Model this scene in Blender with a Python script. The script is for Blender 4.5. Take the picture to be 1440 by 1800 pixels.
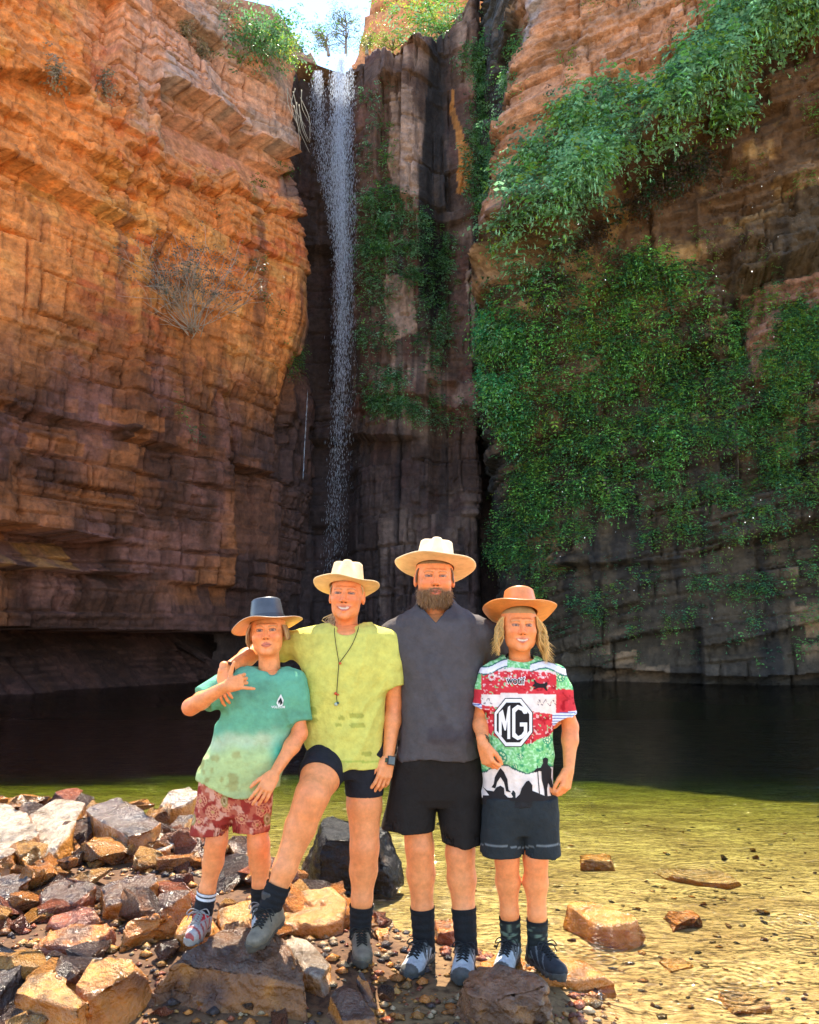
import bpy, math, random, bmesh
import numpy as np
from mathutils import Vector
from mathutils.bvhtree import BVHTree

R = math.radians
for o in list(bpy.data.objects):
    bpy.data.objects.remove(o)
scene = bpy.context.scene
COL = scene.collection

# ------------------------------------------------------------------ camera
CAM_H = 1.5
FPX = 1387.0                                     # focal length in photo pixels (1440 x 1800)
PITCH = math.atan(210.0 / FPX)
cam_d = bpy.data.cameras.new('camera')
cam_d.sensor_fit = 'VERTICAL'
cam_d.sensor_height = 24.0
cam_d.lens = FPX / 1800.0 * 24.0
cam_d.clip_start = 0.05
cam_d.clip_end = 2000.0
cam = bpy.data.objects.new('camera', cam_d)
cam.location = (0, 0, CAM_H)
cam.rotation_euler = (R(90) + PITCH, 0, 0)
COL.objects.link(cam)
scene.camera = cam

# ------------------------------------------------------------------ light
SUN_EL, SUN_AZ = R(61.0), R(0.5)                 # the sun stands behind the cliff, above the fall
world = bpy.data.worlds.new('World')
scene.world = world
world.use_nodes = True
wn = world.node_tree
sky = wn.nodes.new('ShaderNodeTexSky')
sky.sky_type = 'NISHITA'
sky.sun_disc = False
sky.sun_elevation = SUN_EL
sky.sun_rotation = SUN_AZ
sky.air_density = 1.0
sky.dust_density = 0.0
sky.ozone_density = 2.0
bg = wn.nodes['Background']
wn.links.new(sky.outputs[0], bg.inputs[0])
bg.inputs[1].default_value = 0.15
sun_d = bpy.data.lights.new('sun', 'SUN')
sun_d.energy = 3.9
sun_d.angle = R(0.5)
sun_d.color = (1.0, 0.90, 0.72)
sun = bpy.data.objects.new('sun', sun_d)
sdir = Vector((math.sin(SUN_AZ) * math.cos(SUN_EL), math.cos(SUN_AZ) * math.cos(SUN_EL), math.sin(SUN_EL)))
sun.rotation_euler = sdir.to_track_quat('Z', 'Y').to_euler()
COL.objects.link(sun)
scene.view_settings.view_transform = 'Standard'
scene.view_settings.look = 'None'
scene.view_settings.exposure = 2.12
scene.view_settings.gamma = 1.0
scene.view_settings.use_curve_mapping = False
scene.render.engine = 'CYCLES'
scene.cycles.use_denoising = True
scene.cycles.max_bounces = 8
scene.cycles.diffuse_bounces = 4
scene.cycles.transparent_max_bounces = 48
scene.cycles.sample_clamp_indirect = 6.0
scene.cycles.volume_bounces = 0

# ------------------------------------------------------------------ helpers
_F = np.array([0, math.cos(PITCH), math.sin(PITCH)])
_U = np.array([0, -math.sin(PITCH), math.cos(PITCH)])

def ray(px, py):
    return _F + np.array([(px - 720) / FPX, 0, 0]) + _U * ((900 - py) / FPX)

def P(px, py, Y):                                # the point seen at a photo pixel, Y metres out
    d = ray(px, py); t = Y / d[1]
    return np.array([d[0] * t, Y, CAM_H + d[2] * t])

def PZ(px, py, z):                               # the point seen at a photo pixel, at height z
    d = ray(px, py); t = (z - CAM_H) / d[2]
    return np.array([d[0] * t, d[1] * t, z])

def proj(x, y, z):
    zz = z - CAM_H
    f = y * _F[1] + zz * _F[2]
    u = y * _U[1] + zz * _U[2]
    return 720 + FPX * x / f, 900 - FPX * u / f

def _hash(ix, iy, iz, seed):
    h = (ix.astype(np.int64) * 374761393 + iy.astype(np.int64) * 668265263 + iz.astype(np.int64) * 1274126177 + seed * 974634413) & 0xFFFFFFFF
    h = ((h ^ (h >> 13)) * 1274126177) & 0xFFFFFFFF
    h = ((h ^ (h >> 16)) * 2246822519) & 0xFFFFFFFF
    return ((h ^ (h >> 15)) & 0xFFFFFF) / float(0xFFFFFF)

def hash2(ix, iy, seed=0):
    return _hash(np.asarray(ix), np.asarray(iy), np.zeros(1, np.int64), seed)

def noise(x, y, z=None, seed=0):                 # value noise, -1..1
    x = np.asarray(x, float); y = np.asarray(y, float)
    if z is None:
        ix = np.floor(x); iy = np.floor(y)
        fx = x - ix; fy = y - iy
        fx = fx * fx * (3 - 2 * fx); fy = fy * fy * (3 - 2 * fy)
        ix = ix.astype(np.int64); iy = iy.astype(np.int64); o = np.zeros(1, np.int64)
        a = _hash(ix, iy, o, seed); b = _hash(ix + 1, iy, o, seed)
        c = _hash(ix, iy + 1, o, seed); d = _hash(ix + 1, iy + 1, o, seed)
        return ((a + (b - a) * fx) * (1 - fy) + (c + (d - c) * fx) * fy) * 2 - 1
    z = np.asarray(z, float)
    iz = np.floor(z); fz = z - iz; fz = fz * fz * (3 - 2 * fz)
    ix = np.floor(x); iy = np.floor(y)
    fx = x - ix; fy = y - iy
    fx = fx * fx * (3 - 2 * fx); fy = fy * fy * (3 - 2 * fy)
    ix = ix.astype(np.int64); iy = iy.astype(np.int64); iz = iz.astype(np.int64)
    def pl(k):
        a = _hash(ix, iy, k, seed); b = _hash(ix + 1, iy, k, seed)
        c = _hash(ix, iy + 1, k, seed); d = _hash(ix + 1, iy + 1, k, seed)
        return (a + (b - a) * fx) * (1 - fy) + (c + (d - c) * fx) * fy
    lo = pl(iz); hi = pl(iz + 1)
    return (lo + (hi - lo) * fz) * 2 - 1

def fbm(x, y, z=None, oct=4, seed=0, gain=0.5):
    s = 0; a = 1; t = 0; f = 1.0
    for k in range(oct):
        s = s + a * noise(x * f, y * f, None if z is None else z * f, seed + 17 * k)
        t += a; a *= gain; f *= 2.03
    return s / t

def sstep(a, b, x):
    t = np.clip((x - a) / (b - a), 0, 1)
    return t * t * (3 - 2 * t)

def mixc(a, b, t):
    t = np.asarray(t)[..., None]
    return a * (1 - t) + b * t

def inpoly(px, py, poly):
    r = np.zeros(px.shape, bool)
    n = len(poly)
    for i in range(n):
        x0, y0 = poly[i]; x1, y1 = poly[(i + 1) % n]
        if y0 == y1:
            continue
        c = ((y0 > py) != (y1 > py)) & (px < (x1 - x0) * (py - y0) / (y1 - y0) + x0)
        r ^= c
    return r

def make_mesh(name, V, F, mat=None, parent=None, smooth=False, col=None, origin=None):
    """V (n,3), F (m,3|4) arrays or list of faces -> one mesh object; col (n,3) goes to the attribute 'Col'."""
    V = np.asarray(V, np.float64)
    me = bpy.data.meshes.new(name)
    if origin is None and parent is not None:
        origin = parent.get('_org')
        origin = None if origin is None else np.array(origin)
    if origin is not None:
        V = V - np.asarray(origin)
    if isinstance(F, np.ndarray):
        k = F.shape[1]
        me.vertices.add(len(V)); me.vertices.foreach_set('co', V.astype(np.float32).ravel())
        me.loops.add(F.size); me.loops.foreach_set('vertex_index', F.astype(np.int32).ravel())
        me.polygons.add(len(F)); me.polygons.foreach_set('loop_start', np.arange(0, F.size, k, dtype=np.int32))
        me.update(calc_edges=True)
    else:
        me.from_pydata(V.tolist(), [], F)
    if smooth:
        me.polygons.foreach_set('use_smooth', np.ones(len(me.polygons), bool))
    if col is not None:
        a = me.color_attributes.new('Col', 'FLOAT_COLOR', 'POINT')
        c = np.ones((len(V), 4), np.float32); c[:, :3] = col
        a.data.foreach_set('color', c.ravel())
    me.validate()
    ob = bpy.data.objects.new(name, me)
    COL.objects.link(ob)
    if mat is not None:
        me.materials.append(mat)
    if parent is not None:
        ob.parent = parent
    elif origin is not None:
        ob.location = Vector(origin)
    return ob

def tag(o, label=None, cat=None, group=None, kind=None):
    if label: o['label'] = label
    if cat: o['category'] = cat
    if group: o['group'] = group
    if kind: o['kind'] = kind
    return o

def thing(name, label, cat, loc, group=None):
    o = bpy.data.objects.new(name, None)
    o.empty_display_size = 0.1
    o.location = Vector(loc)
    o['_org'] = [float(c) for c in loc]
    COL.objects.link(o)
    return tag(o, label, cat, group)

def mat(name, color=(0.5, 0.5, 0.5), rough=0.7, attr=False, bump=0.0, bscale=30.0, var=0.0, vscale=8.0, spec=0.5,
        detail=6.0, bdist=0.02, sub=0.0, metallic=0.0, rvar=0.0):
    m = bpy.data.materials.new(name); m.use_nodes = True
    nt = m.node_tree; N = nt.nodes; L = nt.links
    b = N['Principled BSDF']
    b.inputs['Roughness'].default_value = rough
    b.inputs['Specular IOR Level'].default_value = spec
    b.inputs['Metallic'].default_value = metallic
    b.inputs['Base Color'].default_value = (*color, 1)
    tc = N.new('ShaderNodeTexCoord')
    src = None
    if attr:
        at = N.new('ShaderNodeVertexColor'); at.layer_name = 'Col'
        src = at.outputs[0]
    if var > 0:
        nz = N.new('ShaderNodeTexNoise'); nz.inputs['Scale'].default_value = vscale; nz.inputs['Detail'].default_value = detail
        nz.inputs['Roughness'].default_value = 0.65
        L.new(tc.outputs['Object'], nz.inputs['Vector'])
        mp = N.new('ShaderNodeMapRange'); mp.inputs[1].default_value = 0.3; mp.inputs[2].default_value = 0.7
        mp.inputs[3].default_value = 1 - var; mp.inputs[4].default_value = 1 + var
        L.new(nz.outputs[0], mp.inputs[0])
        mx = N.new('ShaderNodeVectorMath'); mx.operation = 'SCALE'
        if src is not None: L.new(src, mx.inputs[0])
        else: mx.inputs[0].default_value = color
        L.new(mp.outputs[0], mx.inputs['Scale'])
        src = mx.outputs[0]
        if rvar > 0:
            mr = N.new('ShaderNodeMapRange'); mr.inputs[1].default_value = 0.3; mr.inputs[2].default_value = 0.7
            mr.inputs[3].default_value = rough - rvar; mr.inputs[4].default_value = rough + rvar
            L.new(nz.outputs[0], mr.inputs[0]); L.new(mr.outputs[0], b.inputs['Roughness'])
    if src is not None:
        L.new(src, b.inputs['Base Color'])
    if bump > 0:
        n2 = N.new('ShaderNodeTexNoise'); n2.inputs['Scale'].default_value = bscale; n2.inputs['Detail'].default_value = detail
        n2.inputs['Roughness'].default_value = 0.6
        L.new(tc.outputs['Object'], n2.inputs['Vector'])
        bp = N.new('ShaderNodeBump'); bp.inputs['Strength'].default_value = bump; bp.inputs['Distance'].default_value = bdist
        L.new(n2.outputs[0], bp.inputs['Height']); L.new(bp.outputs[0], b.inputs['Normal'])
    if sub > 0:
        b.inputs['Subsurface Weight'].default_value = sub
        b.inputs['Subsurface Radius'].default_value = (0.02, 0.008, 0.004)
        b.inputs['Subsurface Scale'].default_value = 0.5
    return m
# ------------------------------------------------------------------ the gorge walls
M_ROCK = mat('cliff_rock', rough=0.85, attr=True, var=0.45, vscale=4.5, detail=12, bump=1.0, bscale=13.0, bdist=0.06, spec=0.25)
WATER_Z = -0.05

def curve_xy(ctrl, ds, coarse=None):
    c = np.array(ctrl, float)
    t = np.concatenate([[0], np.cumsum(np.hypot(*np.diff(c, axis=0).T))])
    n = int(t[-1] / ds) + 1
    s = np.linspace(0, t[-1], n)
    full = s
    x = np.interp(s, t, c[:, 0]); y = np.interp(s, t, c[:, 1])
    k = max(3, int(1.2 / ds)); ker = np.hanning(k + 2)[1:-1]; ker /= ker.sum()
    pad = k
    def sm(a):
        e = np.concatenate([a[0] + (a[0] - a[1:pad + 1])[::-1], a, a[-1] + (a[-1] - a[-pad - 1:-1])[::-1]])
        return np.convolve(e, ker, 'same')[pad:-pad]
    x, y = sm(x), sm(y)
    if coarse is not None:                            # thin out the stretch beyond the frame
        col = 720 + FPX * x / (y * 1.03)
        keep = ((col > -90) & (col < 1530)) | (np.arange(n) % 5 == 0)
        s, x, y = s[keep], x[keep], y[keep]
    return s, x, y

def blocks(s, z, w, h, seed, jit=0.35, tall=0.0):
    """blocky jointed rock: returns (offset 0..1 per block, distance-to-joint 0..1, block hash)"""
    rs = np.random.RandomState(seed)
    zmin, zmax = z.min() - 2, z.max() + 2
    th = h * (0.45 + 1.3 * rs.rand(int((zmax - zmin) / h * 2.2) + 8) ** 1.4)
    edges = zmin + np.cumsum(th)
    bed = np.searchsorted(edges, z)
    bed = np.clip(bed, 1, len(edges) - 1)
    lo = edges[bed - 1]; hi = edges[bed]
    fz = (z - lo) / (hi - lo)
    wb = w * (0.55 + 1.0 * hash2(bed, bed * 0 + 3, seed))
    u = s / wb + 19.7 * hash2(bed, bed * 0 + 7, seed)
    cell = np.floor(u)
    b0 = cell + jit * (hash2(bed, cell.astype(np.int64), seed + 1) - 0.5) * 2
    b1 = cell + 1 + jit * (hash2(bed, cell.astype(np.int64) + 1, seed + 1) - 0.5) * 2
    below = u < b0; above = u >= b1
    cell = cell - below + above
    ci = cell.astype(np.int64)
    e0 = cell + jit * (hash2(bed, ci, seed + 1) - 0.5) * 2
    e1 = cell + 1 + jit * (hash2(bed, ci + 1, seed + 1) - 0.5) * 2
    fs = (u - e0) / (e1 - e0)
    hsh = hash2(bed, ci, seed + 2)
    dj = np.minimum(np.minimum(fs, 1 - fs) * (e1 - e0) * wb, np.minimum(fz, 1 - fz) * (hi - lo))
    tilt = (hash2(bed, ci, seed + 3) - 0.5) * (fs - 0.5) + (hash2(bed, ci, seed + 4) - 0.4) * (fz - 0.5)
    blocks.bed = hash2(bed, bed * 0 + 11, seed)
    return hsh, dj, tilt

class Cliff:
    pass

def build_cliff(name, ctrl, z0, z1, ds, dz, flip, disp_fn, col_fn, top_fn=None):
    s, cx, cy = curve_xy(ctrl, ds, True)
    tx = np.gradient(cx); ty = np.gradient(cy); l = np.hypot(tx, ty); tx /= l; ty /= l
    nx, ny = (ty, -tx) if not flip else (-ty, tx)
    zs = np.arange(z0, z1, dz)
    S, Z = np.meshgrid(s, zs)                       # rows = z
    X0 = np.broadcast_to(cx, S.shape); Y0 = np.broadcast_to(cy, S.shape)
    NX = np.broadcast_to(nx, S.shape); NY = np.broadcast_to(ny, S.shape)
    zz = Z.copy()
    px, py = proj(X0, Y0, Z)
    D, zoff = disp_fn(S, Z, px, py)
    X = X0 + NX * D; Y = Y0 + NY * D; zz = Z + zoff
    if top_fn is not None:                           # heights squeezed under the rim line
        T = top_fn(S, px, X0, Y0)
        over = np.maximum(Z - T, 0)
        zz = np.where(Z > T, T + over * 0.15 + 0.3 * fbm(S * 0.9, Z * 0.9, seed=5), zz)
        X = X - NX * over * 1.2; Y = Y - NY * over * 1.2
    V = np.stack([X, Y, zz], -1)
    C = col_fn(S, Z, px, py, D)
    nz, ns = S.shape
    idx = np.arange(nz * ns).reshape(nz, ns)
    a, b, c, d = idx[:-1, :-1], idx[:-1, 1:], idx[1:, 1:], idx[1:, :-1]
    F = np.stack([a, b, c, d], -1).reshape(-1, 4) if not flip else np.stack([a, d, c, b], -1).reshape(-1, 4)
    ob = make_mesh(name, V.reshape(-1, 3), F, M_ROCK, col=np.clip(C.reshape(-1, 3), 0, 1))
    tag(ob, kind='structure')
    r = Cliff(); r.ob = ob; r.V = V; r.px = px; r.py = py; r.nx = NX; r.ny = NY
    r.sx, r.sy = proj(V[..., 0], V[..., 1], V[..., 2])
    return r

def ledge(px, py, pts, up, down, amp_u=0.0, amp_d=0.0, soft=6):
    """a ledge line through photo points: +amp_u over 'up' px above it, -amp_d over 'down' px below it"""
    xs = [p[0] for p in pts]; ys = [p[1] for p in pts]
    yl = np.interp(px, xs, ys)
    inx = sstep(xs[0] - 25, xs[0] + 10, px) * (1 - sstep(xs[-1] - 10, xs[-1] + 25, px))
    t = py - yl
    u = np.where(t < 0, np.clip(1 + t / up, 0, 1), 0) * amp_u
    d = np.where(t >= 0, np.clip(1 - t / down, 0, 1), 0) * amp_d
    return (u - d) * inx

ORANGE = np.array([0.60, 0.195, 0.050]); RUST = np.array([0.36, 0.07, 0.022]); YEL = np.array([0.62, 0.29, 0.075])
PINK = np.array([0.44, 0.23, 0.15]); GREY = np.array([0.30, 0.22, 0.18]); VARN_SHADE = np.array([0.052, 0.020, 0.012])
TAN = np.array([0.36, 0.25, 0.16]); BLACK = np.array([0.018, 0.017, 0.018]); PURP = np.array([0.15, 0.058, 0.042])

def rock_disp(S, Z, seed, amps, warp=0.25, macro=0.3):
    Zw = Z + warp * fbm(S * 0.12, Z * 0.10, oct=2, seed=seed) + 0.02 * noise(S * 1.3, Z * 1.1, seed=seed + 3)
    Sw = S + 0.08 * noise(S * 0.4, Z * 0.5, seed=seed + 5) + 0.02 * noise(S * 4, Z * 4, seed=seed + 6)
    D = macro * fbm(S * 0.22, Z * 0.18, oct=2, seed=seed + 9)
    hs = []
    for k, (w, h, a, tl, gr) in enumerate(amps):
        hh, dj, tilt = blocks(Sw, Zw, w, h, seed + 31 * k)
        hh2 = np.where(hh < 0.10, -0.6, hh)
        act = 1.0 if k == 0 else 0.25 + 0.95 * sstep(-0.25, 0.3, fbm(S * 0.35, Z * 0.35, oct=2, seed=seed + 60 + k))   # broken zones between sheer faces
        D = D + act * (a * (hh2 - 0.5) + tl * tilt + a * 0.7 * (blocks.bed - 0.5))
        if gr > 0:
            open_ = np.clip(0.15 + 1.6 * noise(S * 0.6, Z * 0.6, seed=seed + k + 70), 0, 1)
            D = D - gr * np.clip(1 - dj / 0.045, 0, 1) * open_
        hs.append(hh)
    D = D + 0.02 * fbm(S * 5, Z * 5, oct=3, seed=seed + 50)
    return D, hs

# ---- left wall
def left_disp(S, Z, px, py):
    D1, hs = rock_disp(S, Z, 11, [(1.7, 2.1, 0.46, 0.55, 0.60), (0.8, 0.75, 0.30, 0.32, 0.45), (0.36, 0.24, 0.16, 0.16, 0.16), (0.2, 0.12, 0.05, 0.0, 0.0)], 0.2, 0.35)
    D2, _ = rock_disp(S, Z, 77, [(1.5, 3.4, 0.36, 0.40, 0.50), (0.9, 0.9, 0.16, 0.20, 0.35), (0.4, 0.34, 0.09, 0.09, 0.12), (0.18, 0.16, 0.035, 0.0, 0.0)], 0.2, 0.25)
    # smooth, columnar below; ledgy and stepped above
    yl = np.interp(px, [-200, 0, 240, 420, 560], [330, 330, 430, 560, 640])
    w = sstep(-60, 90, py - yl + 60 * noise(S * 0.4, Z * 0.4, seed=4))
    D1 = D1 * (1 - 0.6 * sstep(430, 530, px))
    D = D1 * (1 - w) + D2 * w
    rec = inpoly(px, py, [(312, 178), (545, 300), (545, 345), (400, 285), (312, 245)])
    D = np.where(rec, -0.55 + 0.25 * (D2), D)
    D = D + ledge(px, py, [(300, 140), (420, 205), (535, 268)], 60, 110, 0.25, 0.7)
    D = D + ledge(px, py, [(-200, 245), (0, 272), (90, 325), (180, 370), (240, 395)], 60, 60, 0.25, 0.5)
    D = D + ledge(px, py, [(-100, 120), (40, 130), (140, 160)], 80, 60, 0.25, 0.3)
    D = D + ledge(px, py, [(230, 255), (300, 300), (420, 330), (540, 380)], 45, 40, 0.1, 0.3)
    D = D + ledge(px, py, [(-200, 690), (0, 705), (110, 735), (250, 760)], 50, 40, 0.12, 0.25)
    D = D + ledge(px, py, [(-300, 905), (0, 917), (100, 930), (200, 948)], 40, 70, 0.25, 1.5)
    D = D + ledge(px, py, [(-300, 995), (0, 993), (140, 1003), (260, 1008)], 30, 26, 0.35, 0.5)
    D = D + ledge(px, py, [(-300, 1100), (60, 1103), (250, 1108), (420, 1112), (560, 1112)], 60, 150, 0.15, 3.4)
    # the wall turns in beyond a vertical corner low on its far end
    yk = sstep(560, 720, py)
    D = D - 0.6 * sstep(404, 432, px + 8 * noise(Z * 0.8, S * 0.1, seed=8)) * yk
    D = D - 1.6 * sstep(540, 556, px + 5 * noise(Z * 1.1, S * 0.1, seed=9)) * (1 - yk)
    D = D - 0.05 * np.maximum(Z - 14, 0)
    return D, 0

def left_col(S, Z, px, py, D):
    n1 = fbm(S * 0.35, Z * 0.35, oct=4, seed=21); n2 = fbm(S * 1.1, Z * 0.8, oct=4, seed=22)
    st = fbm(S * 2.2, Z * 0.16, oct=4, seed=23)                   # vertical streaking
    Zw = Z + 0.25 * fbm(S * 0.12, Z * 0.10, oct=3, seed=11)
    h1, dj, _ = blocks(S, Zw, 1.1, 0.62, 42); h2, _, _ = blocks(S, Zw, 0.42, 0.21, 73)
    C = np.broadcast_to(ORANGE, S.shape + (3,)).copy()
    C = mixc(C, YEL, sstep(0.0, 0.5, n2 + 0.5 * (h1 - 0.5)) * 0.55)
    C = mixc(C, RUST, sstep(0.05, 0.6, n1 + 0.8 * (h2 - 0.5)) * 0.85)
    # greyer, pinker lichen face towards the rim
    g = sstep(110, 330, px) * (1 - sstep(130, 300, py - 0.35 * (px - 250))) + 0.5 * sstep(0.15, 0.5, n1 * 0.7 + n2 * 0.5) * (1 - sstep(250, 420, py))
    C = mixc(C, PINK * 1.15, np.clip(g, 0, 1) * (0.78 + 0.3 * st))
    C = mixc(C, GREY, np.clip(g, 0, 1) * sstep(0.0, 0.4, n2) * 0.7)
    # dark varnish over the lower two thirds, with shade painted into its tone
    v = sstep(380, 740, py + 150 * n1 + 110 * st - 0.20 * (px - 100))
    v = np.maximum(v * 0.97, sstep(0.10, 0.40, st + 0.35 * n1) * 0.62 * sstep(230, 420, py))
    low = mixc(np.broadcast_to(VARN_SHADE, C.shape), PURP, sstep(-0.2, 0.5, n2 + 0.4 * st))
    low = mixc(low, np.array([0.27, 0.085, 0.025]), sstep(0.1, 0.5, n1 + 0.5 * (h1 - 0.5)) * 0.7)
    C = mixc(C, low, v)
    C = mixc(C, VARN_SHADE * 0.55, sstep(1060, 1130, py + 20 * n2) * 0.7)  # undercut at the waterline painted darker as shade
    # orange seep under the low overhang
    o = inpoly(px, py, [(-300, 930), (160, 950), (170, 1000), (-300, 1000)])
    C = mixc(C, np.array([0.30, 0.12, 0.03]), o * sstep(-0.2, 0.2, st) * 0.85)
    wet = sstep(515, 560, px + 18 * n2) * sstep(60, 120, py) * 0.75
    C = mixc(C, np.array([0.06, 0.04, 0.04]), wet)
    corner_shade = sstep(405, 470, px + 25 * n2) * sstep(640, 760, py) * 0.65  # painted shade where the wall turns in past the corner
    C = mixc(C, np.array([0.05, 0.026, 0.022]), corner_shade)
    C = C * (0.80 + 0.42 * h2[..., None])
    return C

def z_at(py, Y):
    v = (900 - np.asarray(py, float)) / FPX
    return CAM_H + Y * (math.sin(PITCH) + v * math.cos(PITCH)) / (math.cos(PITCH) - v * math.sin(PITCH))

def left_top(S, px, X, Y):
    c = 720 + FPX * X / Y                             # nominal screen column of this stretch of rim
    return z_at(np.interp(c, [0, 300, 360, 400, 430, 480, 530, 560, 580], [-70, -80, -45, 5, 45, 78, 106, 124, 136]), Y) + 0.25 * noise(S * 1.5, S * 0, seed=31)

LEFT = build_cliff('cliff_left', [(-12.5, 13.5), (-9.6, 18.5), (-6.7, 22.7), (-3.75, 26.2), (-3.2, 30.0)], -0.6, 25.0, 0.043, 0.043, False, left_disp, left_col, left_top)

# ---- wall behind the fall
def back_disp(S, Z, px, py):
    D1, _ = rock_disp(S, Z, 201, [(0.9, 4.5, 0.55, 0.45, 0.5), (0.5, 1.2, 0.26, 0.24, 0.35), (0.28, 0.32, 0.12, 0.10, 0.12)], 0.5)
    D = D1
    D = D - 0.9 * (sstep(505, 545, px) * (1 - sstep(590, 640, px)))              # gully the fall drops through
    D = D + 0.8 * np.exp(-((px - 705) / 70) ** 2)                                 # buttress
    D = D - 0.8 * np.exp(-((px - 775) / 26) ** 2) * (1 - sstep(480, 640, py))
    D = D + 0.4 * np.exp(-((px - 828) / 18) ** 2)
    D = D - 1.3 * np.exp(-((px - 868) / 22) ** 2)
    D = D + ledge(px, py, [(590, 95), (660, 92), (760, 105)], 30, 60, 0.3, 0.2)
    D = D + ledge(px, py, [(640, 700), (760, 712), (830, 735)], 60, 40, 0.35, 0.1)
    D = D + ledge(px, py, [(520, 765), (600, 760), (720, 780)], 40, 120, 0.3, 0.6)
    D = D + 0.10 * np.clip((1000 - py) / 100, 0, 3) * sstep(640, 700, px) + 1.0 * sstep(760, 1080, py) * np.exp(-((px - 800) / 70) ** 2)
    return D, 0

def back_col(S, Z, px, py, D):
    n1 = fbm(S * 0.5, Z * 0.4, oct=4, seed=61); n2 = fbm(S * 1.6, Z * 1.0, oct=4, seed=62)
    st = fbm(S * 2.6, Z * 0.14, oct=4, seed=63)
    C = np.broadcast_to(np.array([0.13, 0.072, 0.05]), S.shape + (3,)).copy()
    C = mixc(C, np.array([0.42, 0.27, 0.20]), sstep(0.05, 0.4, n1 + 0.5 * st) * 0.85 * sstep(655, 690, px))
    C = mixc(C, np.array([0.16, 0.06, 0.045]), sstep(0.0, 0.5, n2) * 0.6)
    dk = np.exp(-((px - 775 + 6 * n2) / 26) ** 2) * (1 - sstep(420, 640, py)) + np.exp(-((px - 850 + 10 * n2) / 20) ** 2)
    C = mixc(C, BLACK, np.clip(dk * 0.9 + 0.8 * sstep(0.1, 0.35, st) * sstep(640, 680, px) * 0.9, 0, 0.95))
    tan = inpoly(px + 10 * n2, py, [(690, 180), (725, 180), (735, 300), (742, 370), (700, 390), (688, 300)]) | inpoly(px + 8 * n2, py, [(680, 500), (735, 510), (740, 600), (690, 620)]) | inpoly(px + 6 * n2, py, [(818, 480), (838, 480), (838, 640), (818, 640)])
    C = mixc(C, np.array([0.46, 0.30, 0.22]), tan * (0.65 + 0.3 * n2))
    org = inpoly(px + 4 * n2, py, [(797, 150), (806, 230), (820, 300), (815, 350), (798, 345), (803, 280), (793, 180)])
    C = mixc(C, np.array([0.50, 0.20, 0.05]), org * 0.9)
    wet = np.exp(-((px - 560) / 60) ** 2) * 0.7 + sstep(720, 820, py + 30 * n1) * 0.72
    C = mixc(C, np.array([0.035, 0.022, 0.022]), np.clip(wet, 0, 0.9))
    return C * (0.58 + 0.35 * blocks(S, Z, 0.5, 1.3, 262)[0][..., None])

def back_top(S, px, X, Y):
    c = 720 + FPX * X / (Y * 1.1)
    return z_at(np.interp(px[0] * 0 + (720 + FPX * X * 0.905 / Y), [480, 540, 570, 590, 606, 622, 700, 730, 800, 880], [135, 130, 134, 106, 106, 112, 122, 105, 40, -60]), Y) + 0.12 * noise(S * 2, S * 0 + 1, seed=3)

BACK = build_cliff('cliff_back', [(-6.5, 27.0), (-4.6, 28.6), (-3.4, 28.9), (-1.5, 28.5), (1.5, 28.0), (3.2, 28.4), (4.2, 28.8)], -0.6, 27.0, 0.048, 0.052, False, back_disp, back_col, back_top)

# ---- right wall with its overhang
def lip_y(px):
    return np.interp(px, [840, 880, 930, 1000, 1100, 1200, 1290, 1380, 1480, 1700], [820, 690, 560, 470, 380, 300, 215, 120, 30, -120])

def right_disp(S, Z, px, py):
    dip = 0.16 * S                                                                # beds climb to the right
    D1, _ = rock_disp(S, Z - dip, 301, [(2.6, 1.5, 0.45, 0.45, 0.40), (0.9, 0.36, 0.34, 0.22, 0.30), (0.35, 0.16, 0.16, 0.10, 0.10), (0.2, 0.1, 0.05, 0, 0)], 0.35)
    D2, _ = rock_disp(S, Z - dip, 351, [(2.0, 1.8, 0.40, 0.45, 0.40), (0.9, 0.5, 0.24, 0.22, 0.30), (0.3, 0.22, 0.11, 0.09, 0.10)], 0.35)
    w = sstep(860, 1000, py + 50 * noise(S * 0.4, Z * 0.4, seed=5))
    D = D1 * (1 - w) + D2 * w
    t = (py - lip_y(px))                                                          # <0 above the lip
    away = sstep(860, 980, px)
    over = np.where(t < 0, 1.0 - 0.35 * np.clip(-t / 320, 0, 1), np.clip(1 - t / np.interp(px, [880, 1100, 1440], [260, 330, 420]), 0, 1) ** 0.8)
    D = D + away * 3.6 * over + 0.5 * np.where(t < 0, np.clip(1 + t / 60, 0, 1), np.clip(1 - t / 22, 0, 1)) * away
    D = D + ledge(px, py, [(1215, 975), (1320, 945), (1440, 911), (1700, 850)], 60, 50, 0.35, 0.35)
    D = D + ledge(px, py, [(980, 995), (1100, 990), (1200, 985)], 50, 25, 0.3, 0.25)
    D = D + ledge(px, py, [(1240, 1135), (1324, 1121), (1436, 1091), (1700, 1060)], 60, 40, 0.3, 0.3)
    D = D + ledge(px, py, [(1000, 1172), (1200, 1185), (1300, 1190), (1700, 1178)], 60, 60, 0.2, 0.9)
    D = D + ledge(px, py, [(1290, 520), (1360, 490), (1440, 450), (1700, 380)], 60, 90, 0.5, 0.5)
    D = D - 1.3 * away * np.clip(t / 30, 0, 1) * np.clip(1 - (t - 30) / 230, 0, 1) * sstep(950, 1040, px)
    D = D - 0.9 * np.exp(-((px - 1300) / 14) ** 2) * sstep(520, 545, py) * (1 - sstep(620, 660, py))
    D = D - 0.12 * np.maximum(Z - 17, 0) * away
    return D, 0

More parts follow.
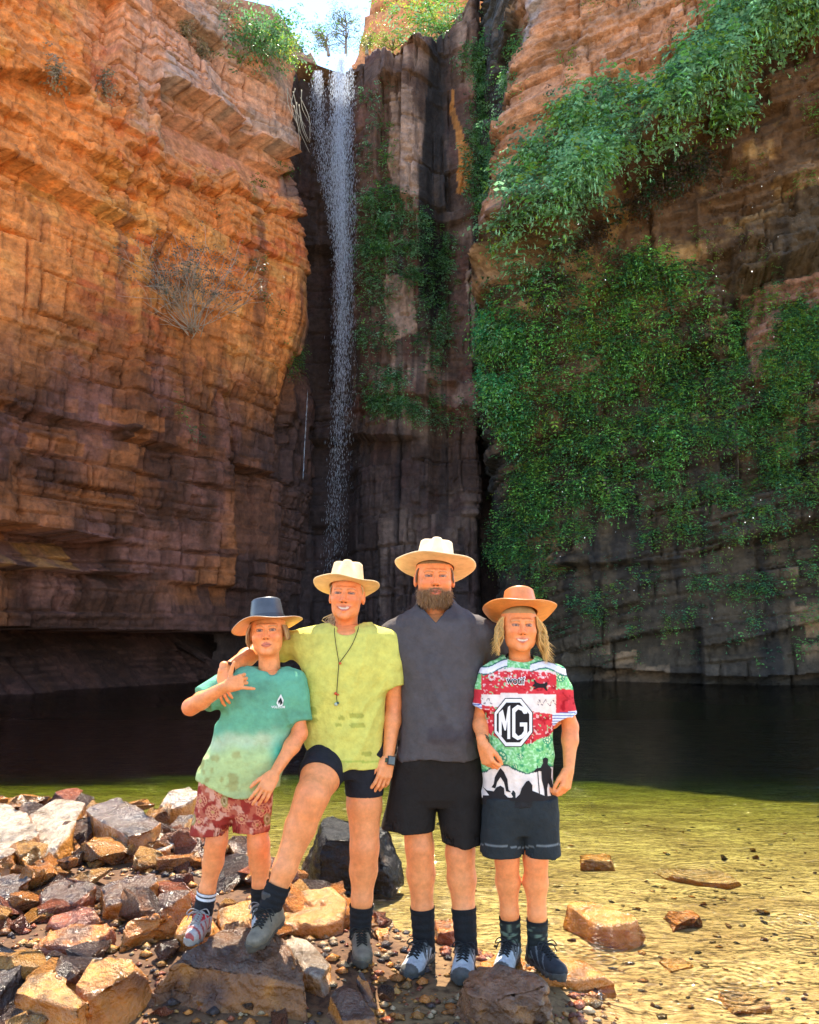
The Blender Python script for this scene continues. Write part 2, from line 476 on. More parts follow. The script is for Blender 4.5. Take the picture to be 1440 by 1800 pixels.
def right_col(S, Z, px, py, D):
    n1 = fbm(S * 0.4, Z * 0.4, oct=4, seed=81); n2 = fbm(S * 1.5, Z * 1.5, oct=4, seed=82)
    st = fbm(S * 2.4, Z * 0.25, oct=4, seed=83)
    h2, _, _ = blocks(S, Z - 0.16 * S, 0.9, 0.36, 332)
    t = py - lip_y(px)
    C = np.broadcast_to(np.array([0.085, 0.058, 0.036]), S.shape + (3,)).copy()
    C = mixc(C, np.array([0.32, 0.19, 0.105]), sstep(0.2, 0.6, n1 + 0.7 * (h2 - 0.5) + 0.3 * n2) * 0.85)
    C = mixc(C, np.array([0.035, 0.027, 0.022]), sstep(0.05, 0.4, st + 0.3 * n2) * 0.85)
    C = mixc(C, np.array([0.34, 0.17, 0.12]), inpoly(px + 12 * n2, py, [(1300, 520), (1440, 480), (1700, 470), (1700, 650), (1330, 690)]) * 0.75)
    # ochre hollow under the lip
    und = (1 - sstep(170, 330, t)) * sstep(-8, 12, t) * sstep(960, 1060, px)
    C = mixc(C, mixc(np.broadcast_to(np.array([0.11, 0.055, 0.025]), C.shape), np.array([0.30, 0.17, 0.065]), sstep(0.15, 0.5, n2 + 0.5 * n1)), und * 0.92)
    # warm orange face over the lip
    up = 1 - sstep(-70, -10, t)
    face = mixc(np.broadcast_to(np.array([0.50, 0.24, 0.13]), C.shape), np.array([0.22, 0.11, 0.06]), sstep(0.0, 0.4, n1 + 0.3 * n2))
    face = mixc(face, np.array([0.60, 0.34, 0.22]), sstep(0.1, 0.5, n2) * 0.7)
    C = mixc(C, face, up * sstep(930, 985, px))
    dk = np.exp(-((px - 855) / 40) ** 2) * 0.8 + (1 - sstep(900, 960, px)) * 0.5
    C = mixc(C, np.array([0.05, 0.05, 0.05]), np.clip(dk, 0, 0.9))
    stream = np.exp(-((px - np.interp(py, [0, 60, 130, 250], [985, 975, 950, 920])) / 9) ** 2) * (1 - sstep(200, 330, py))
    C = mixc(C, np.array([0.42, 0.42, 0.46]), stream * 0.7)
    C = mixc(C, BLACK * 1.6, sstep(1160, 1200, py) * 0.5)
    return C * (0.66 + 0.4 * h2[..., None])

def right_top(S, px, X, Y):
    return z_at(-70 + 0 * X, Y) + 0.4 * noise(S * 0.8, S * 0, seed=9)

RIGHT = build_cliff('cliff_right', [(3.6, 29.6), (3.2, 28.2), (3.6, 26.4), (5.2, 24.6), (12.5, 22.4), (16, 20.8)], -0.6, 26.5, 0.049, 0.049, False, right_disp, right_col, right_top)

# ---- slopes beyond the lip
def hill(name, ctrl, base, top, colr, seed):
    s, cx, cy = curve_xy(ctrl, 0.25)
    zs = np.arange(base, top, 0.25)
    S, Z = np.meshgrid(s, zs)
    D, hs = rock_disp(S, Z, seed, [(3, 4, 1.0, 0.5, 0.05), (1.4, 0.9, 0.5, 0.3, 0.0)])
    tx = np.gradient(cx); ty = np.gradient(cy); l = np.hypot(tx, ty)
    X = cx + ty / l * D; Y = cy - tx / l * D 
    n = fbm(S * 0.3, Z * 0.5, oct=4, seed=seed)
    C = mixc(np.broadcast_to(np.array(colr), S.shape + (3,)), np.array(colr) * 0.55, sstep(0, 0.5, n))
    nz, ns = S.shape
    idx = np.arange(nz * ns).reshape(nz, ns)
    F = np.stack([idx[:-1, :-1], idx[:-1, 1:], idx[1:, 1:], idx[1:, :-1]], -1).reshape(-1, 4)
    T = np.interp(X, *HT[name]); Z2 = np.minimum(Z, T); Y = Y + np.maximum(Z - T, 0) * 1.5
    return tag(make_mesh(name, np.stack([X, Y, Z2], -1).reshape(-1, 3), F, M_ROCK, col=C.reshape(-1, 3)), kind='structure')

def at(px, py, Y):
    return tuple(P(px, py, Y))
HT = {'hill_left': ([P(380, 0, 38)[0], P(490, 0, 38)[0], P(530, 50, 38)[0], P(572, 98, 38)[0]], [P(380, -90, 38)[2], P(490, -2, 38)[2], P(530, 45, 38)[2], P(575, 100, 38)[2]]),
      'hill_right': ([P(626, 90, 44)[0], P(640, 20, 44)[0], P(660, -60, 44)[0], P(800, -200, 44)[0]], [P(626, 92, 44)[2], P(640, 20, 44)[2], P(660, -60, 44)[2], P(800, -200, 44)[2]])}
hill('hill_left', [(P(330, 0, 38)[0], 37), (P(578, 0, 39)[0], 39)], 16, 36, (0.28, 0.16, 0.11), 401)
hill('hill_right', [(P(624, 0, 45)[0], 45), (P(700, 0, 43)[0], 43), (P(900, 0, 40)[0], 40)], 16, 48, (0.55, 0.23, 0.10), 431)
# stream bed behind the lip, running back between the slopes
gx, gy = np.meshgrid(np.linspace(-16, 16, 60), np.linspace(28.6, 60, 60))
gz = 23.6 + 0.4 * fbm(gx * 0.4, gy * 0.4, seed=7) + 0.25 * np.abs(gx + 2.4)
idx = np.arange(gx.size).reshape(gx.shape)
tag(make_mesh('plateau', np.stack([gx, gy, gz], -1).reshape(-1, 3), np.stack([idx[:-1, :-1], idx[:-1, 1:], idx[1:, 1:], idx[1:, :-1]], -1).reshape(-1, 4), M_ROCK,
              col=np.broadcast_to(np.array([0.28, 0.17, 0.10]), (gx.size, 3))), kind='structure')
# ------------------------------------------------------------------ ground and water
def bed_z(x, y):
    x = np.asarray(x, float); y = np.asarray(y, float)
    # the pool: ankle-deep over sand on the right, dropping away beyond
    d = np.interp(y, [-4, 3, 5, 7, 9, 11, 14, 20, 40], [-0.085, -0.095, -0.16, -0.25, -0.37, -0.56, -0.95, -1.8, -2.2])
    bank_edge = np.interp(y, [-4, 2.0, 3.0, 3.7, 4.2, 4.8, 5.6, 7.0, 8.2], [0.75, 0.70, 0.85, 0.80, 0.35, -0.55, -1.3, -1.9, -3.8])
    bank_edge = bank_edge + 0.18 * noise(y * 1.3, y * 0 + 2, seed=5)
    far = np.interp(y, [5, 6.3, 7.1, 8.5], [0, 0, 3, 25])
    t = sstep(0.35, -0.30, 0) if False else 1 - sstep(-0.30, 0.32, x - bank_edge + far)
    b = -0.010 + (0.075 * sstep(-0.02, -0.32, x) + 0.05 * sstep(-0.35, -0.9, x)) * sstep(3.25, 3.75, y) + 0.03 * fbm(x * 1.5, y * 1.5, oct=3, seed=3)
    z = d * (1 - t) + b * t
    return z + 0.012 * fbm(x * 4, y * 4, oct=3, seed=12)

def sheet(xs, ys, name, m, zf, kind='structure'):
    gx, gy = np.meshgrid(xs, ys)
    gz = zf(gx, gy)
    idx = np.arange(gx.size).reshape(gx.shape)
    F = np.stack([idx[:-1, :-1], idx[:-1, 1:], idx[1:, 1:], idx[1:, :-1]], -1).reshape(-1, 4)
    return tag(make_mesh(name, np.stack([gx, gy, gz], -1).reshape(-1, 3), F, m, smooth=True), kind=kind)

def sand_material():
    m = bpy.data.materials.new('sand'); m.use_nodes = True
    N = m.node_tree.nodes; L = m.node_tree.links
    b = N['Principled BSDF']; b.inputs['Roughness'].default_value = 0.8; b.inputs['Specular IOR Level'].default_value = 0.3
    tc = N.new('ShaderNodeTexCoord')
    n1 = N.new('ShaderNodeTexNoise'); n1.inputs['Scale'].default_value = 2.2; n1.inputs['Detail'].default_value = 8
    n2 = N.new('ShaderNodeTexNoise'); n2.inputs['Scale'].default_value = 22; n2.inputs['Detail'].default_value = 8; n2.inputs['Roughness'].default_value = 0.7
    mp = N.new('ShaderNodeMapping'); mp.inputs['Scale'].default_value = (0.8, 1.0, 1.0)
    L.new(tc.outputs['Object'], n1.inputs['Vector']); L.new(tc.outputs['Object'], mp.inputs[0]); L.new(mp.outputs[0], n2.inputs['Vector'])
    r1 = N.new('ShaderNodeValToRGB'); e = r1.color_ramp.elements
    e[0].position = 0.3; e[0].color = (0.27, 0.16, 0.055, 1); e[1].position = 0.68; e[1].color = (0.48, 0.33, 0.14, 1)
    L.new(n1.outputs[0], r1.inputs[0])
    r2 = N.new('ShaderNodeValToRGB'); e = r2.color_ramp.elements
    e[0].position = 0.38; e[0].color = (0.28, 0.20, 0.13, 1); e[1].position = 0.52; e[1].color = (1, 1, 1, 1)
    L.new(n2.outputs[0], r2.inputs[0])
    mx = N.new('ShaderNodeMix'); mx.data_type = 'RGBA'; mx.blend_type = 'MULTIPLY'; mx.inputs[0].default_value = 0.85
    ge = N.new('ShaderNodeNewGeometry'); sp_ = N.new('ShaderNodeSeparateXYZ'); L.new(ge.outputs['Position'], sp_.inputs[0])
    mr = N.new('ShaderNodeMapRange'); mr.inputs[1].default_value = -0.07; mr.inputs[2].default_value = 0.01; L.new(sp_.outputs[2], mr.inputs[0])
    ld = N.new('ShaderNodeMix'); ld.data_type = 'RGBA'; ld.inputs[7].default_value = (0.11, 0.05, 0.02, 1); L.new(mr.outputs[0], ld.inputs[0]); L.new(r1.outputs[0], ld.inputs[6])
    L.new(ld.outputs[2], mx.inputs[6]); L.new(r2.outputs[0], mx.inputs[7]); L.new(mx.outputs[2], b.inputs['Base Color'])
    bp = N.new('ShaderNodeBump'); bp.inputs['Strength'].default_value = 0.7; bp.inputs['Distance'].default_value = 0.02
    L.new(n2.outputs[0], bp.inputs['Height']); L.new(bp.outputs[0], b.inputs['Normal'])
    return m
M_SAND = sand_material()
ys = np.concatenate([np.arange(-3, 1.8, 0.2), np.arange(1.8, 6, 0.045), np.arange(6, 12, 0.08), np.arange(12, 34, 0.5)])
xs = np.concatenate([np.arange(-22, -4, 0.4), np.arange(-4, 4, 0.05), np.arange(4, 22, 0.4)])
GROUND = sheet(xs, ys, 'ground', M_SAND, bed_z)
# open ground behind the photographer, out to the horizon on the near side of the gorge
far_xs = np.linspace(-160, 160, 41); far_ys = np.linspace(-300, -2.9, 31)
sheet(far_xs, far_ys, 'valley_floor', M_SAND, lambda x, y: -0.12 + 0.0 * x)

RINGS = [tuple(PZ(x_, y_, WATER_Z)[:2]) for x_, y_ in ((1290, 1725), (1225, 1530), (1400, 1620), (1060, 1650))]
def water_material():
    m = bpy.data.materials.new('pool_water'); m.use_nodes = True
    N = m.node_tree.nodes; L = m.node_tree.links
    for n in list(N):
        if n.type != 'OUTPUT_MATERIAL': N.remove(n)
    out = [n for n in N if n.type == 'OUTPUT_MATERIAL'][0]
    tc = N.new('ShaderNodeTexCoord')
    mp = N.new('ShaderNodeMapping'); mp.inputs['Scale'].default_value = (0.8, 1.7, 1.0)
    L.new(tc.outputs['Object'], mp.inputs[0])
    n1 = N.new('ShaderNodeTexNoise'); n1.inputs['Scale'].default_value = 3.2; n1.inputs['Detail'].default_value = 4; n1.inputs['Distortion'].default_value = 0.6
    n2 = N.new('ShaderNodeTexNoise'); n2.inputs['Scale'].default_value = 13; n2.inputs['Detail'].default_value = 3; n2.inputs['Distortion'].default_value = 1.0
    L.new(mp.outputs[0], n1.inputs['Vector']); L.new(mp.outputs[0], n2.inputs['Vector'])
    ad = N.new('ShaderNodeMath'); ad.operation = 'MULTIPLY_ADD'; ad.inputs[1].default_value = 0.3
    L.new(n2.outputs[0], ad.inputs[0]); L.new(n1.outputs[0], ad.inputs[2])
    bp = N.new('ShaderNodeBump'); bp.inputs['Strength'].default_value = 1.0; bp.inputs['Distance'].default_value = 0.055
    # rings spreading from fallen drops
    ge = N.new('ShaderNodeNewGeometry'); prev = ad
    for rx_, ry_ in RINGS:
        ds_ = N.new('ShaderNodeVectorMath'); ds_.operation = 'DISTANCE'; ds_.inputs[1].default_value = (rx_, ry_, WATER_Z)
        L.new(ge.outputs['Position'], ds_.inputs[0])
        mu = N.new('ShaderNodeMath'); mu.operation = 'MULTIPLY'; mu.inputs[1].default_value = 140; L.new(ds_.outputs['Value'], mu.inputs[0])
        sn = N.new('ShaderNodeMath'); sn.operation = 'SINE'; L.new(mu.outputs[0], sn.inputs[0])
        fo = N.new('ShaderNodeMapRange'); fo.inputs[1].default_value = 0.02; fo.inputs[2].default_value = 0.34; fo.inputs[3].default_value = 0.10; fo.inputs[4].default_value = 0.0
        L.new(ds_.outputs['Value'], fo.inputs[0])
        ma = N.new('ShaderNodeMath'); ma.operation = 'MULTIPLY_ADD'; L.new(sn.outputs[0], ma.inputs[0]); L.new(fo.outputs[0], ma.inputs[1]); L.new(prev.outputs[0], ma.inputs[2]); prev = ma
    L.new(prev.outputs[0], bp.inputs['Height'])
    fr = N.new('ShaderNodeFresnel'); fr.inputs['IOR'].default_value = 1.333
    gl = N.new('ShaderNodeBsdfGlossy'); gl.inputs['Roughness'].default_value = 0.03
    tr = N.new('ShaderNodeBsdfTransparent')
    L.new(bp.outputs[0], fr.inputs['Normal']); L.new(bp.outputs[0], gl.inputs['Normal'])
    mx = N.new('ShaderNodeMixShader')
    L.new(fr.outputs[0], mx.inputs[0]); L.new(tr.outputs[0], mx.inputs[1]); L.new(gl.outputs[0], mx.inputs[2])
    L.new(mx.outputs[0], out.inputs['Surface'])
    va = N.new('ShaderNodeVolumeAbsorption'); va.inputs['Color'].default_value = (0.46, 0.61, 0.11, 1); va.inputs['Density'].default_value = 1.15
    L.new(va.outputs[0], out.inputs['Volume'])
    return m
M_WATER = water_material()
bx0, bx1, by0, by1, bz = -21, 21, -2.8, 33, -5
V = [(bx0, by0, WATER_Z), (bx1, by0, WATER_Z), (bx1, by1, WATER_Z), (bx0, by1, WATER_Z), (bx0, by0, bz), (bx1, by0, bz), (bx1, by1, bz), (bx0, by1, bz)]
tag(make_mesh('pool_water', V, [(0, 1, 2, 3), (7, 6, 5, 4), (0, 4, 5, 1), (1, 5, 6, 2), (2, 6, 7, 3), (3, 7, 4, 0)], M_WATER), kind='structure')
# ------------------------------------------------------------------ solid-field modelling for people and clothes
def smin(a, b, k):
    if k <= 0: return np.minimum(a, b)
    h = np.maximum(k - np.abs(a - b), 0) / k
    return np.minimum(a, b) - h * h * k * 0.25

class Field:
    def __init__(self, lo, hi, vox):
        self.lo = np.array(lo, float); self.v = vox
        n = np.ceil((np.array(hi) - self.lo) / vox).astype(int) + 1
        self.n = n
        self.ax = [self.lo[i] + vox * np.arange(n[i]) for i in range(3)]
        self.f = np.full(n, 0.5, np.float32)

    def _sl(self, lo, hi, m):
        s = []
        for i in range(3):
            a = int(np.clip(np.floor((lo[i] - m - self.lo[i]) / self.v), 0, self.n[i]))
            b = int(np.clip(np.ceil((hi[i] + m - self.lo[i]) / self.v) + 1, 0, self.n[i]))
            s.append(slice(a, b))
        return tuple(s), self.ax[0][s[0]][:, None, None], self.ax[1][s[1]][None, :, None], self.ax[2][s[2]][None, None, :]

    def op(self, fn, lo, hi, k, sub=False):
        lo = np.minimum(lo, hi); m = k + 3 * self.v
        s, x, y, z = self._sl(lo, hi, m)
        if 0 in self.f[s].shape: return
        d = fn(x, y, z)
        if sub: self.f[s] = -smin(-self.f[s], d, k)
        else: self.f[s] = smin(self.f[s], d, k)

    def cone(self, a, b, ra, rb, k=0.01, sub=False):
        a = np.array(a, float); b = np.array(b, float); ba = b - a; L = max(ba @ ba, 1e-9)
        def fn(x, y, z):
            px, py, pz = x - a[0], y - a[1], z - a[2]
            t = np.clip((px * ba[0] + py * ba[1] + pz * ba[2]) / L, 0, 1)
            return np.sqrt((px - ba[0] * t) ** 2 + (py - ba[1] * t) ** 2 + (pz - ba[2] * t) ** 2) - (ra + (rb - ra) * t)
        r = max(ra, rb)
        self.op(fn, np.minimum(a, b) - r, np.maximum(a, b) + r, k, sub)

    def limb(self, pts, k=0.01, sub=False):
        for (a, ra), (b, rb) in zip(pts[:-1], pts[1:]):
            self.cone(a, b, ra, rb, k, sub)

    def ell(self, c, r, k=0.01, rot=None, sub=False):
        c = np.array(c, float); r = np.array(r, float)
        M = np.eye(3) if rot is None else np.array(rot)
        def fn(x, y, z):
            X, Y, Z = x - c[0], y - c[1], z - c[2]
            q = [(M[0, i] * X + M[1, i] * Y + M[2, i] * Z) for i in range(3)]
            k0 = np.sqrt((q[0] / r[0]) ** 2 + (q[1] / r[1]) ** 2 + (q[2] / r[2]) ** 2)
            k1 = np.sqrt((q[0] / r[0] ** 2) ** 2 + (q[1] / r[1] ** 2) ** 2 + (q[2] / r[2] ** 2) ** 2) + 1e-6
            return k0 * (k0 - 1) / k1
        R_ = r.max() if rot is not None else r
        self.op(fn, c - R_, c + R_, k, sub)

    def loft(self, rows, k=0.01, e=2.3, bot=None, sub=False, grow=0.0):
        """rows: (z, cx, cy, rx, ry) sorted by z; bot: hem height as a function of x, y"""
        rows = sorted(rows); zr = np.array([r[0] for r in rows]); A = np.array(rows)
        def fn(x, y, z):
            zf = z.ravel()
            cx, cy, rx, ry = [np.interp(zf, zr, A[:, i])[None, None, :] for i in range(1, 5)]
            rx = rx + grow; ry = ry + grow
            q = (np.abs((x - cx) / rx) ** e + np.abs((y - cy) / ry) ** e) ** (1 / e)
            d = (q - 1) * np.minimum(rx, ry) * np.ones_like(x + y + z)
            d = np.maximum(d, z - zr[-1])
            return np.maximum(d, (zr[0] if bot is None else bot(x, y)) - z)
        lo = (min(r[1] - r[3] for r in rows) - grow, min(r[2] - r[4] for r in rows) - grow, zr[0] - 0.06)
        hi = (max(r[1] + r[3] for r in rows) + grow, max(r[2] + r[4] for r in rows) + grow, zr[-1])
        self.op(fn, np.array(lo), np.array(hi), k, sub)

    def warp(self, fn):                               # add a displacement near the surface
        m = np.abs(self.f) < 0.05
        i = np.nonzero(m)
        p = [self.ax[a][i[a]] for a in range(3)]
        self.f[i] += fn(*p).astype(np.float32)

    def cut(self, fn):                                # keep where fn > 0
        d = -fn(self.ax[0][:, None, None], self.ax[1][None, :, None], self.ax[2][None, None, :])
        self.f = np.maximum(self.f, d).astype(np.float32)

    def mesh(self):
        f = self.f
        f[0] = f[-1] = 0.5; f[:, 0] = f[:, -1] = 0.5; f[:, :, 0] = f[:, :, -1] = 0.5
        ins = f < 0
        c = np.zeros(tuple(self.n - 1), np.int8)
        for dx in (0, 1):
            for dy in (0, 1):
                for dz in (0, 1):
                    c += ins[dx:self.n[0] - 1 + dx, dy:self.n[1] - 1 + dy, dz:self.n[2] - 1 + dz]
        cells = np.argwhere((c > 0) & (c < 8))
        idx = np.full(tuple(self.n - 1), -1, np.int32)
        idx[tuple(cells.T)] = np.arange(len(cells))
        acc = np.zeros((len(cells), 3)); cnt = np.zeros(len(cells))
        corner = [(a, b, d) for a in (0, 1) for b in (0, 1) for d in (0, 1)]
        vals = {k_: f[cells[:, 0] + k_[0], cells[:, 1] + k_[1], cells[:, 2] + k_[2]].astype(float) for k_ in corner}
        for k_ in corner:
            for a in range(3):
                if k_[a] == 0:
                    k2 = list(k_); k2[a] = 1; k2 = tuple(k2)
                    v0, v1 = vals[k_], vals[k2]
                    cr = (v0 < 0) != (v1 < 0)
                    t = np.where(cr, v0 / np.where(cr, v0 - v1, 1), 0)
                    p = np.tile(np.array(k_, float), (len(cells), 1)); p[:, a] = t
                    acc += p * cr[:, None]; cnt += cr
        V = self.lo + self.v * (cells + acc / cnt[:, None])
        Fs = []
        for a in range(3):
            b, d = (a + 1) % 3, (a + 2) % 3
            s0 = [slice(None)] * 3; s1 = [slice(None)] * 3
            s0[a] = slice(0, -1); s1[a] = slice(1, None)
            e = np.argwhere(ins[tuple(s0)] != ins[tuple(s1)])
            e = e[(e[:, b] > 0) & (e[:, d] > 0) & (e[:, b] < self.n[b] - 1) & (e[:, d] < self.n[d] - 1)]
            fl = ins[tuple(e.T)]
            def g(ob, od):
                q = e.copy(); q[:, b] -= ob; q[:, d] -= od
                return idx[tuple(q.T)]
            q = np.stack([g(1, 1), g(0, 1), g(0, 0), g(1, 0)], -1)
            q[~fl] = q[~fl][:, ::-1]
            Fs.append(q)
        return V, np.concatenate(Fs)

def join(parts):
    Vs, Fs, o = [], [], 0
    for V, F in parts:
        Vs.append(V); Fs.append(F + o); o += len(V)
    return np.concatenate(Vs), np.concatenate(Fs)

def tube(pts, rad, n=6, cap=True):
    """quad tube along a polyline; rad scalar or per point"""
    p = np.array(pts, float); m = len(p)
    rad = np.broadcast_to(np.asarray(rad, float), (m,))
    t = np.gradient(p, axis=0); t /= np.linalg.norm(t, axis=1)[:, None] + 1e-9
    up = np.array([0.13, 0.31, 0.94]) if abs(t[:, 2]).mean() < 0.8 else np.array([0.9, 0.4, 0.1])
    u = np.cross(t, up); u /= np.linalg.norm(u, axis=1)[:, None] + 1e-9
    w = np.cross(t, u)
    a = np.arange(n) / n * 2 * math.pi
    V = p[:, None, :] + rad[:, None, None] * (np.cos(a)[None, :, None] * u[:, None, :] + np.sin(a)[None, :, None] * w[:, None, :])
    V = V.reshape(-1, 3)
    i = np.arange(m - 1)[:, None] * n; j = np.arange(n)[None, :]; j2 = (j + 1) % n
    F = np.stack([i + j, i + j2, i + n + j2, i + n + j], -1).reshape(-1, 4)
    if cap and n == 4:
        F = np.concatenate([F, [[3, 2, 1, 0], [(m - 1) * n + q for q in range(4)]]])
    elif cap and n == 6:
        e = (m - 1) * n
        F = np.concatenate([F, [[3, 2, 1, 0], [0, 5, 4, 3], [e, e + 1, e + 2, e + 3], [e + 3, e + 4, e + 5, e]]])
    return V, F

def bez(pts, n=10):
    """smooth curve through points (Catmull-Rom)"""
    p = [np.array(q, float) for q in pts]
    p = [2 * p[0] - p[1]] + p + [2 * p[-1] - p[-2]]
    out = []
    for i in range(1, len(p) - 2):
        for t in np.linspace(0, 1, n, endpoint=False):
            a, b, c, d = p[i - 1], p[i], p[i + 1], p[i + 2]
            out.append(0.5 * (2 * b + (c - a) * t + (2 * a - 5 * b + 4 * c - d) * t * t + (3 * b - a - 3 * c + d) * t ** 3))
    out.append(p[-2])
    return np.array(out)

def rotm(rx=0, ry=0, rz=0):
    cx, sx, cy, sy, cz, sz = math.cos(rx), math.sin(rx), math.cos(ry), math.sin(ry), math.cos(rz), math.sin(rz)
    X = np.array([[1, 0, 0], [0, cx, -sx], [0, sx, cx]]); Y = np.array([[cy, 0, sy], [0, 1, 0], [-sy, 0, cy]]); Z = np.array([[cz, -sz, 0], [sz, cz, 0], [0, 0, 1]])
    return Z @ Y @ X
# ------------------------------------------------------------------ people
M_SKIN = mat('skin', attr=True, rough=0.48, spec=0.4, var=0.17, vscale=38, detail=8, bump=0.18, bscale=120, bdist=0.004, sub=0.10)
M_CLOTH = mat('cloth', attr=True, rough=0.88, spec=0.2, var=0.14, vscale=24, bump=0.55, bscale=17, bdist=0.022, detail=3.5)
M_FELT = mat('felt', attr=True, rough=0.9, spec=0.15, var=0.2, vscale=14, bump=0.2, bscale=260, bdist=0.002)
M_LEATHER = mat('leather', attr=True, rough=0.38, spec=0.5, var=0.18, vscale=22, bump=0.2, bscale=180, bdist=0.003)
M_HAIR = mat('hair', attr=True, rough=0.45, spec=0.5)
M_SHOE = mat('shoe', attr=True, rough=0.75, spec=0.3, var=0.25, vscale=40, bump=0.35, bscale=160, bdist=0.004)
M_PRINT = {}
def print_mat(c):
    c = tuple(c)
    if c not in M_PRINT:
        M_PRINT[c] = mat('print_ink', color=c, rough=0.8, spec=0.2)
    return M_PRINT[c]

SKIN = np.array([0.80, 0.275, 0.092])

def head_prims(c, s, Rm, w=1.0, smile=0.0, jaw=1.0, neck_to=None, neck_r=0.055):
    """returns (V, F, localcoords)"""
    c = np.array(c, float)
    T = lambda p: c + s * (Rm @ np.array(p, float))
    lo = np.minimum(c - 0.17 * s, np.array(neck_to if neck_to is not None else c) - 0.09); hi = np.maximum(c + 0.17 * s, np.array(neck_to if neck_to is not None else c) + 0.09)
    fd = Field(lo, hi, 0.0034)
    E = lambda p, r, k=0.01, sub=False: fd.ell(T(p), np.array(r) * s, k * s, rot=Rm, sub=sub)
    K = lambda a, b, ra, rb, k=0.01, sub=False: fd.cone(T(a), T(b), ra * s, rb * s, k * s, sub)
    E((0, 0.018, 0.035), (0.079 * w, 0.094, 0.088), 0.01)
    E((0, -0.022, -0.03), (0.069 * w, 0.070, 0.085), 0.03)
    E((0, -0.028, -0.080), (0.059 * w * jaw, 0.052, 0.038), 0.03)
    E((0, -0.074, -0.108), (0.024, 0.018, 0.017), 0.025)
    for sx in (-1, 1):
        E((sx * 0.040 * w, -0.064, -0.032 + 0.006 * smile), (0.024, 0.026, 0.024), 0.025)
        K((sx * 0.012, -0.092, 0.023), (sx * 0.046, -0.076, 0.022), 0.009, 0.008, 0.016)
    for sx in (-1, 1):
        E((sx * 0.032, -0.101, 0.0), (0.018, 0.014, 0.011), 0.012, True)
        E((sx * 0.032, -0.0795, 0.0), (0.0135, 0.0115, 0.010), 0.003)
        K((sx * 0.020, -0.090, 0.0075), (sx * 0.044, -0.082, 0.0055), 0.0035, 0.003, 0.005)
        K((sx * 0.021, -0.089, -0.0075), (sx * 0.043, -0.082, -0.0065), 0.003, 0.003, 0.005)
        E((sx * 0.079 * w, 0.012, -0.012), (0.010, 0.019, 0.032), 0.008, False)
        E((sx * 0.084 * w, 0.006, -0.008), (0.006, 0.010, 0.018), 0.005, True)
    K((0, -0.090, 0.010), (0, -0.108, -0.032), 0.008, 0.0115, 0.012)
    for sx in (-1, 1):
        E((sx * 0.0125, -0.098, -0.037), (0.0095, 0.010, 0.008), 0.007)
    u = 0.006 * smile; mw = 0.022 + 0.010 * smile
    for sx in (-1, 1):
        K((0, -0.0925, -0.066), (sx * mw, -0.080, -0.067 + u * 1.4), 0.0065, 0.004, 0.008)
        K((0, -0.0915, -0.079 - 0.003 * smile), (sx * mw, -0.080, -0.068 + u * 1.4), 0.0065, 0.004, 0.008)
    if smile > 0.3:
        E((0, -0.0965, -0.0715), (mw * 0.78, 0.008, 0.0045 + 0.002 * smile), 0.002, True)
    if neck_to is not None:
        fd.limb([(T((0, 0.015, -0.045)), neck_r * s * 0.95), (neck_to, neck_r * s * 1.12)], 0.03)
    V, F = fd.mesh()
    q = (V - c) @ Rm / s
    return V, F, q

def face_paint(q, skin, w=1.0, smile=0.0, lip=(0.58, 0.15, 0.08), brow=(0.24, 0.13, 0.06), iris=(0.06, 0.05, 0.04), squint=0.5, stubble=0.0):
    x, y, z = q.T; ax = np.abs(x)
    C = np.tile(np.array(skin), (len(q), 1))
    front = y < -0.03
    red = np.exp(-((ax - 0.04) / 0.02) ** 2 - ((z + 0.03) / 0.02) ** 2) + np.exp(-(x / 0.016) ** 2 - ((z + 0.03) / 0.014) ** 2)
    C = mixc(C, np.array(skin) * np.array([1.0, 0.72, 0.62]), np.clip(red, 0, 1) * 0.7 * front)
    if stubble > 0:
        C = mixc(C, np.array([0.16, 0.08, 0.04]), stubble * sstep(-0.045, -0.065, z) * front)
    u = 0.006 * smile; mw = 0.022 + 0.010 * smile
    cz = -0.0725 + u * 1.4 * (ax / mw) ** 2
    inl = (ax < mw + 0.003) & front & (y < -0.06)
    up = 0.0115 * (1 - (ax / (mw + 0.004)) ** 2) + 0.001
    L = inl & (np.abs(z - cz) < up)
    C[L] = lip
    if smile > 0.3:
        t = inl & (ax < mw * 0.80) & (np.abs(z - cz - 0.001) < (0.0036 + 0.0014 * smile) * np.sqrt(np.clip(1 - (ax / mw) ** 2, 0, 1)))
        C[t] = (0.70, 0.53, 0.40)
    else:
        C[inl & (np.abs(z - cz) < 0.0016)] = np.array(lip) * 0.45
    ex = (ax - 0.032) / 0.0165
    eye = front & (y < -0.062)
    crease = eye & (np.abs(ex) < 1.15) & (np.abs(z - 0.0085 + 0.004 * ex ** 2) < 0.0020)
    C[crease] = np.array(skin) * 0.6
    hgt = (0.0072 - 0.0042 * squint) * np.sqrt(np.clip(1 - ex ** 2, 0, 1))
    op = eye & (np.abs(ex) < 1) & (np.abs(z) < hgt + 0.0024)
    C[op] = (0.20, 0.09, 0.055)
    op = eye & (np.abs(ex) < 0.92) & (np.abs(z) < hgt)
    C[op] = (0.44, 0.22, 0.13)
    C[op & (np.abs(ax - 0.032) < 0.0062)] = iris
    br = front & (y < -0.05) & (ax > 0.012) & (ax < 0.054) & (np.abs(z - 0.0225 + 14 * (ax - 0.033) ** 2) < 0.0042 - 0.02 * np.maximum(ax - 0.03, 0))
    C[br] = np.array(brow) * 0.5 + C[br] * 0.5
    nos = front & (np.abs(ax - 0.0085) < 0.004) & (np.abs(z + 0.0445) < 0.003) & (y < -0.088)
    C[nos] = np.array(skin) * 0.25
    bk = (z > 0.06) | ((y > 0.02) & (z > -0.06))
    C[bk] = brow
    return C

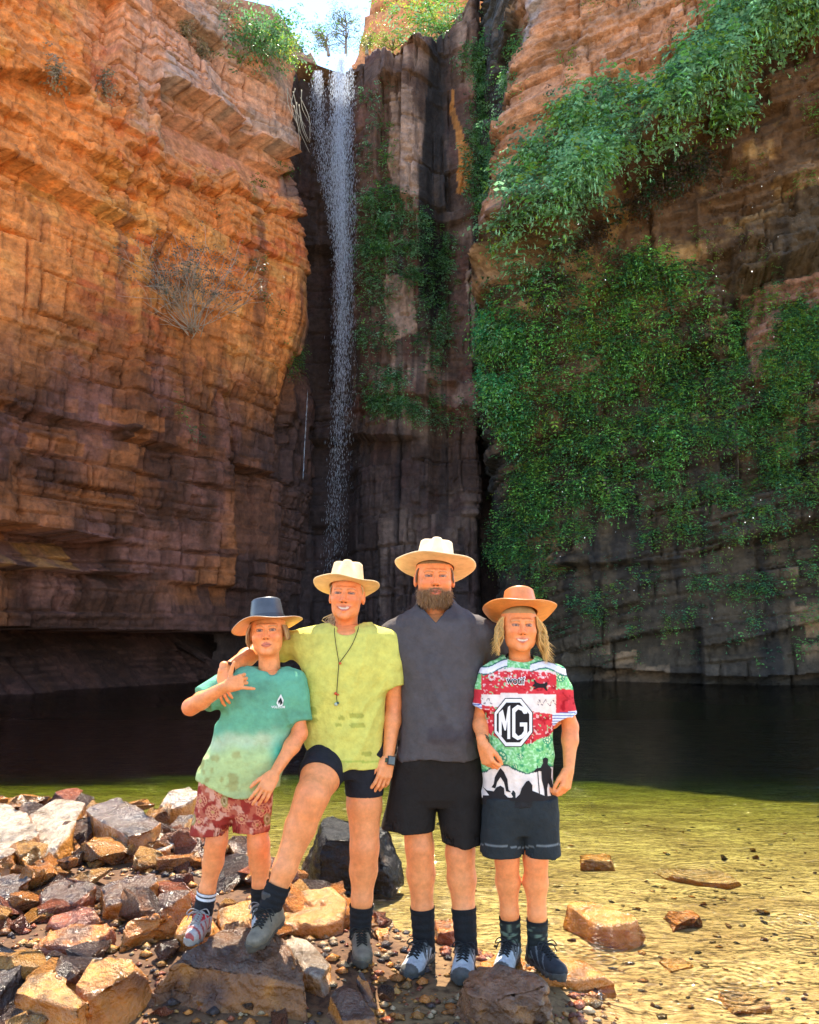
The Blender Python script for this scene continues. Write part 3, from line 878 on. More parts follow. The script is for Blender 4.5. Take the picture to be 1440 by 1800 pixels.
def hand_mesh(wrist, d, n, th, s=1.0, curl=(0.25, 0.3, 0.35, 0.4), spread=0.10, thumb=(0.55, 0.25), tcurl=0.2):
    """wrist point, d = towards the fingers, n = back of the hand, th = side of the thumb (+1/-1 along d x n)"""
    d = np.array(d, float); d /= np.linalg.norm(d)
    n = np.array(n, float); n -= d * (n @ d); n /= np.linalg.norm(n)
    a = np.cross(d, n) * th                         # towards the thumb
    W = np.array(wrist, float)
    T = lambda u, v, w: W + s * (d * u + a * v + n * w)
    pts = [W]
    chains = []
    base = [(0.088, 0.030), (0.092, 0.010), (0.088, -0.011), (0.080, -0.030)]
    lens = [(0.042, 0.025, 0.020), (0.047, 0.029, 0.021), (0.043, 0.027, 0.021), (0.034, 0.020, 0.018)]
    for i in range(4):
        p = T(base[i][0], base[i][1], 0.0); sp = (1.5 - i) * spread
        dir_ = d * math.cos(sp) + a * math.sin(sp)
        cu = curl[i]; ang = cu * 0.9; ch = [(p, 0.0098 * s)]
        for j in range(3):
            v = dir_ * math.cos(ang) - n * math.sin(ang)
            p = p + s * lens[i][j] * v
            ch.append((p, (0.0090, 0.0082, 0.0070)[j] * s)); ang += cu * (1.5, 1.1, 0)[j]
        chains.append(ch)
    p = T(0.028, 0.030, -0.006); ch = [(T(0.012, 0.018, -0.004), 0.015 * s), (p, 0.0145 * s)]
    ang = thumb[0]; fl = thumb[1]
    for j, l in enumerate((0.040, 0.030, 0.024)):
        v = d * math.cos(ang) + a * math.sin(ang); v = v * math.cos(fl) - n * math.sin(fl)
        p = p + s * l * v; ch.append((p, (0.0115, 0.0102, 0.0082)[j] * s)); ang -= tcurl
    chains.append(ch)
    allp = np.array([q for c in chains for q, r in c] + [W, T(-0.03, 0, 0)])
    fd = Field(allp.min(0) - 0.045, allp.max(0) + 0.045, 0.0034)
    fd.limb([(T(-0.03, 0, 0), 0.024 * s), (T(0.0, 0, 0), 0.0235 * s), (T(0.02, 0, 0), 0.021 * s)], 0.01)
    for i in range(4):
        fd.cone(T(0.012, base[i][1] * 0.62, 0), T(base[i][0], base[i][1], 0), 0.0155 * s, 0.0118 * s, 0.012)
    fd.cone(T(0.02, 0.02, -0.008), T(0.05, 0.028, -0.008), 0.017 * s, 0.012 * s, 0.012)
    fd.cone(T(0.02, -0.022, -0.008), T(0.06, -0.026, -0.008), 0.015 * s, 0.012 * s, 0.012)
    for c in chains:
        fd.limb(c, 0.0035)
    return fd.mesh()

class Person:
    def __init__(self, name_label, Y0, base, skin=SKIN):
        self.Y0 = Y0; self.skin = np.array(skin)
        self.root = thing('person', name_label, 'person', base, 'family standing on the shore')
        self.parts = []                               # (V, F, colour)

    def J(self, px, py, dy=0.0):
        return P(px, py, self.Y0 + dy)

    def rows(self, rows):
        out = []
        for py, xl, xr, ry, dy in rows:
            a = self.J(xl, py, dy); b = self.J(xr, py, dy)
            out.append((a[2], (a[0] + b[0]) / 2, a[1], (b[0] - a[0]) / 2, ry))
        return out

    def body(self, limbs, rows, vox=0.009, extra=None):
        pts = np.array([q for l in limbs for q, r in l] + [(c[1] - c[3], c[2] - c[4], c[0]) for c in rows] + [(c[1] + c[3], c[2] + c[4], c[0]) for c in rows])
        fd = Field(pts.min(0) - 0.12, pts.max(0) + 0.12, vox)
        if rows: fd.loft(rows, 0.01, 2.2)
        for l in limbs:
            fd.limb(l, 0.025)
        if extra: extra(fd)
        V, F = fd.mesh()
        n = noise(V[:, 0] * 30, V[:, 1] * 30, V[:, 2] * 30, seed=2)
        C = np.tile(self.skin, (len(V), 1)) * (1 + 0.04 * n[:, None])
        big = fbm(V[:, 0] * 11, V[:, 1] * 11, V[:, 2] * 11, oct=3, seed=6)
        C = mixc(C, self.skin * np.array([0.80, 0.62, 0.50]), sstep(0.05, 0.5, big) * 0.3)      # uneven tan
        for l in limbs:                                # ruddy knees and elbows
            jn = np.array(l[2][0]); C = mixc(C, self.skin * np.array([0.92, 0.62, 0.50]), np.exp(-(np.linalg.norm(V - jn, axis=1) / 0.06) ** 2) * 0.7)
        self.parts.append((V, F, C))

    def add(self, V, F, C=None):
        if C is None: C = np.tile(self.skin, (len(V), 1))
        self.parts.append((V, F, C))

    def finish(self):
        V, F = join([(a, b) for a, b, c in self.parts])
        self.bodyob = make_mesh('body', V, F, M_SKIN, self.root, smooth=True, col=np.concatenate([c for a, b, c in self.parts]))

def leg(P_, hip, knee, ankle, r=(0.075, 0.055, 0.036), calf=0.058, heel=None):
    hip, knee, ankle = map(np.array, (hip, knee, ankle))
    mid = knee + (ankle - knee) * 0.30 + np.array([0, 0.012, 0])
    low = knee + (ankle - knee) * 0.68
    return [(hip, r[0]), (hip + (knee - hip) * 0.55, r[0] * 0.9), (knee, r[1]), (knee + (ankle - knee) * 0.13, r[1] * 0.90), (mid, calf), (low, calf * 0.74), (ankle, r[2]), (ankle + (ankle - knee) * 0.12, r[2] * 1.02)]

def fold_fn(seed, amp=0.006, sx=14, sz=7, slant=0.35):
    def fn(x, y, z):
        u = (x * sx + z * sx * slant); v = z * sz
        a = fbm(u * 0.62, v * 0.7, y * 6, oct=3, seed=seed)
        r = 1 - np.abs(fbm(u * 0.6 + 3, v * 0.5, y * 5, oct=2, seed=seed + 9)) * 2.2
        return -amp * a - amp * 0.6 * np.clip(r, 0, 1) ** 2
    return fn

def shirt(p, rows, sleeves, color_fn, hem, neck, vox=0.0072, seed=1, name='shirt', amp=0.006, material=None, e=2.4, slant=0.35, vneck=None):
    """rows: torso loft; sleeves: [(limb pts, cut point, cut normal)]; neck: list of (centre, radii) carved out"""
    R_ = p.rows(rows)
    pts = np.array([q for l, *_ in sleeves for q, r in l] + [(c[1] - c[3], c[2] - c[4], c[0]) for c in R_] + [(c[1] + c[3], c[2] + c[4], c[0]) for c in R_])
    fd = Field(pts.min(0) - 0.12, pts.max(0) + 0.12, vox)
    fd.loft(R_, 0.02, e, bot=hem)
    for l, cp, cn in sleeves:
        f2 = Field(fd.lo, fd.ax[0][-1:].tolist() + fd.ax[1][-1:].tolist() + fd.ax[2][-1:].tolist(), vox)
        f2.limb(l, 0.02)
        if cp is not None:
            cp = np.array(cp); cn = np.array(cn, float); cn /= np.linalg.norm(cn)
            f2.cut(lambda x, y, z: -((x - cp[0]) * cn[0] + (y - cp[1]) * cn[1] + (z - cp[2]) * cn[2]))
        n = [min(a, b) for a, b in zip(fd.n, f2.n)]
        s = tuple(slice(0, k) for k in n)
        fd.f[s] = smin(fd.f[s], f2.f[s], 0.045)
    fd.warp(fold_fn(seed, amp, slant=slant))
    for c, r in neck:
        fd.ell(c, r, 0.006, sub=True)
    if vneck is not None:
        (vx, vy, vz), sl, ymax = vneck
        fd.cut(lambda x, y, z: np.maximum((np.abs(x - vx) - (z - vz) * sl) * 0.78, y - ymax))
    V, F = fd.mesh()
    px, py = proj(*V.T)
    C = color_fn(V, px, py)
    ob = make_mesh(name, V, F, material or M_CLOTH, p.root, smooth=True, col=np.clip(C, 0, 1))
    return ob, (V, F)

def shorts(p, legs, pelvis, color_fn, seed=5, vox=0.0075, amp=0.006, hollow=0.05, e=2.3):
    """legs: loft rows of each leg (rows in photo px), last row the hem"""
    Ls = [p.rows(l) for l in legs]; Pv = p.rows(pelvis)
    allr = Pv + [r for l in Ls for r in l]
    pts = np.array([(c[1] - c[3], c[2] - c[4], c[0]) for c in allr] + [(c[1] + c[3], c[2] + c[4], c[0]) for c in allr])
    fd = Field(pts.min(0) - 0.05, pts.max(0) + 0.05, vox)
    fd.loft(Pv, 0.02, e)
    for l in Ls:
        fd.loft(l, 0.012, e)
    fd.warp(fold_fn(seed, amp, sx=11, sz=5, slant=0.2))
    for l in Ls:
        zb = min(r[0] for r in l)
        inner = [(r[0] if r[0] > zb else zb - 0.03, r[1], r[2], r[3], r[4]) for r in l]
        top = zb + hollow
        a = np.array(sorted(inner)); zz = [zb - 0.03, top]
        rr = [(z_, *[np.interp(z_, a[:, 0], a[:, i]) for i in range(1, 5)]) for z_ in zz]
        fd.loft(rr, 0.002, e, sub=True, grow=-0.007)
    V, F = fd.mesh()
    px, py = proj(*V.T)
    return make_mesh('shorts', V, F, M_CLOTH, p.root, smooth=True, col=np.clip(color_fn(V, px, py), 0, 1))

def sock(p, ankle, knee, r, top, color_fn, calf=0.06):
    """a tube of knit from inside the shoe up to 'top' metres above the ankle"""
    ankle = np.array(ankle); up = np.array(knee) - ankle; up /= np.linalg.norm(up)
    zs = np.linspace(-0.06, top, 44)
    pts = [ankle + up * t for t in zs]
    hgt = 0.32 * np.linalg.norm(np.array(knee) - ankle)
    V, F = tube(pts, [r + 0.009 + (calf * 0.74 - r) * max(t_, 0) / hgt + 0.0012 * math.sin(i * 0.8) for i, t_ in enumerate(zs)], 20, False)
    t = np.repeat(zs, 20)
    return make_mesh('sock', V, F, M_CLOTH, p.root, smooth=True, col=color_fn(t, V))

def shoe(p, ankle, toe_dir, L=0.29, H=0.10, upper=None, sole_c=(0.03, 0.03, 0.03), boot=False, lace_c=(0.02, 0.02, 0.02), tilt=0.0, drop=0.075):
    """ankle: joint; toe_dir: (x, y) heading; builds shoe > sole, laces"""
    a = np.array(ankle, float)
    f = np.array([toe_dir[0], toe_dir[1], -tilt], float); f /= np.linalg.norm(f)
    s = np.cross(f, [0, 0, 1]); s /= np.linalg.norm(s); u = np.cross(s, f)
    T = lambda l, w, h: a + f * l + s * w + u * h
    Rm = np.stack([s, f, u], -1)                     # local x = side, y = forward, z = up
    k = L / 0.29; g = -drop                           # ground under the ankle joint
    lo = a - 0.30; hi = a + 0.30
    fd = Field(lo, hi, 0.0050)
    fd.ell(T(-0.030 * k, 0, g + 0.045), (0.037 * k, 0.045 * k, 0.050), 0.01, rot=Rm)
    fd.ell(T(0.055 * k, 0, g + 0.038), (0.040 * k, 0.085 * k, 0.040), 0.03, rot=Rm)
    fd.ell(T(0.130 * k, -0.004, g + 0.032), (0.047 * k, 0.068 * k, 0.033), 0.02, rot=Rm)
    fd.cone(T(0.0, 0, g + 0.06), T(-0.005, 0, 0.0 if not boot else 0.045), 0.040 * k, 0.043 * k, 0.03)
    fd.cone(T(0.02 * k, 0, g + 0.075), T(0.09 * k, 0, g + 0.045), 0.034 * k, 0.032 * k, 0.03)
    top_h = 0.0 if not boot else 0.045
    fd.cut(lambda x, y, z: top_h + 0.012 - ((x - a[0]) * u[0] + (y - a[1]) * u[1] + (z - a[2]) * u[2]) + 0.25 * np.clip((x - a[0]) * f[0] + (y - a[1]) * f[1] + (z - a[2]) * f[2], -0.05, 0.06))
    fd.cut(lambda x, y, z: ((x - a[0]) * u[0] + (y - a[1]) * u[1] + (z - a[2]) * u[2]) - (g + 0.016))
    V, F = fd.mesh()
    q = (V - a) @ np.stack([s, f, u], -1); q[:, 2] -= g; q[:, 1] /= k
    ob = make_mesh('shoe', V, F, M_SHOE, p.root, smooth=True, col=np.clip(upper(q), 0, 1))
    fs = Field(lo, hi, 0.0050)
    def outl(x, y, z):
        X, Y, Z = x - a[0], y - a[1], z - a[2]
        qs = X * s[0] + Y * s[1] + Z * s[2]; qf = (X * f[0] + Y * f[1] + Z * f[2]) / k; qu = X * u[0] + Y * u[1] + Z * u[2] - g
        w = np.interp(qf.ravel(), [-0.085, -0.07, -0.03, 0.04, 0.12, 0.17, 0.205], [0.004, 0.027, 0.039, 0.036, 0.051, 0.042, 0.004]).reshape(qf.shape) * k
        dd = np.maximum(np.abs(qs) - w, np.maximum(-0.083 - qf, qf - 0.203))
        hgt = 0.024 + 0.010 * sstep(0.13, 0.2, qf) + 0.006 * sstep(-0.02, -0.07, qf)
        lug = 0.006 * ((np.sin(qf * 190) > 0.1) & (np.abs(qs) > 0.02))
        return np.maximum(dd, np.maximum(qu - hgt, -qu + lug)) 
    fs.op(outl, lo, hi, 0.0)
    V2, F2 = fs.mesh()
    so = make_mesh('sole', V2, F2, M_SHOE, None, smooth=True, col=np.tile(np.array(sole_c), (len(V2), 1)), origin=np.array(p.root['_org']))
    so.location = (0, 0, 0); so.parent = ob
    # laces: criss-cross tubes over the tongue, with a bow
    bv = BVHTree.FromPolygons([Vector(v) for v in V], [tuple(t) for t in F])
    def on(l, w, off=0.004):
        h = bv.ray_cast(Vector(T(l * k, w * k, 0.25)), Vector(-u), 0.6)
        return (np.array(h[0]) + u * off) if h[0] is not None else T(l * k, w * k, 0.03)
    ls = []
    n = 5
    for i in range(n):
        l0 = 0.052 + i * 0.015
        ls.append(tube([on(l0, -0.024), on(l0 + 0.008, 0, 0.005), on(l0 + 0.016, 0.024)], 0.0032, 6))
        ls.append(tube([on(l0, 0.024), on(l0 + 0.008, 0, 0.007), on(l0 + 0.016, -0.024)], 0.0032, 6))
    kn = on(0.054, 0, 0.008)
    for sg in (-1, 1):
        ls.append(tube(bez([kn, kn + s * sg * 0.035 + u * 0.012 + f * 0.01, kn + s * sg * 0.052 - u * 0.008 + f * 0.02, kn + s * sg * 0.028 - u * 0.004 + f * 0.016, kn], 5), 0.0026, 6))
        ls.append(tube(bez([kn, kn + s * sg * 0.03 + f * 0.02, kn + s * sg * 0.045 + f * 0.03 - u * 0.03], 4), 0.0026, 6))
    V3, F3 = join(ls)
    la = make_mesh('laces', V3, F3, M_CLOTH, None, smooth=True, col=np.tile(np.array(lace_c), (len(V3), 1)), origin=np.array(p.root['_org']))
    la.parent = ob
    la.location = (0, 0, 0)
    return ob

def hat(p, c, width, Rm, crown_h=0.115, color=(0.7, 0.6, 0.4), under=None, band_c=(0.2, 0.1, 0.05), material=None, side=0.02, front=-0.01, crown=(0.082, 0.100), dent=0.016,
        pinch=0.012, band_h=0.022, asym=0.0, color_fn=None, band_mat=None):
    """brim and crown swept round the head; side: how far the brim sides curl up; front: front and back dip"""
    c = np.array(c, float); NT = 96
    prof = []                                         # (t radial: 0 crown axis .. 1 crown base .. 2 brim edge, z)
    R0 = width / 2
    th = np.arange(NT) / NT * 2 * math.pi
    ct, stt = np.cos(th), np.sin(th)                  # x = cos, front (-y) at -pi/2
    def ring(kind, t, off):
        if kind == 'brim':
            rx = crown[0] + (R0 - crown[0]) * t; ry = crown[1] + (R0 * 1.10 - crown[1]) * t
            z = side * t ** 1.7 * ct ** 2 * (1 + asym * np.sign(ct)) + front * t ** 1.4 * stt ** 2 + off
            z = z + t * (0.004 * np.sin(3 * th + 1) + 0.005 * np.sin(2 * th + width * 40) + 0.003 * np.sin(5 * th + width * 90))
        else:                                         # crown wall, t = 0 base .. 1 top edge
            taper = 1 - 0.16 * t ** 1.5
            pin = pinch * t ** 1.2 * (np.exp(-((th - (1.5 * math.pi - 0.62)) / 0.33) ** 2) + np.exp(-((th - (1.5 * math.pi + 0.62)) / 0.33) ** 2))
            rx = crown[0] * taper - pin - off; ry = crown[1] * taper - pin - off
            z = crown_h * t * (1 - 0.10 * np.clip(stt, 0, 1)) 
            z = z + 0 * th
        return np.stack([rx * ct, ry * stt, z], -1)
    rings = []; tags = []
    for t in np.linspace(0.0, 1, 12): rings.append(ring('brim', t, -0.0022)); tags.append(0)      # underside, crown -> edge
    rings.append(ring('brim', 1.008, 0.0)); tags.append(0)
    for t in np.linspace(1, 0.02, 12): rings.append(ring('brim', t, 0.0022)); tags.append(1)
    for t in np.linspace(0.04, 1, 14) ** 0.9: rings.append(ring('crown', t, 0.0)); tags.append(2)
    top = ring('crown', 1.0, 0.0)
    for q in (0.93, 0.82, 0.66, 0.48, 0.30, 0.14, 0.0):
        r = top.copy(); r[:, :2] *= q
        r[:, 2] += 0.010 * math.sin((1 - q) * math.pi * 0.5) ** 0.5 * 1.2
        r[:, 2] -= dent * np.exp(-(r[:, 0] / 0.020) ** 2) * sstep(1.0, 0.6, q) * (0.6 - 0.4 * np.sign(r[:, 1]) * min(1, q * 2))
        rings.append(r); tags.append(2)
    V = np.concatenate(rings); nR = len(rings)
    i = np.arange(nR - 1)[:, None] * NT; j = np.arange(NT)[None, :]; j2 = (j + 1) % NT
    F = np.stack([i + j, i + NT + j, i + NT + j2, i + j2], -1).reshape(-1, 4)
    tg = np.repeat(tags, NT)
    col = np.tile(np.array(color), (len(V), 1))
    if under is not None: col[tg == 0] = under  # brim underside: warm bounce from the ground put into the colour
    if color_fn is not None: col = color_fn(V, tg, col)
    W = c + V @ Rm.T
    ob = make_mesh('hat', W, F, material or M_FELT, p.root, smooth=True, col=col)
    br = []
    for t in np.linspace(0.0, band_h, 4):
        r = ring('crown', t / crown_h, -0.0035); r[:, 2] += 0.003; br.append(r)
    Vb = np.concatenate(br); i = np.arange(3)[:, None] * NT
    Fb = np.stack([i + j, i + j2, i + NT + j2, i + NT + j], -1).reshape(-1, 4)
    b = make_mesh('hat_band', c + Vb @ Rm.T, Fb, band_mat or M_LEATHER, None, smooth=True, col=np.tile(np.array(band_c), (len(Vb), 1)), origin=np.array(p.root['_org']))
    b.parent = ob; b.location = (0, 0, 0)
    return ob

def strands(name, p, specs, base_c, n_side=5, seed=1, parent=None):
    """specs: list of (points, radius) -> one mesh of tapered locks"""
    rs = np.random.RandomState(seed)
    parts = []; cols = []
    for pts, r in specs:
        q = bez(pts, 3); m = len(q)
        rad = r * np.interp(np.linspace(0, 1, m), [0, 0.25, 0.8, 1], [0.8, 1, 0.75, 0.12])
        V, F = tube(q, rad, n_side, False)
        parts.append((V, F)); cols.append(np.tile(np.array(base_c) * (0.62 + 0.75 * rs.rand()) * np.array([1, 0.95 + 0.1 * rs.rand(), 0.85 + 0.3 * rs.rand()]), (len(V), 1)))
    V, F = join(parts)
    return tag(make_mesh(name, V, F, M_HAIR, p.root, smooth=True, col=np.clip(np.concatenate(cols), 0, 1)), kind='stuff')

from mathutils import geometry as mgeo
def decal(parent_ob, geom, polys, color, name='print', off=0.0025, step=2.0, root=None):
    """flat print: polygons given in photo px, laid on the cloth they stand on"""
    V, F = geom
    bv = getattr(decal, 'cache', {}).get(id(V))
    if bv is None:
        bv = BVHTree.FromPolygons([Vector(v) for v in V], [tuple(t) for t in F])
        decal.cache = getattr(decal, 'cache', {}); decal.cache[id(V)] = bv
    VV, FF = [], []
    for poly in polys:
        pl = []
        n = len(poly)
        for i in range(n):
            a = np.array(poly[i]); b = np.array(poly[(i + 1) % n]); m = max(1, int(np.hypot(*(b - a)) / step))
            for k in range(m): pl.append(a + (b - a) * k / m)
        pl = np.array(pl)
        gx, gy = np.meshgrid(np.arange(pl[:, 0].min(), pl[:, 0].max(), step), np.arange(pl[:, 1].min(), pl[:, 1].max(), step))
        ins = inpoly(gx, gy, poly)
        pts = [Vector(q) for q in pl] + [Vector((x, y)) for x, y in zip(gx[ins], gy[ins])]
        r = mgeo.delaunay_2d_cdt(pts, [], [list(range(len(pl)))], 1, 0.05)
        o = len(VV); keep = {}
        for i, q in enumerate(r[0]):
            d = ray(q[0], q[1]); d = d / np.linalg.norm(d)
            h = bv.ray_cast(Vector((0, 0, CAM_H)), Vector(d), 20)
            if h[0] is not None:
                keep[i] = len(VV); VV.append(np.array(h[0]) - d * off)
        for f in r[2]:
            if all(i in keep for i in f): FF.append([keep[i] for i in f])
    if not VV: return None
    ob = make_mesh(name, np.array(VV), FF, print_mat(color), None, origin=np.array(root['_org']))
    ob.parent = parent_ob; ob.location = (0, 0, 0)
    return ob

def text_polys(txt, box, bold=0.0, shear=0.0, skew=0.0):
    """letter outlines as triangles fitted to a box in photo px"""
    cu = bpy.data.curves.new('t', 'FONT'); cu.body = txt; cu.offset = bold; cu.shear = shear; cu.resolution_u = 4
    ob = bpy.data.objects.new('t', cu); COL.objects.link(ob)
    bpy.context.view_layer.update()
    me = ob.to_mesh()
    v = np.array([q.co[:2] for q in me.vertices]); fs = [list(q.vertices) for q in me.polygons]
    ob.to_mesh_clear(); bpy.data.objects.remove(ob); bpy.data.curves.remove(cu)
    v = (v - v.min(0)) / (v.max(0) - v.min(0))
    x = box[0] + v[:, 0] * (box[2] - box[0]); y = box[3] - v[:, 1] * (box[3] - box[1]) + skew * (v[:, 0] - 0.5)
    q = np.stack([x, y], -1)
    return [q[f] for f in fs]

def decal_tris(parent_ob, geom, polys, color, name, off, root):
    V, F = geom
    bv = decal.cache.get(id(V)) if hasattr(decal, 'cache') else None
    if bv is None:
        bv = BVHTree.FromPolygons([Vector(v) for v in V], [tuple(t) for t in F])
        decal.cache = getattr(decal, 'cache', {}); decal.cache[id(V)] = bv
    VV, FF = [], []
    for poly in polys:
        ids = []
        for x, y in poly:
            d = ray(x, y); d = d / np.linalg.norm(d)
            h = bv.ray_cast(Vector((0, 0, CAM_H)), Vector(d), 20)
            if h[0] is None: break
            ids.append(len(VV)); VV.append(np.array(h[0]) - d * off)
        else:
            FF.append(ids)
    ob = make_mesh(name, np.array(VV), FF, print_mat(color), None, origin=np.array(root['_org']))
    ob.parent = parent_ob; ob.location = (0, 0, 0)
    return ob

def watch(p, wrist, axis, r, strap_c, face_c, out):
    axis = np.array(axis, float); axis /= np.linalg.norm(axis)
    u = np.array(out, float); u -= axis * (u @ axis); u /= np.linalg.norm(u); w = np.cross(axis, u)
    a = np.linspace(0, 2 * math.pi, 33)
    pts = [np.array(wrist) + r * (u * math.cos(t) + w * math.sin(t)) for t in a]
    Vs = []; 
    for t in a[:-1]:
        o = u * math.cos(t) + w * math.sin(t)
        for dr, da in ((0, -0.010), (0.004, -0.010), (0.004, 0.010), (0, 0.010)):
            Vs.append(np.array(wrist) + o * (r + dr) + axis * da)
    n = 32; F = []
    for i in range(n):
        for j in range(4):
            F.append([i * 4 + j, i * 4 + (j + 1) % 4, ((i + 1) % n) * 4 + (j + 1) % 4, ((i + 1) % n) * 4 + j])
    ob = make_mesh('watch', np.array(Vs), np.array(F), M_CLOTH, p.root, col=np.tile(np.array(strap_c), (len(Vs), 1)))
    if face_c is not None:
        c = np.array(wrist) + u * (r + 0.006)
        V = []
        for h in (-0.005, 0.005, 0.008):
            k = 0.018 if h < 0.008 else 0.014
            for sa, sw in ((-1, -1), (1, -1), (1, 1), (-1, 1)):
                V.append(c + u * h + axis * sa * k * 1.1 + w * sw * k)
        Fc = [[0, 1, 5, 4], [1, 2, 6, 5], [2, 3, 7, 6], [3, 0, 4, 7], [4, 5, 9, 8], [5, 6, 10, 9], [6, 7, 11, 10], [7, 4, 8, 11], [8, 9, 10, 11]]
        f = make_mesh('watch_face', np.array(V), Fc, M_LEATHER, None, col=np.array([[0.03] * 3] * 8 + [face_c] * 4), origin=np.array(p.root['_org']))
        f.parent = ob; f.location = (0, 0, 0)
    return ob
# ---- the four of them, left to right
def const(c):
    c = np.array(c, float)
    return lambda V, px, py: np.tile(c, (len(V), 1)) * (1 + 0.08 * fbm(V[:, 0] * 9, V[:, 1] * 9, V[:, 2] * 9, seed=4)[:, None])

def shoe_grey(q):
    x, y, z = q.T
    C = np.tile(np.array([0.10, 0.095, 0.085]), (len(q), 1))
    C[(y > 0.085) & (z > 0.03)] = (0.36, 0.37, 0.36)
    C[y > 0.165] = (0.07, 0.065, 0.055)
    C[(np.abs(x) < 0.018) & (y < 0.085) & (z > 0.05)] = (0.02, 0.02, 0.022)
    C[(np.sin(y * 210 + z * 120) > 0.6) & (np.abs(x) > 0.022) & (y < 0.10) & (z > 0.03) & (z < 0.08)] = (0.45, 0.46, 0.45)
    return C * (1 + 0.2 * noise(x * 60, y * 60, z * 60, seed=4)[:, None])

def shoe_black(q):
    x, y, z = q.T
    C = np.tile(np.array([0.022, 0.022, 0.024]), (len(q), 1))
    C[(np.sin(y * 160 + z * 90) > 0.75) & (np.abs(x) > 0.02) & (y < 0.12)] = (0.12, 0.12, 0.12)
    return C

def shoe_brown(q):
    x, y, z = q.T
    C = np.tile(np.array([0.155, 0.125, 0.085]), (len(q), 1))
    C[(y > 0.12) & (z < 0.045)] = (0.11, 0.09, 0.06)
    C[(np.abs(x) < 0.016) & (y < 0.08) & (z > 0.07)] = (0.34, 0.14, 0.07)
    C[z > 0.135] = (0.05, 0.045, 0.04)
    return C * (1 + 0.2 * noise(x * 50, y * 50, z * 50, seed=6)[:, None])

def shoe_red(q):
    x, y, z = q.T
    C = np.tile(np.array([0.34, 0.30, 0.27]), (len(q), 1))
    C[z > 0.075] = (0.45, 0.02, 0.03)
    C[(np.sin(y * 140 + x * 60) > 0.5) & (z < 0.07)] = (0.30, 0.06, 0.05)
    return C

black_sock = lambda t, V: np.tile(np.array([0.012, 0.012, 0.013]), (len(t), 1))
def striped_sock(t, V):
    C = np.tile(np.array([0.015, 0.015, 0.018]), (len(t), 1))
    C[np.abs(t - 0.088) < 0.005] = 0.6; C[np.abs(t - 0.070) < 0.005] = 0.6
    return C
def camo_sock(t, V):
    n = noise(V[:, 0] * 45, V[:, 1] * 45, V[:, 2] * 60, seed=3)
    C = np.tile(np.array([0.02, 0.022, 0.02]), (len(t), 1))
    C[n > 0.25] = (0.10, 0.13, 0.09)
    C[t > t.max() - 0.012] = (0.012, 0.012, 0.013)
    return C

# ================= boy on the left, teal tie-dye shirt
b = Person('boy in a teal tie-dye shirt and dark hat making a hand sign', 3.74, PZ(400, 1640, 0.06))
J = b.J; Rm = rotm(R(-4), R(-3), R(4))
hc = J(471, 1110)
V, F, q = head_prims(hc, 0.92, Rm, 1.12, 0.0, 0.92, neck_to=J(474, 1180, 0.03), neck_r=0.050)
b.add(V, F, face_paint(q, b.skin * 1.03, smile=0.0, squint=0.6, brow=(0.30, 0.17, 0.08), iris=(0.07, 0.05, 0.04)))
knL, anL = J(381, 1478, -0.02), J(357, 1604, 0.0)
knR, anR = J(455, 1485, 0.0), J(459, 1592, 0.05)
eL, wL = J(335, 1243, -0.12), J(398, 1206, -0.24)
eR, wR = J(527, 1290, -0.03), J(482, 1360, -0.14)
brow_rows = b.rows([(1178, 455, 500, 0.055, 0.02), (1195, 418, 520, 0.07, 0), (1230, 412, 512, 0.08, 0), (1300, 385, 497, 0.08, 0), (1360, 366, 476, 0.085, 0), (1410, 362, 470, 0.085, 0)])
b.body([[(J(414, 1197), 0.042), (J(372, 1222, -0.06), 0.038), (eL, 0.034), (eL + (wL - eL) * 0.3, 0.036), (wL, 0.024)],
        [(J(516, 1198), 0.042), (J(523, 1245), 0.036), (eR, 0.033), (eR + (wR - eR) * 0.3, 0.034), (wR, 0.023)],
        leg(b, J(390, 1385), knL, anL, (0.056, 0.045, 0.033), 0.044), leg(b, J(446, 1385), knR, anR, (0.056, 0.046, 0.033), 0.045)], brow_rows)
b.add(*hand_mesh(wL, (0.92, -0.15, 0.28), (0.1, -1, 0.1), -1, 0.80, (1.45, 1.5, 1.45, 0.08), 0.26, (1.15, -0.1), 0.15))
b.add(*hand_mesh(wR, J(460, 1398, -0.19) - wR, (0.25, -1, 0.15), 1, 0.84, (0.22, 0.25, 0.3, 0.35), 0.09, (0.55, 0.2), 0.15))
b.finish()

def tiedye(V, px, py):
    n = fbm(V[:, 0] * 9, V[:, 1] * 6, V[:, 2] * 9, oct=4, seed=31); n2 = fbm(V[:, 0] * 22, V[:, 1] * 10, V[:, 2] * 22, oct=3, seed=33)
    C = np.tile(np.array([0.13, 0.36, 0.215]), (len(V), 1))
    C = mixc(C, np.array([0.11, 0.29, 0.175]), sstep(0, 0.4, n))
    t = sstep(1278, 1335, py + 22 * n)
    C = mixc(C, np.array([0.42, 0.50, 0.20]), t)
    C = mixc(C, np.array([0.30, 0.24, 0.07]), t * sstep(0.12, 0.4, n2 + 0.5 * n) * 0.65)
    C = mixc(C, np.array([0.56, 0.60, 0.38]), np.exp(-((py - 1303 + 20 * n) / 14) ** 2) * 0.6)
    C = mixc(C, np.array([0.03, 0.42, 0.27]), np.exp(-((px - 492) / 16) ** 2 - ((py - 1325) / 32) ** 2) * 0.9)
    C = mixc(C, np.array([0.36, 0.44, 0.20]), sstep(1386, 1398, py))
    return C
z0 = J(433, 1398)[2]; xc = J(436, 1398)[0]
def hem_b(x, y):
    return z0 + 0.085 * np.clip((xc - x) / 0.21, 0, 1) ** 1.5 + 0.05 * np.clip((x - xc) / 0.12, 0, 1) ** 1.5 + 0 * y
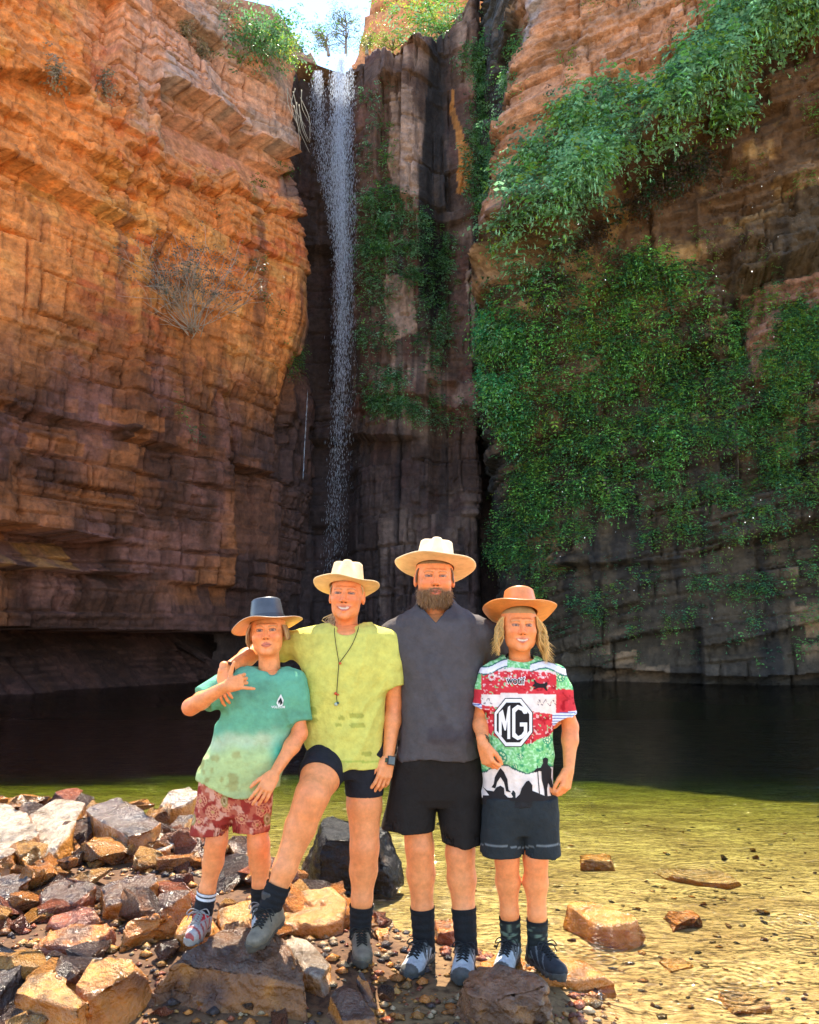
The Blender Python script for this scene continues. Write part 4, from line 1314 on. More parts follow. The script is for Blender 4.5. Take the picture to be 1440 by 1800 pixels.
sh, g = shirt(b, [(1173, 440, 508, 0.055, 0.02), (1181, 422, 520, 0.072, 0.01), (1195, 404, 530, 0.082, 0), (1222, 400, 526, 0.095, 0), (1260, 391, 517, 0.10, 0), (1300, 373, 509, 0.10, 0), (1332, 358, 502, 0.105, -0.01), (1365, 353, 492, 0.11, -0.01), (1402, 354, 486, 0.11, -0.01)],
              [([(J(413, 1196), 0.050), (J(384, 1214, -0.04), 0.055), (J(350, 1236, -0.09), 0.060)], J(360, 1229, -0.08), eL - J(413, 1196)),
               ([(J(516, 1198), 0.050), (J(521, 1225), 0.054), (J(525, 1280), 0.060)], J(524, 1264), (0.05, -0.05, -1))],
              tiedye, hem_b, [(J(474, 1166, 0.0), (0.072, 0.085, 0.040)), (J(476, 1176, -0.10), (0.040, 0.09, 0.036))], seed=3, amp=0.012)
# small chest logo and lettering
decal(sh, g, [[(494, 1220), (499, 1231), (497, 1240), (490, 1243), (486, 1236), (489, 1228)]], (0.75, 0.74, 0.68), 'emblem', 0.003, 1.5, b.root)
decal(sh, g, [[(494, 1226), (497, 1236), (492, 1240), (493, 1233), (490, 1238), (489, 1233)]], (0.02, 0.03, 0.03), 'emblem', 0.0045, 1.0, b.root)
decal_tris(sh, g, text_polys('VOLCOM', (477, 1240.5, 501, 1245), 0.03), (0.75, 0.75, 0.68), 'lettering', 0.005, b.root)

def floral(V, px, py):
    n = fbm(V[:, 0] * 40, V[:, 1] * 20, V[:, 2] * 40, oct=3, seed=41)
    C = np.tile(np.array([0.42, 0.10, 0.055]), (len(V), 1))
    C = mixc(C, np.array([0.62, 0.30, 0.20]), sstep(-0.05, 0.15, n))
    C = mixc(C, np.array([0.28, 0.03, 0.02]), sstep(0.30, 0.45, np.abs(fbm(V[:, 0] * 18, V[:, 1] * 12, V[:, 2] * 18, seed=44)) * 2))
    for cx, cy, r in ((374, 1428, 13), (352, 1408, 12), (398, 1420, 9), (440, 1402, 11), (462, 1425, 12), (425, 1440, 10), (386, 1395, 9), (350, 1445, 9), (452, 1450, 9)):
        d = np.hypot(px - cx, py - cy); an = np.arctan2(py - cy, px - cx)
        ring = (np.sin(d * 1.5) > 0.1) & (d < r)
        C[(d < r)] = (0.58, 0.22, 0.12)
        C[ring & (np.cos(an * 10) > -0.4)] = (0.24, 0.012, 0.012)
        C[d < r * 0.22] = (0.45, 0.25, 0.08)
    for cx, cy in ((395, 1408), (338, 1440), (470, 1440)):
        d = np.hypot((px - cx) / 0.6, py - cy)
        C[d < 11] = (0.30, 0.22, 0.07); C[d < 7] = (0.50, 0.36, 0.20); C[d < 4] = (0.2, 0.12, 0.04)
    return C
shorts(b, [[(1365, 352, 424, 0.085, 0), (1410, 346, 420, 0.088, 0), (1464, 336, 403, 0.085, -0.01)], [(1365, 402, 478, 0.085, 0), (1410, 408, 478, 0.085, 0), (1460, 410, 474, 0.08, 0)]],
       [(1340, 362, 486, 0.09, 0), (1395, 352, 478, 0.092, 0), (1432, 356, 474, 0.08, 0)], floral, seed=8, vox=0.0052, amp=0.004)
hat(b, J(470, 1093, 0.0), 0.33, rotm(R(-9), R(-7), R(0)), 0.100, (0.055, 0.058, 0.066), (0.64, 0.28, 0.09), (0.03, 0.03, 0.035), M_LEATHER, side=-0.022, front=-0.006, crown=(0.080, 0.092), dent=0.004, pinch=0.0, asym=-0.7,
    color_fn=lambda V, tg, col: np.where((tg == 1)[:, None], np.array([0.30, 0.27, 0.25]), col))
rs = np.random.RandomState(5); sp = []
for i in range(46):
    sx = -1 if i % 2 else 1; a = rs.rand()
    s0 = hc + np.array([sx * (0.072 + 0.006 * rs.rand()), -0.035 + 0.09 * a, 0.03])
    sp.append(([s0, s0 + (sx * 0.012, -0.004, -0.03), s0 + (sx * (0.010 + 0.01 * rs.rand()), 0.004 * rs.randn(), -0.055 - 0.02 * rs.rand() * (sx < 0)), s0 + (sx * (0.004 + 0.012 * rs.rand()), 0.006, -0.07 - 0.045 * rs.rand() * (sx < 0))], 0.0055))
strands('hair', b, sp, (0.36, 0.20, 0.08), seed=4)
for an, kn, td, fn, sk, L in ((anL, knL, (-0.10, -1), shoe_red, striped_sock, 0.235), (anR, knR, (0.15, -1), shoe_grey, black_sock, 0.235)):
    sock(b, an, kn, 0.034, 0.095, sk, 0.047)
    shoe(b, an, td, L, 0.1, fn, (0.25, 0.23, 0.2), lace_c=(0.25, 0.22, 0.2), drop=0.085)

# ================= woman, yellow-green shirt
w = Person('woman in a yellow-green shirt and cream hat with one foot on a boulder', 3.86, PZ(600, 1690, 0.0))
J = w.J; Rm = rotm(R(-3), R(2), R(-3))
hc = J(610, 1046)
V, F, q = head_prims(hc, 1.0, Rm, 1.02, 1.0, 0.95, neck_to=J(608, 1118, 0.035), neck_r=0.053)
w.add(V, F, face_paint(q, w.skin * np.array([1.03, 0.92, 0.9]), smile=1.0, squint=1.0, brow=(0.30, 0.15, 0.08), lip=(0.58, 0.14, 0.08)))
knL, anL = J(549, 1398, -0.24), J(477, 1590, -0.30)
knR, anR = J(641, 1490, -0.03), J(634, 1625, -0.02)
eR, wR = J(693, 1238, 0.02), J(683, 1332, -0.05)
eL, wL = J(455, 1143, 0.10), J(393, 1180, -0.20)
trows = w.rows([(1098, 585, 635, 0.055, 0.03), (1112, 540, 668, 0.08, 0), (1150, 540, 665, 0.10, 0), (1200, 548, 662, 0.10, 0), (1260, 552, 660, 0.10, 0), (1320, 552, 664, 0.11, 0), (1360, 560, 664, 0.10, 0)])
w.body([[(J(526, 1130), 0.052), (J(488, 1136, 0.07), 0.047), (eL, 0.040), (eL + (wL - eL) * 0.35, 0.041), (wL, 0.0265)],
        [(J(684, 1130), 0.052), (J(690, 1185), 0.046), (eR, 0.038), (eR + (wR - eR) * 0.3, 0.039), (wR, 0.0255)],
        leg(w, J(582, 1325), knL, anL, (0.098, 0.073, 0.040), 0.066), leg(w, J(640, 1325), knR, anR, (0.088, 0.064, 0.040), 0.062)], trows)
w.add(*hand_mesh(wL, (0.02, -0.28, -0.96), (-0.5, -0.85, 0.2), 1, 0.86, (0.35, 0.3, 0.3, 0.25), 0.16, (0.5, 0.1), 0.1))
w.add(*hand_mesh(wR, J(669, 1392, -0.10) - wR, (0.5, -0.85, 0.1), 1, 0.97, (0.30, 0.34, 0.38, 0.42), 0.07, (0.35, 0.3), 0.25))
w.finish()

def lime(V, px, py):
    n = fbm(V[:, 0] * 6, V[:, 1] * 6, V[:, 2] * 6, oct=3, seed=51)
    C = np.tile(np.array([0.60, 0.53, 0.11]), (len(V), 1)) * (1 + 0.07 * n[:, None])
    damp = np.zeros(len(V))
    for cx, cy, rx, ry in ((627, 1258, 13, 5), (629, 1275, 14, 4), (549, 1250, 8, 7), (550, 1266, 9, 4), (601, 1262, 5, 4), (595, 1275, 6, 3), (645, 1325, 9, 4)):
        damp = np.maximum(damp, (np.abs((px - cx) / rx) ** 3 + np.abs((py - cy) / ry) ** 3 < 1 + 0.7 * n))
    C = mixc(C, np.array([0.27, 0.27, 0.04]), damp * 0.65)
    C = mixc(C, np.array([0.40, 0.42, 0.07]), np.abs(py - 1339) < 1.6)
    return C
z0 = J(620, 1346)[2]; xl = J(560, 1340)[0]
def hem_w(x, y):
    return z0 + 0.13 * np.clip((xl + 0.02 - x) / 0.09, 0, 1) ** 1.3 + 0.006 * np.sin(x * 40) + 0 * y
sh, g = shirt(w, [(1096, 566, 650, 0.060, 0.025), (1103, 545, 670, 0.080, 0.012), (1114, 522, 690, 0.092, 0), (1140, 520, 690, 0.115, 0), (1170, 528, 682, 0.125, -0.01), (1210, 536, 674, 0.125, -0.01), (1260, 538, 673, 0.125, 0), (1310, 538, 675, 0.13, 0), (1352, 540, 676, 0.135, 0)],
              [([(J(526, 1128), 0.060), (J(492, 1138, 0.05), 0.068), (J(462, 1146, 0.10), 0.070)], J(470, 1144, 0.09), J(462, 1146, 0.10) - J(526, 1128)),
               ([(J(682, 1128), 0.058), (J(688, 1165), 0.062), (J(691, 1225), 0.066)], J(690, 1206), (0.10, 0, -1))],
              lime, hem_w, [(J(608, 1092, 0.01), (0.080, 0.095, 0.045)), (J(608, 1104, -0.10), (0.055, 0.075, 0.035))], seed=13, amp=0.013, slant=-0.3)
# bike shorts
f = Field(np.array(J(500, 1420, -0.5)) - 0.05, np.array(J(700, 1280, 0.25)) + 0.05, 0.005)
hipL, hipR = J(580, 1322), J(640, 1325)
f.loft(w.rows([(1290, 548, 668, 0.115, 0), (1340, 552, 668, 0.12, 0), (1365, 560, 664, 0.10, 0)]), 0.02)
dl = (knL - hipL); dl /= np.linalg.norm(dl)
f2 = Field(f.lo, [f.ax[i][-1] for i in range(3)], 0.005); f2.limb([(hipL, 0.108), (hipL + (knL - hipL) * 0.5, 0.098), (knL, 0.086)], 0.02)
cp = hipL + (knL - hipL) * 0.62; f2.cut(lambda x, y, z: -((x - cp[0]) * dl[0] + (y - cp[1]) * dl[1] + (z - cp[2]) * (dl[2]) ) )
f3 = Field(f.lo, [f.ax[i][-1] for i in range(3)], 0.005); f3.limb([(hipR, 0.104), (J(641, 1420, -0.01), 0.084)], 0.02)
zc = J(641, 1402)[2]; f3.cut(lambda x, y, z: z - zc + 0 * x)
n_ = tuple(slice(0, k) for k in np.minimum(np.minimum(f.n, f2.n), f3.n))
f.f[n_] = smin(smin(f.f[n_], f2.f[n_], 0.02), f3.f[n_], 0.012)
V, F = f.mesh()
make_mesh('shorts', V, F, M_CLOTH, w.root, smooth=True, col=np.tile(np.array([0.016, 0.015, 0.018]), (len(V), 1)))
hat(w, J(609, 1031, 0.012), 0.325, rotm(R(-15), R(3), 0), 0.112, (0.76, 0.55, 0.31), (0.78, 0.52, 0.26), (0.13, 0.075, 0.04), side=0.012, front=-0.004, crown=(0.085, 0.098), dent=0.028, pinch=0.028, band_h=0.008)
rs = np.random.RandomState(6); sp = []
for i in range(60):
    sx = -1 if i % 5 else 1
    s0 = hc + np.array([sx * 0.070, 0.0 + 0.06 * rs.rand(), 0.045])
    if i < 26:
        e = s0 + np.array([sx * 0.006, -0.004 + 0.01 * rs.randn(), -0.05])
        sp.append(([s0 + (0, -0.03, 0), s0 + (sx * 0.008, -0.03, -0.02), e + (0, -0.018, 0)], 0.004))
    else:
        s1 = hc + np.array([-0.045 + 0.02 * rs.rand(), 0.07, -0.07])
        sp.append(([s1, s1 + (-0.025 + 0.01 * rs.randn(), 0, -0.02), s1 + (-0.035 + 0.02 * rs.randn(), -0.01, -0.05), s1 + (-0.040 + 0.03 * rs.randn(), -0.02, -0.075 - 0.02 * rs.rand())], 0.0035))
strands('hair', w, sp, (0.42, 0.27, 0.12), seed=6)
# cord necklace with red beads and a small pendant, lying on the shirt
bv = BVHTree.FromPolygons([Vector(v) for v in g[0]], [tuple(t) for t in g[1]])
def on_shirt(px, py, off=0.006):
    d = ray(px, py); d = d / np.linalg.norm(d); h = bv.ray_cast(Vector((0, 0, CAM_H)), Vector(d), 9)
    return (np.array(h[0]) if h[0] is not None else J(px, py, -0.10)) - d * off
nk = [tube(bez([J(590, 1090, 0.02)] + [on_shirt(x, y) for x, y in ((588, 1108), (591, 1135), (596, 1165))], 5), 0.0017, 6),
      tube(bez([J(632, 1090, 0.02)] + [on_shirt(x, y) for x, y in ((629, 1108), (618, 1135), (597, 1165))], 5), 0.0017, 6),
      tube(bez([on_shirt(x, y) for x, y in ((596, 1165), (594, 1190), (592, 1222), (593, 1238))], 5), 0.0017, 6)]
V, F = join(nk)
neck = make_mesh('necklace', V, F, M_CLOTH, w.root, col=np.tile(np.array([0.04, 0.035, 0.02]), (len(V), 1)), smooth=True)
for x, y, r, c in ((598, 1166, 0.006, (0.55, 0.08, 0.02)), (590, 1219, 0.007, (0.6, 0.07, 0.02)), (594, 1221, 0.005, (0.6, 0.07, 0.02)), (591, 1238, 0.009, (0.38, 0.42, 0.30)), (594, 1236, 0.006, (0.03, 0.06, 0.05))):
    bm = bmesh.new(); bmesh.ops.create_icosphere(bm, subdivisions=2, radius=r)
    me_v = np.array([v.co for v in bm.verts]) + on_shirt(x, y, 0.008); fs = [[v.index for v in f_.verts] for f_ in bm.faces]; bm.free()
    o = make_mesh('bead', me_v, fs, M_LEATHER, None, col=np.tile(np.array(c), (len(me_v), 1)), origin=np.array(w.root['_org']), smooth=True); o.parent = neck; o.location = (0, 0, 0)
watch(w, J(681.5, 1338, -0.05), wR - eR, 0.029, (0.06, 0.085, 0.05), (0.10, 0.11, 0.10), (0.55, -1, 0))
br = watch(w, wL + (eL - wL) * 0.10, wL - eL, 0.031, (0.08, 0.03, 0.02), None, (0, -1, 0)); br.name = 'bracelet'
for an, kn, td, tl, dr in ((anL, knL, (-0.35, -1), 0.18, 0.105), (anR, knR, (0.12, -1), 0.05, 0.110)):
    sock(w, an, kn, 0.040, 0.085, black_sock, 0.066)
    shoe(w, an, td, 0.275, 0.12, shoe_brown, (0.055, 0.045, 0.032), True, (0.02, 0.018, 0.015), tl, dr)

# ================= man, charcoal V-neck shirt
m = Person('bearded man in a charcoal V-neck shirt, black shorts and wide-brimmed hat', 3.92, PZ(775, 1690, 0.0))
J = m.J; Rm = rotm(R(-2), R(1), R(2))
hc = J(764, 1016)
V, F, q = head_prims(hc, 1.06, Rm, 1.12, 0.35, 1.08, neck_to=J(765, 1094, 0.05), neck_r=0.060)
m.add(V, F, face_paint(q, m.skin * np.array([1.02, 0.93, 0.9]), smile=0.25, squint=1.0, brow=(0.26, 0.14, 0.06), stubble=0.75))
knL, anL = J(738, 1490, -0.03), J(745, 1648, -0.02)
knR, anR = J(809, 1500, -0.04), J(819, 1652, -0.08)
eR, wR = J(908, 1205, 0.14), J(992, 1252, -0.03)
eL, wL = J(655, 1190, 0.20), J(610, 1230, 0.16)
trows = m.rows([(1078, 742, 790, 0.065, 0.04), (1094, 710, 830, 0.095, 0.01), (1115, 700, 838, 0.115, 0), (1160, 705, 836, 0.13, 0), (1230, 710, 834, 0.14, 0), (1300, 710, 838, 0.15, 0), (1350, 705, 840, 0.14, 0)])
m.body([[(J(850, 1115), 0.062), (J(882, 1162, 0.08), 0.054), (eR, 0.046), (eR + (wR - eR) * 0.3, 0.047), (wR, 0.031)],
        [(J(694, 1115), 0.062), (J(672, 1155, 0.12), 0.054), (eL, 0.046), (wL, 0.031)],
        leg(m, J(722, 1350), knL, anL, (0.082, 0.064, 0.042), 0.064), leg(m, J(815, 1350), knR, anR, (0.082, 0.065, 0.042), 0.065)], trows)
m.add(*hand_mesh(wR, (-0.75, -0.62, -0.18), (0.75, -0.6, 0.1), -1, 1.0, (0.9, 0.95, 1.0, 1.0), 0.05, (0.5, 0.3), 0.3))
m.add(*hand_mesh(wL, (-0.9, -0.1, -0.2), (0, 1, 0), 1, 1.0))
m.finish()
def charcoal(V, px, py):
    n = fbm(V[:, 0] * 5, V[:, 1] * 5, V[:, 2] * 5, oct=4, seed=55)
    C = np.tile(np.array([0.080, 0.066, 0.064]), (len(V), 1)) * (1 + 0.12 * n[:, None])
    damp = sstep(0.1, 0.35, n + 0.6 * np.exp(-((px - 775) / 45) ** 2 - ((py - 1290) / 35) ** 2) - 0.25)
    return mixc(C, np.array([0.055, 0.042, 0.043]), damp * 0.8)
z0 = J(770, 1328)[2]
sh, g = shirt(m, [(1050, 738, 796, 0.075, 0.03), (1062, 730, 806, 0.08, 0.03), (1076, 714, 824, 0.095, 0.015), (1088, 700, 842, 0.11, 0.0), (1100, 689, 853, 0.12, 0), (1118, 684, 860, 0.13, 0), (1150, 690, 852, 0.145, 0), (1190, 698, 845, 0.155, -0.01), (1240, 702, 841, 0.165, -0.01), (1290, 701, 843, 0.175, -0.01), (1332, 698, 847, 0.17, 0)],
              [([(J(850, 1116), 0.070), (J(874, 1152, 0.06), 0.070), (J(892, 1180, 0.11), 0.068)], None, None),
               ([(J(694, 1116), 0.070), (J(674, 1152, 0.10), 0.068)], None, None)],
              charcoal, lambda x, y: z0 + 0.006 * np.sin(x * 25) + 0 * y, [(J(765, 1068, 0.01), (0.090, 0.10, 0.050)),], seed=23, amp=0.015, vneck=(J(765, 1096), 0.82, J(765, 1095, 0.0)[1]))
shorts(m, [[(1330, 696, 772, 0.14, 0), (1390, 684, 766, 0.135, 0), (1454, 670, 761, 0.125, -0.01)], [(1330, 764, 848, 0.14, 0), (1400, 768, 850, 0.135, 0), (1478, 780, 850, 0.125, -0.02)]],
       [(1300, 702, 842, 0.155, 0), (1340, 696, 848, 0.15, 0), (1396, 690, 849, 0.14, 0), (1412, 710, 840, 0.12, 0)], const((0.017, 0.0125, 0.010)), seed=28, amp=0.012)
hat(m, J(765, 997, 0.015), 0.405, rotm(R(-15), R(4), 0), 0.128, (0.78, 0.60, 0.38), (0.80, 0.56, 0.32), (0.20, 0.08, 0.035), side=0.018, front=-0.006, crown=(0.096, 0.110), dent=0.028, pinch=0.030, band_h=0.020)
rs = np.random.RandomState(7); sp = []
for i in range(70):
    sx = -1 if i % 2 else 1
    s0 = hc + np.array([sx * 0.078, -0.035 + 0.08 * rs.rand(), 0.045])
    sp.append(([s0, s0 + (sx * 0.010, 0, -0.02), s0 + (sx * (0.008 + 0.01 * rs.rand()), 0.01 * rs.randn(), -0.055 - 0.02 * rs.rand())], 0.005))
strands('hair', m, sp, (0.17, 0.09, 0.04), seed=7)
# beard: many short tapered hairs rooted over the jaw
bv = BVHTree.FromPolygons([Vector(v) for v in V], [tuple(t) for t in F])
cand = q[:, :]; ax = np.abs(cand[:, 0])
sel = (cand[:, 1] < 0.0) & (cand[:, 2] < -0.048) & (cand[:, 2] > -0.125) & ~((ax < 0.026) & (np.abs(cand[:, 2] + 0.072) < 0.012) & (cand[:, 1] < -0.07)) & ((ax > 0.030) | (cand[:, 2] < -0.052))
sel &= ~((ax < 0.05) & (cand[:, 2] > -0.053) & (ax > 0.018)) & ~((ax > 0.03) & (cand[:, 2] > -0.064) & (cand[:, 1] < -0.03))
ids = np.nonzero(sel)[0]; ids = rs.choice(ids, 1700)
sp = []
for i in ids:
    o = V[i]; loc = q[i]; out = np.array([loc[0] * 3.5, -0.40 + loc[1], -0.85]); out = out + 0.28 * rs.randn(3); out /= np.linalg.norm(out)
    l = 0.010 + 0.014 * rs.rand() * (1 + 1.2 * (loc[2] < -0.09))
    sp.append(([o - out * 0.004, o + out * l * 0.55, o + out * l + (0.004 * rs.randn(), 0.002, -0.004)], 0.0013))
strands('beard', m, sp, (0.30, 0.155, 0.06), 3, seed=8)
for an, kn, td in ((anL, knL, (-0.42, -1)), (anR, knR, (-0.20, -1))):
    sock(m, an, kn, 0.042, 0.135, black_sock, 0.065)
    shoe(m, an, td, 0.31, 0.1, shoe_grey, (0.05, 0.048, 0.042), drop=0.108)

# ================= boy on the right, printed jersey
r = Person('boy with long blond hair in a red and green printed jersey', 3.80, PZ(920, 1700, 0.0), SKIN * np.array([1.03, 0.98, 0.95]))
J = r.J; Rm = rotm(R(-3), R(1), R(2))
hc = J(913, 1101)
V, F, q = head_prims(hc, 0.97, Rm, 1.12, 0.75, 0.98, neck_to=J(914, 1170, 0.035), neck_r=0.050)
r.add(V, F, face_paint(q, r.skin, smile=0.75, squint=0.7, brow=(0.42, 0.24, 0.10), iris=(0.08, 0.06, 0.05)))
knL, anL = J(891, 1508, -0.03), J(898, 1650, 0.0)
knR, anR = J(942, 1508, -0.03), J(945, 1655, -0.02)
eL, wL = J(845, 1262, 0.03), J(849, 1308, -0.13)
eR, wR = J(1003, 1278, 0.02), J(1000, 1352, -0.05)
trows = r.rows([(1158, 890, 940, 0.05, 0.03), (1172, 868, 962, 0.07, 0.01), (1200, 864, 968, 0.078, 0), (1260, 862, 962, 0.078, 0), (1330, 862, 960, 0.08, 0), (1400, 858, 966, 0.085, 0), (1430, 862, 964, 0.08, 0)])
r.body([[(J(864, 1188), 0.042), (J(852, 1235), 0.038), (eL, 0.034), (eL + (wL - eL) * 0.3, 0.036), (wL, 0.0245)],
        [(J(976, 1188), 0.042), (J(992, 1235), 0.038), (eR, 0.034), (eR + (wR - eR) * 0.3, 0.036), (wR, 0.0245)],
        leg(r, J(880, 1405), knL, anL, (0.058, 0.052, 0.035), 0.052), leg(r, J(950, 1405), knR, anR, (0.058, 0.052, 0.035), 0.052)], trows)
r.add(*hand_mesh(wL, (0.25, -0.22, -0.92), (-0.75, -0.65, -0.1), -1, 0.93, (0.95, 1.0, 1.05, 1.1), 0.04, (0.35, 0.45), 0.3))
r.add(*hand_mesh(wR, J(991, 1400, -0.08) - wR, (0.75, -0.65, 0.0), 1, 0.93, (0.65, 0.7, 0.75, 0.8), 0.05, (0.3, 0.35), 0.25))
r.finish()

def jersey(V, px, py):
    n = fbm(px * 0.11, py * 0.11, oct=3, seed=71); n2 = noise(px * 0.45, py * 0.45, seed=72)
    u = px - 912; sk = py - 0.03 * u                                   # the bands tilt slightly
    G = np.array([0.20, 0.50, 0.17]); C = np.tile(G, (len(V), 1))
    C = mixc(C, np.array([0.45, 0.72, 0.38]), sstep(0.0, 0.5, n2))
    C = mixc(C, np.array([0.05, 0.30, 0.12]), sstep(0.25, 0.5, n))
    for cx, cy, rr in ((879, 1332, 13), (915, 1330, 6), (905, 1348, 5), (860, 1180, 8), (985, 1190, 9), (962, 1300, 8), (872, 1205, 6), (990, 1225, 6)):
        d = np.hypot(px - cx, py - cy); an = np.arctan2(py - cy, px - cx)
        C[d < rr] = (0.03, 0.25, 0.12)
        C[(np.abs(d - rr * 0.66) < rr * 0.15) & (np.cos(an * 9) > -0.2)] = (0.62, 0.72, 0.35)
        C[d < rr * 0.25] = (0.65, 0.75, 0.4)
    red = ((sk > 1176 + 4 * n + 0.004 * u * u * 0.4) & (sk < 1307 + 5 * n - 0.006 * u * u)) & (np.abs(u) < 66)
    # sleeves carry the red band too
    slv = (np.abs(u + 3) > 62) & (py > 1212 + 3 * n) & (py < 1243 + (u > 0) * 16)
    Rc = mixc(np.tile(np.array([0.62, 0.035, 0.045]), (len(V), 1)), np.array([0.36, 0.008, 0.015]), sstep(0.15, 0.45, n))
    C[red | slv] = Rc[red | slv]
    C[red & (noise(px * 0.30, py * 0.30, seed=79) > 0.62)] = (0.78, 0.42, 0.38)
    C[red & (noise(px * 0.24, py * 0.24, seed=80) < -0.72)] = (0.22, 0.50, 0.20)
    edge = (np.abs(sk - (1176 + 4 * n + 0.0016 * u * u)) < 2.5) & (np.abs(u) < 66)
    C[edge] = (0.75, 0.55, 0.5)
    for cx, cy, rr in ((888, 1184, 11), (865, 1190, 5), (955, 1185, 6)):
        d = np.hypot(px - cx, py - cy); an = np.arctan2(py - cy, px - cx)
        k = (np.abs(d - rr) < 1.8) & (np.cos(an * 14) > -0.3)
        C[k] = (0.78, 0.6, 0.55)
    wb = (sk > 1219 + 3 * (px < 880)) & (sk < 1247 + 0.10 * (px - 905)) & (np.abs(u) < 66)
    C[wb] = (0.80, 0.66, 0.58)
    sig = wb & (np.abs(np.sin(px * 0.55 + 2.5 * noise(px * 0.12, py * 0.12, seed=77)) * 5 + (sk - 1234)) < 0.9) & ((px > 944) | (px < 866)) & (sk > 1224) & (sk < 1246)
    C[sig] = (0.10, 0.07, 0.10)
    # pale lower third with a wavy dark line over it
    lo = sk > 1352 + 7 * np.sin(px * 0.075 + 1.2) + 2 * n
    C[lo] = (0.80, 0.66, 0.57)
    ln = np.abs(sk - (1352 + 7 * np.sin(px * 0.075 + 1.2) + 2 * n)) < 1.4
    C[ln] = (0.03, 0.10, 0.07)
    yk = (np.abs(py - (1168 + 0.10 * np.abs(u) + 5 * np.sin(px * 0.09))) < 6) & (np.abs(u) > 20)
    C[yk] = (0.82, 0.72, 0.68)
    ye = np.abs(np.abs(py - (1168 + 0.10 * np.abs(u) + 5 * np.sin(px * 0.09))) - 6.5) < 1.1
    C[ye & (np.abs(u) > 20)] = (0.03, 0.12, 0.10)
    trim = (py > 1237 + (u > 0) * 17 - 0.1 * (np.abs(u + 3) - 62)) & (np.abs(u + 3) > 62) & (py < 1275)
    C[trim] = (0.75, 0.78, 0.85)
    C[trim & (np.sin(py * 1.3) > 0.3)] = (0.10, 0.10, 0.30)
    hem = sk > 1404
    C[hem] = (0.02, 0.018, 0.018)
    return C
z0 = J(912, 1412)[2]
sh, g = shirt(r, [(1152, 884, 946, 0.052, 0.03), (1162, 872, 960, 0.07, 0.01), (1175, 858, 978, 0.082, 0), (1200, 855, 980, 0.09, 0), (1240, 852, 973, 0.098, 0), (1290, 850, 970, 0.10, 0), (1350, 848, 972, 0.105, 0), (1415, 847, 977, 0.105, 0)],
              [([(J(864, 1188), 0.052), (J(856, 1215), 0.056), (J(847, 1262), 0.060)], J(848, 1242), (-0.15, 0, -1)),
               ([(J(976, 1188), 0.052), (J(985, 1215), 0.056), (J(1000, 1285), 0.060)], J(996, 1260), (0.22, 0, -1))],
              jersey, lambda x, y: z0 + 0.004 * np.sin(x * 40) + 0 * y, [(J(914, 1152, 0.0), (0.070, 0.085, 0.042))], seed=33, amp=0.010, vox=0.0043)
# round black collar
ct = J(914, 1160, 0.01)
oct8 = lambda cx, cy, rx, ry, k=1.0: [(cx + k * rx * math.cos(math.pi / 8 + i * math.pi / 4) / math.cos(math.pi / 8), cy + k * ry * math.sin(math.pi / 8 + i * math.pi / 4) / math.cos(math.pi / 8)) for i in range(8)]
K = (0.018, 0.014, 0.014); Wt = (0.82, 0.74, 0.68)
decal(sh, g, [oct8(902.5, 1270, 34.5, 43)], K, 'emblem', 0.0030, 2.0, r.root)
decal(sh, g, [oct8(902.5, 1270, 33, 41.5)], Wt, 'emblem', 0.0042, 2.0, r.root)
decal(sh, g, [oct8(902, 1270, 28.5, 35)], K, 'emblem', 0.0054, 2.0, r.root)
mpoly = [(877, 1293), (877, 1253), (884, 1247), (889, 1268), (893, 1243), (897, 1240), (897, 1299), (892, 1299), (892, 1268), (889.5, 1284), (887, 1284), (882, 1268), (882, 1293)]
gpoly = [(927, 1254), (921, 1255), (917, 1249), (911, 1247), (906, 1252), (906, 1288), (911, 1294), (917, 1291), (921, 1285), (921, 1277), (914, 1277), (914, 1270), (927, 1270), (927, 1289), (919, 1298), (910, 1301), (900.5, 1295), (900.5, 1246), (910, 1239), (919, 1242), (927, 1249)]
decal(sh, g, [mpoly, gpoly], Wt, 'lettering', 0.0066, 1.5, r.root)
decal_tris(sh, g, text_polys('wotif', (889, 1188, 924, 1204), 0.05, skew=2.0), (0.85, 0.80, 0.78), 'lettering', 0.0080, r.root)
decal_tris(sh, g, text_polys('wotif', (890.6, 1189.6, 922.4, 1202.4), 0.01, skew=2.0), K, 'lettering', 0.012, r.root)
decal(sh, g, [[(936, 1206), (940, 1201), (938, 1196), (940, 1195), (944, 1200), (950, 1202), (958, 1201), (962, 1198), (963, 1203), (960, 1207), (963, 1215), (960, 1214), (956, 1209), (947, 1209), (939, 1212), (938, 1210), (942, 1208)]], K, 'emblem', 0.003, 1.5, r.root)
# silhouettes along the hem
fig = [[(959, 1331), (954, 1334), (955, 1341), (951, 1349), (943, 1351), (938, 1356), (941, 1358), (948, 1355), (952, 1356), (953, 1372), (957, 1388), (958, 1402), (963, 1402), (962, 1386), (964, 1376), (969, 1386), (971, 1400), (976, 1399), (973, 1382), (969, 1366), (970, 1352), (963, 1343), (964, 1334)],
       [(944, 1346), (945.4, 1346), (950, 1404), (948.6, 1404)],
       [(875, 1357), (880, 1350), (886, 1357), (892, 1370), (894, 1388), (899, 1393), (890, 1391), (886, 1375), (880, 1366), (874, 1375), (871, 1386), (864, 1384), (868, 1378), (870, 1366)],
       [(848, 1382), (856, 1389), (868, 1391), (873, 1384), (880, 1381), (886, 1385), (887, 1396), (893, 1402), (906, 1404), (914, 1396), (917, 1386), (925, 1374), (930, 1372), (936, 1380), (936, 1390), (946, 1394), (960, 1400), (975, 1398), (976, 1408), (848, 1408), (849, 1398), (860, 1398)]]
decal(sh, g, fig, K, 'silhouette', 0.003, 1.5, r.root)
a = np.linspace(0, 2 * math.pi, 40)
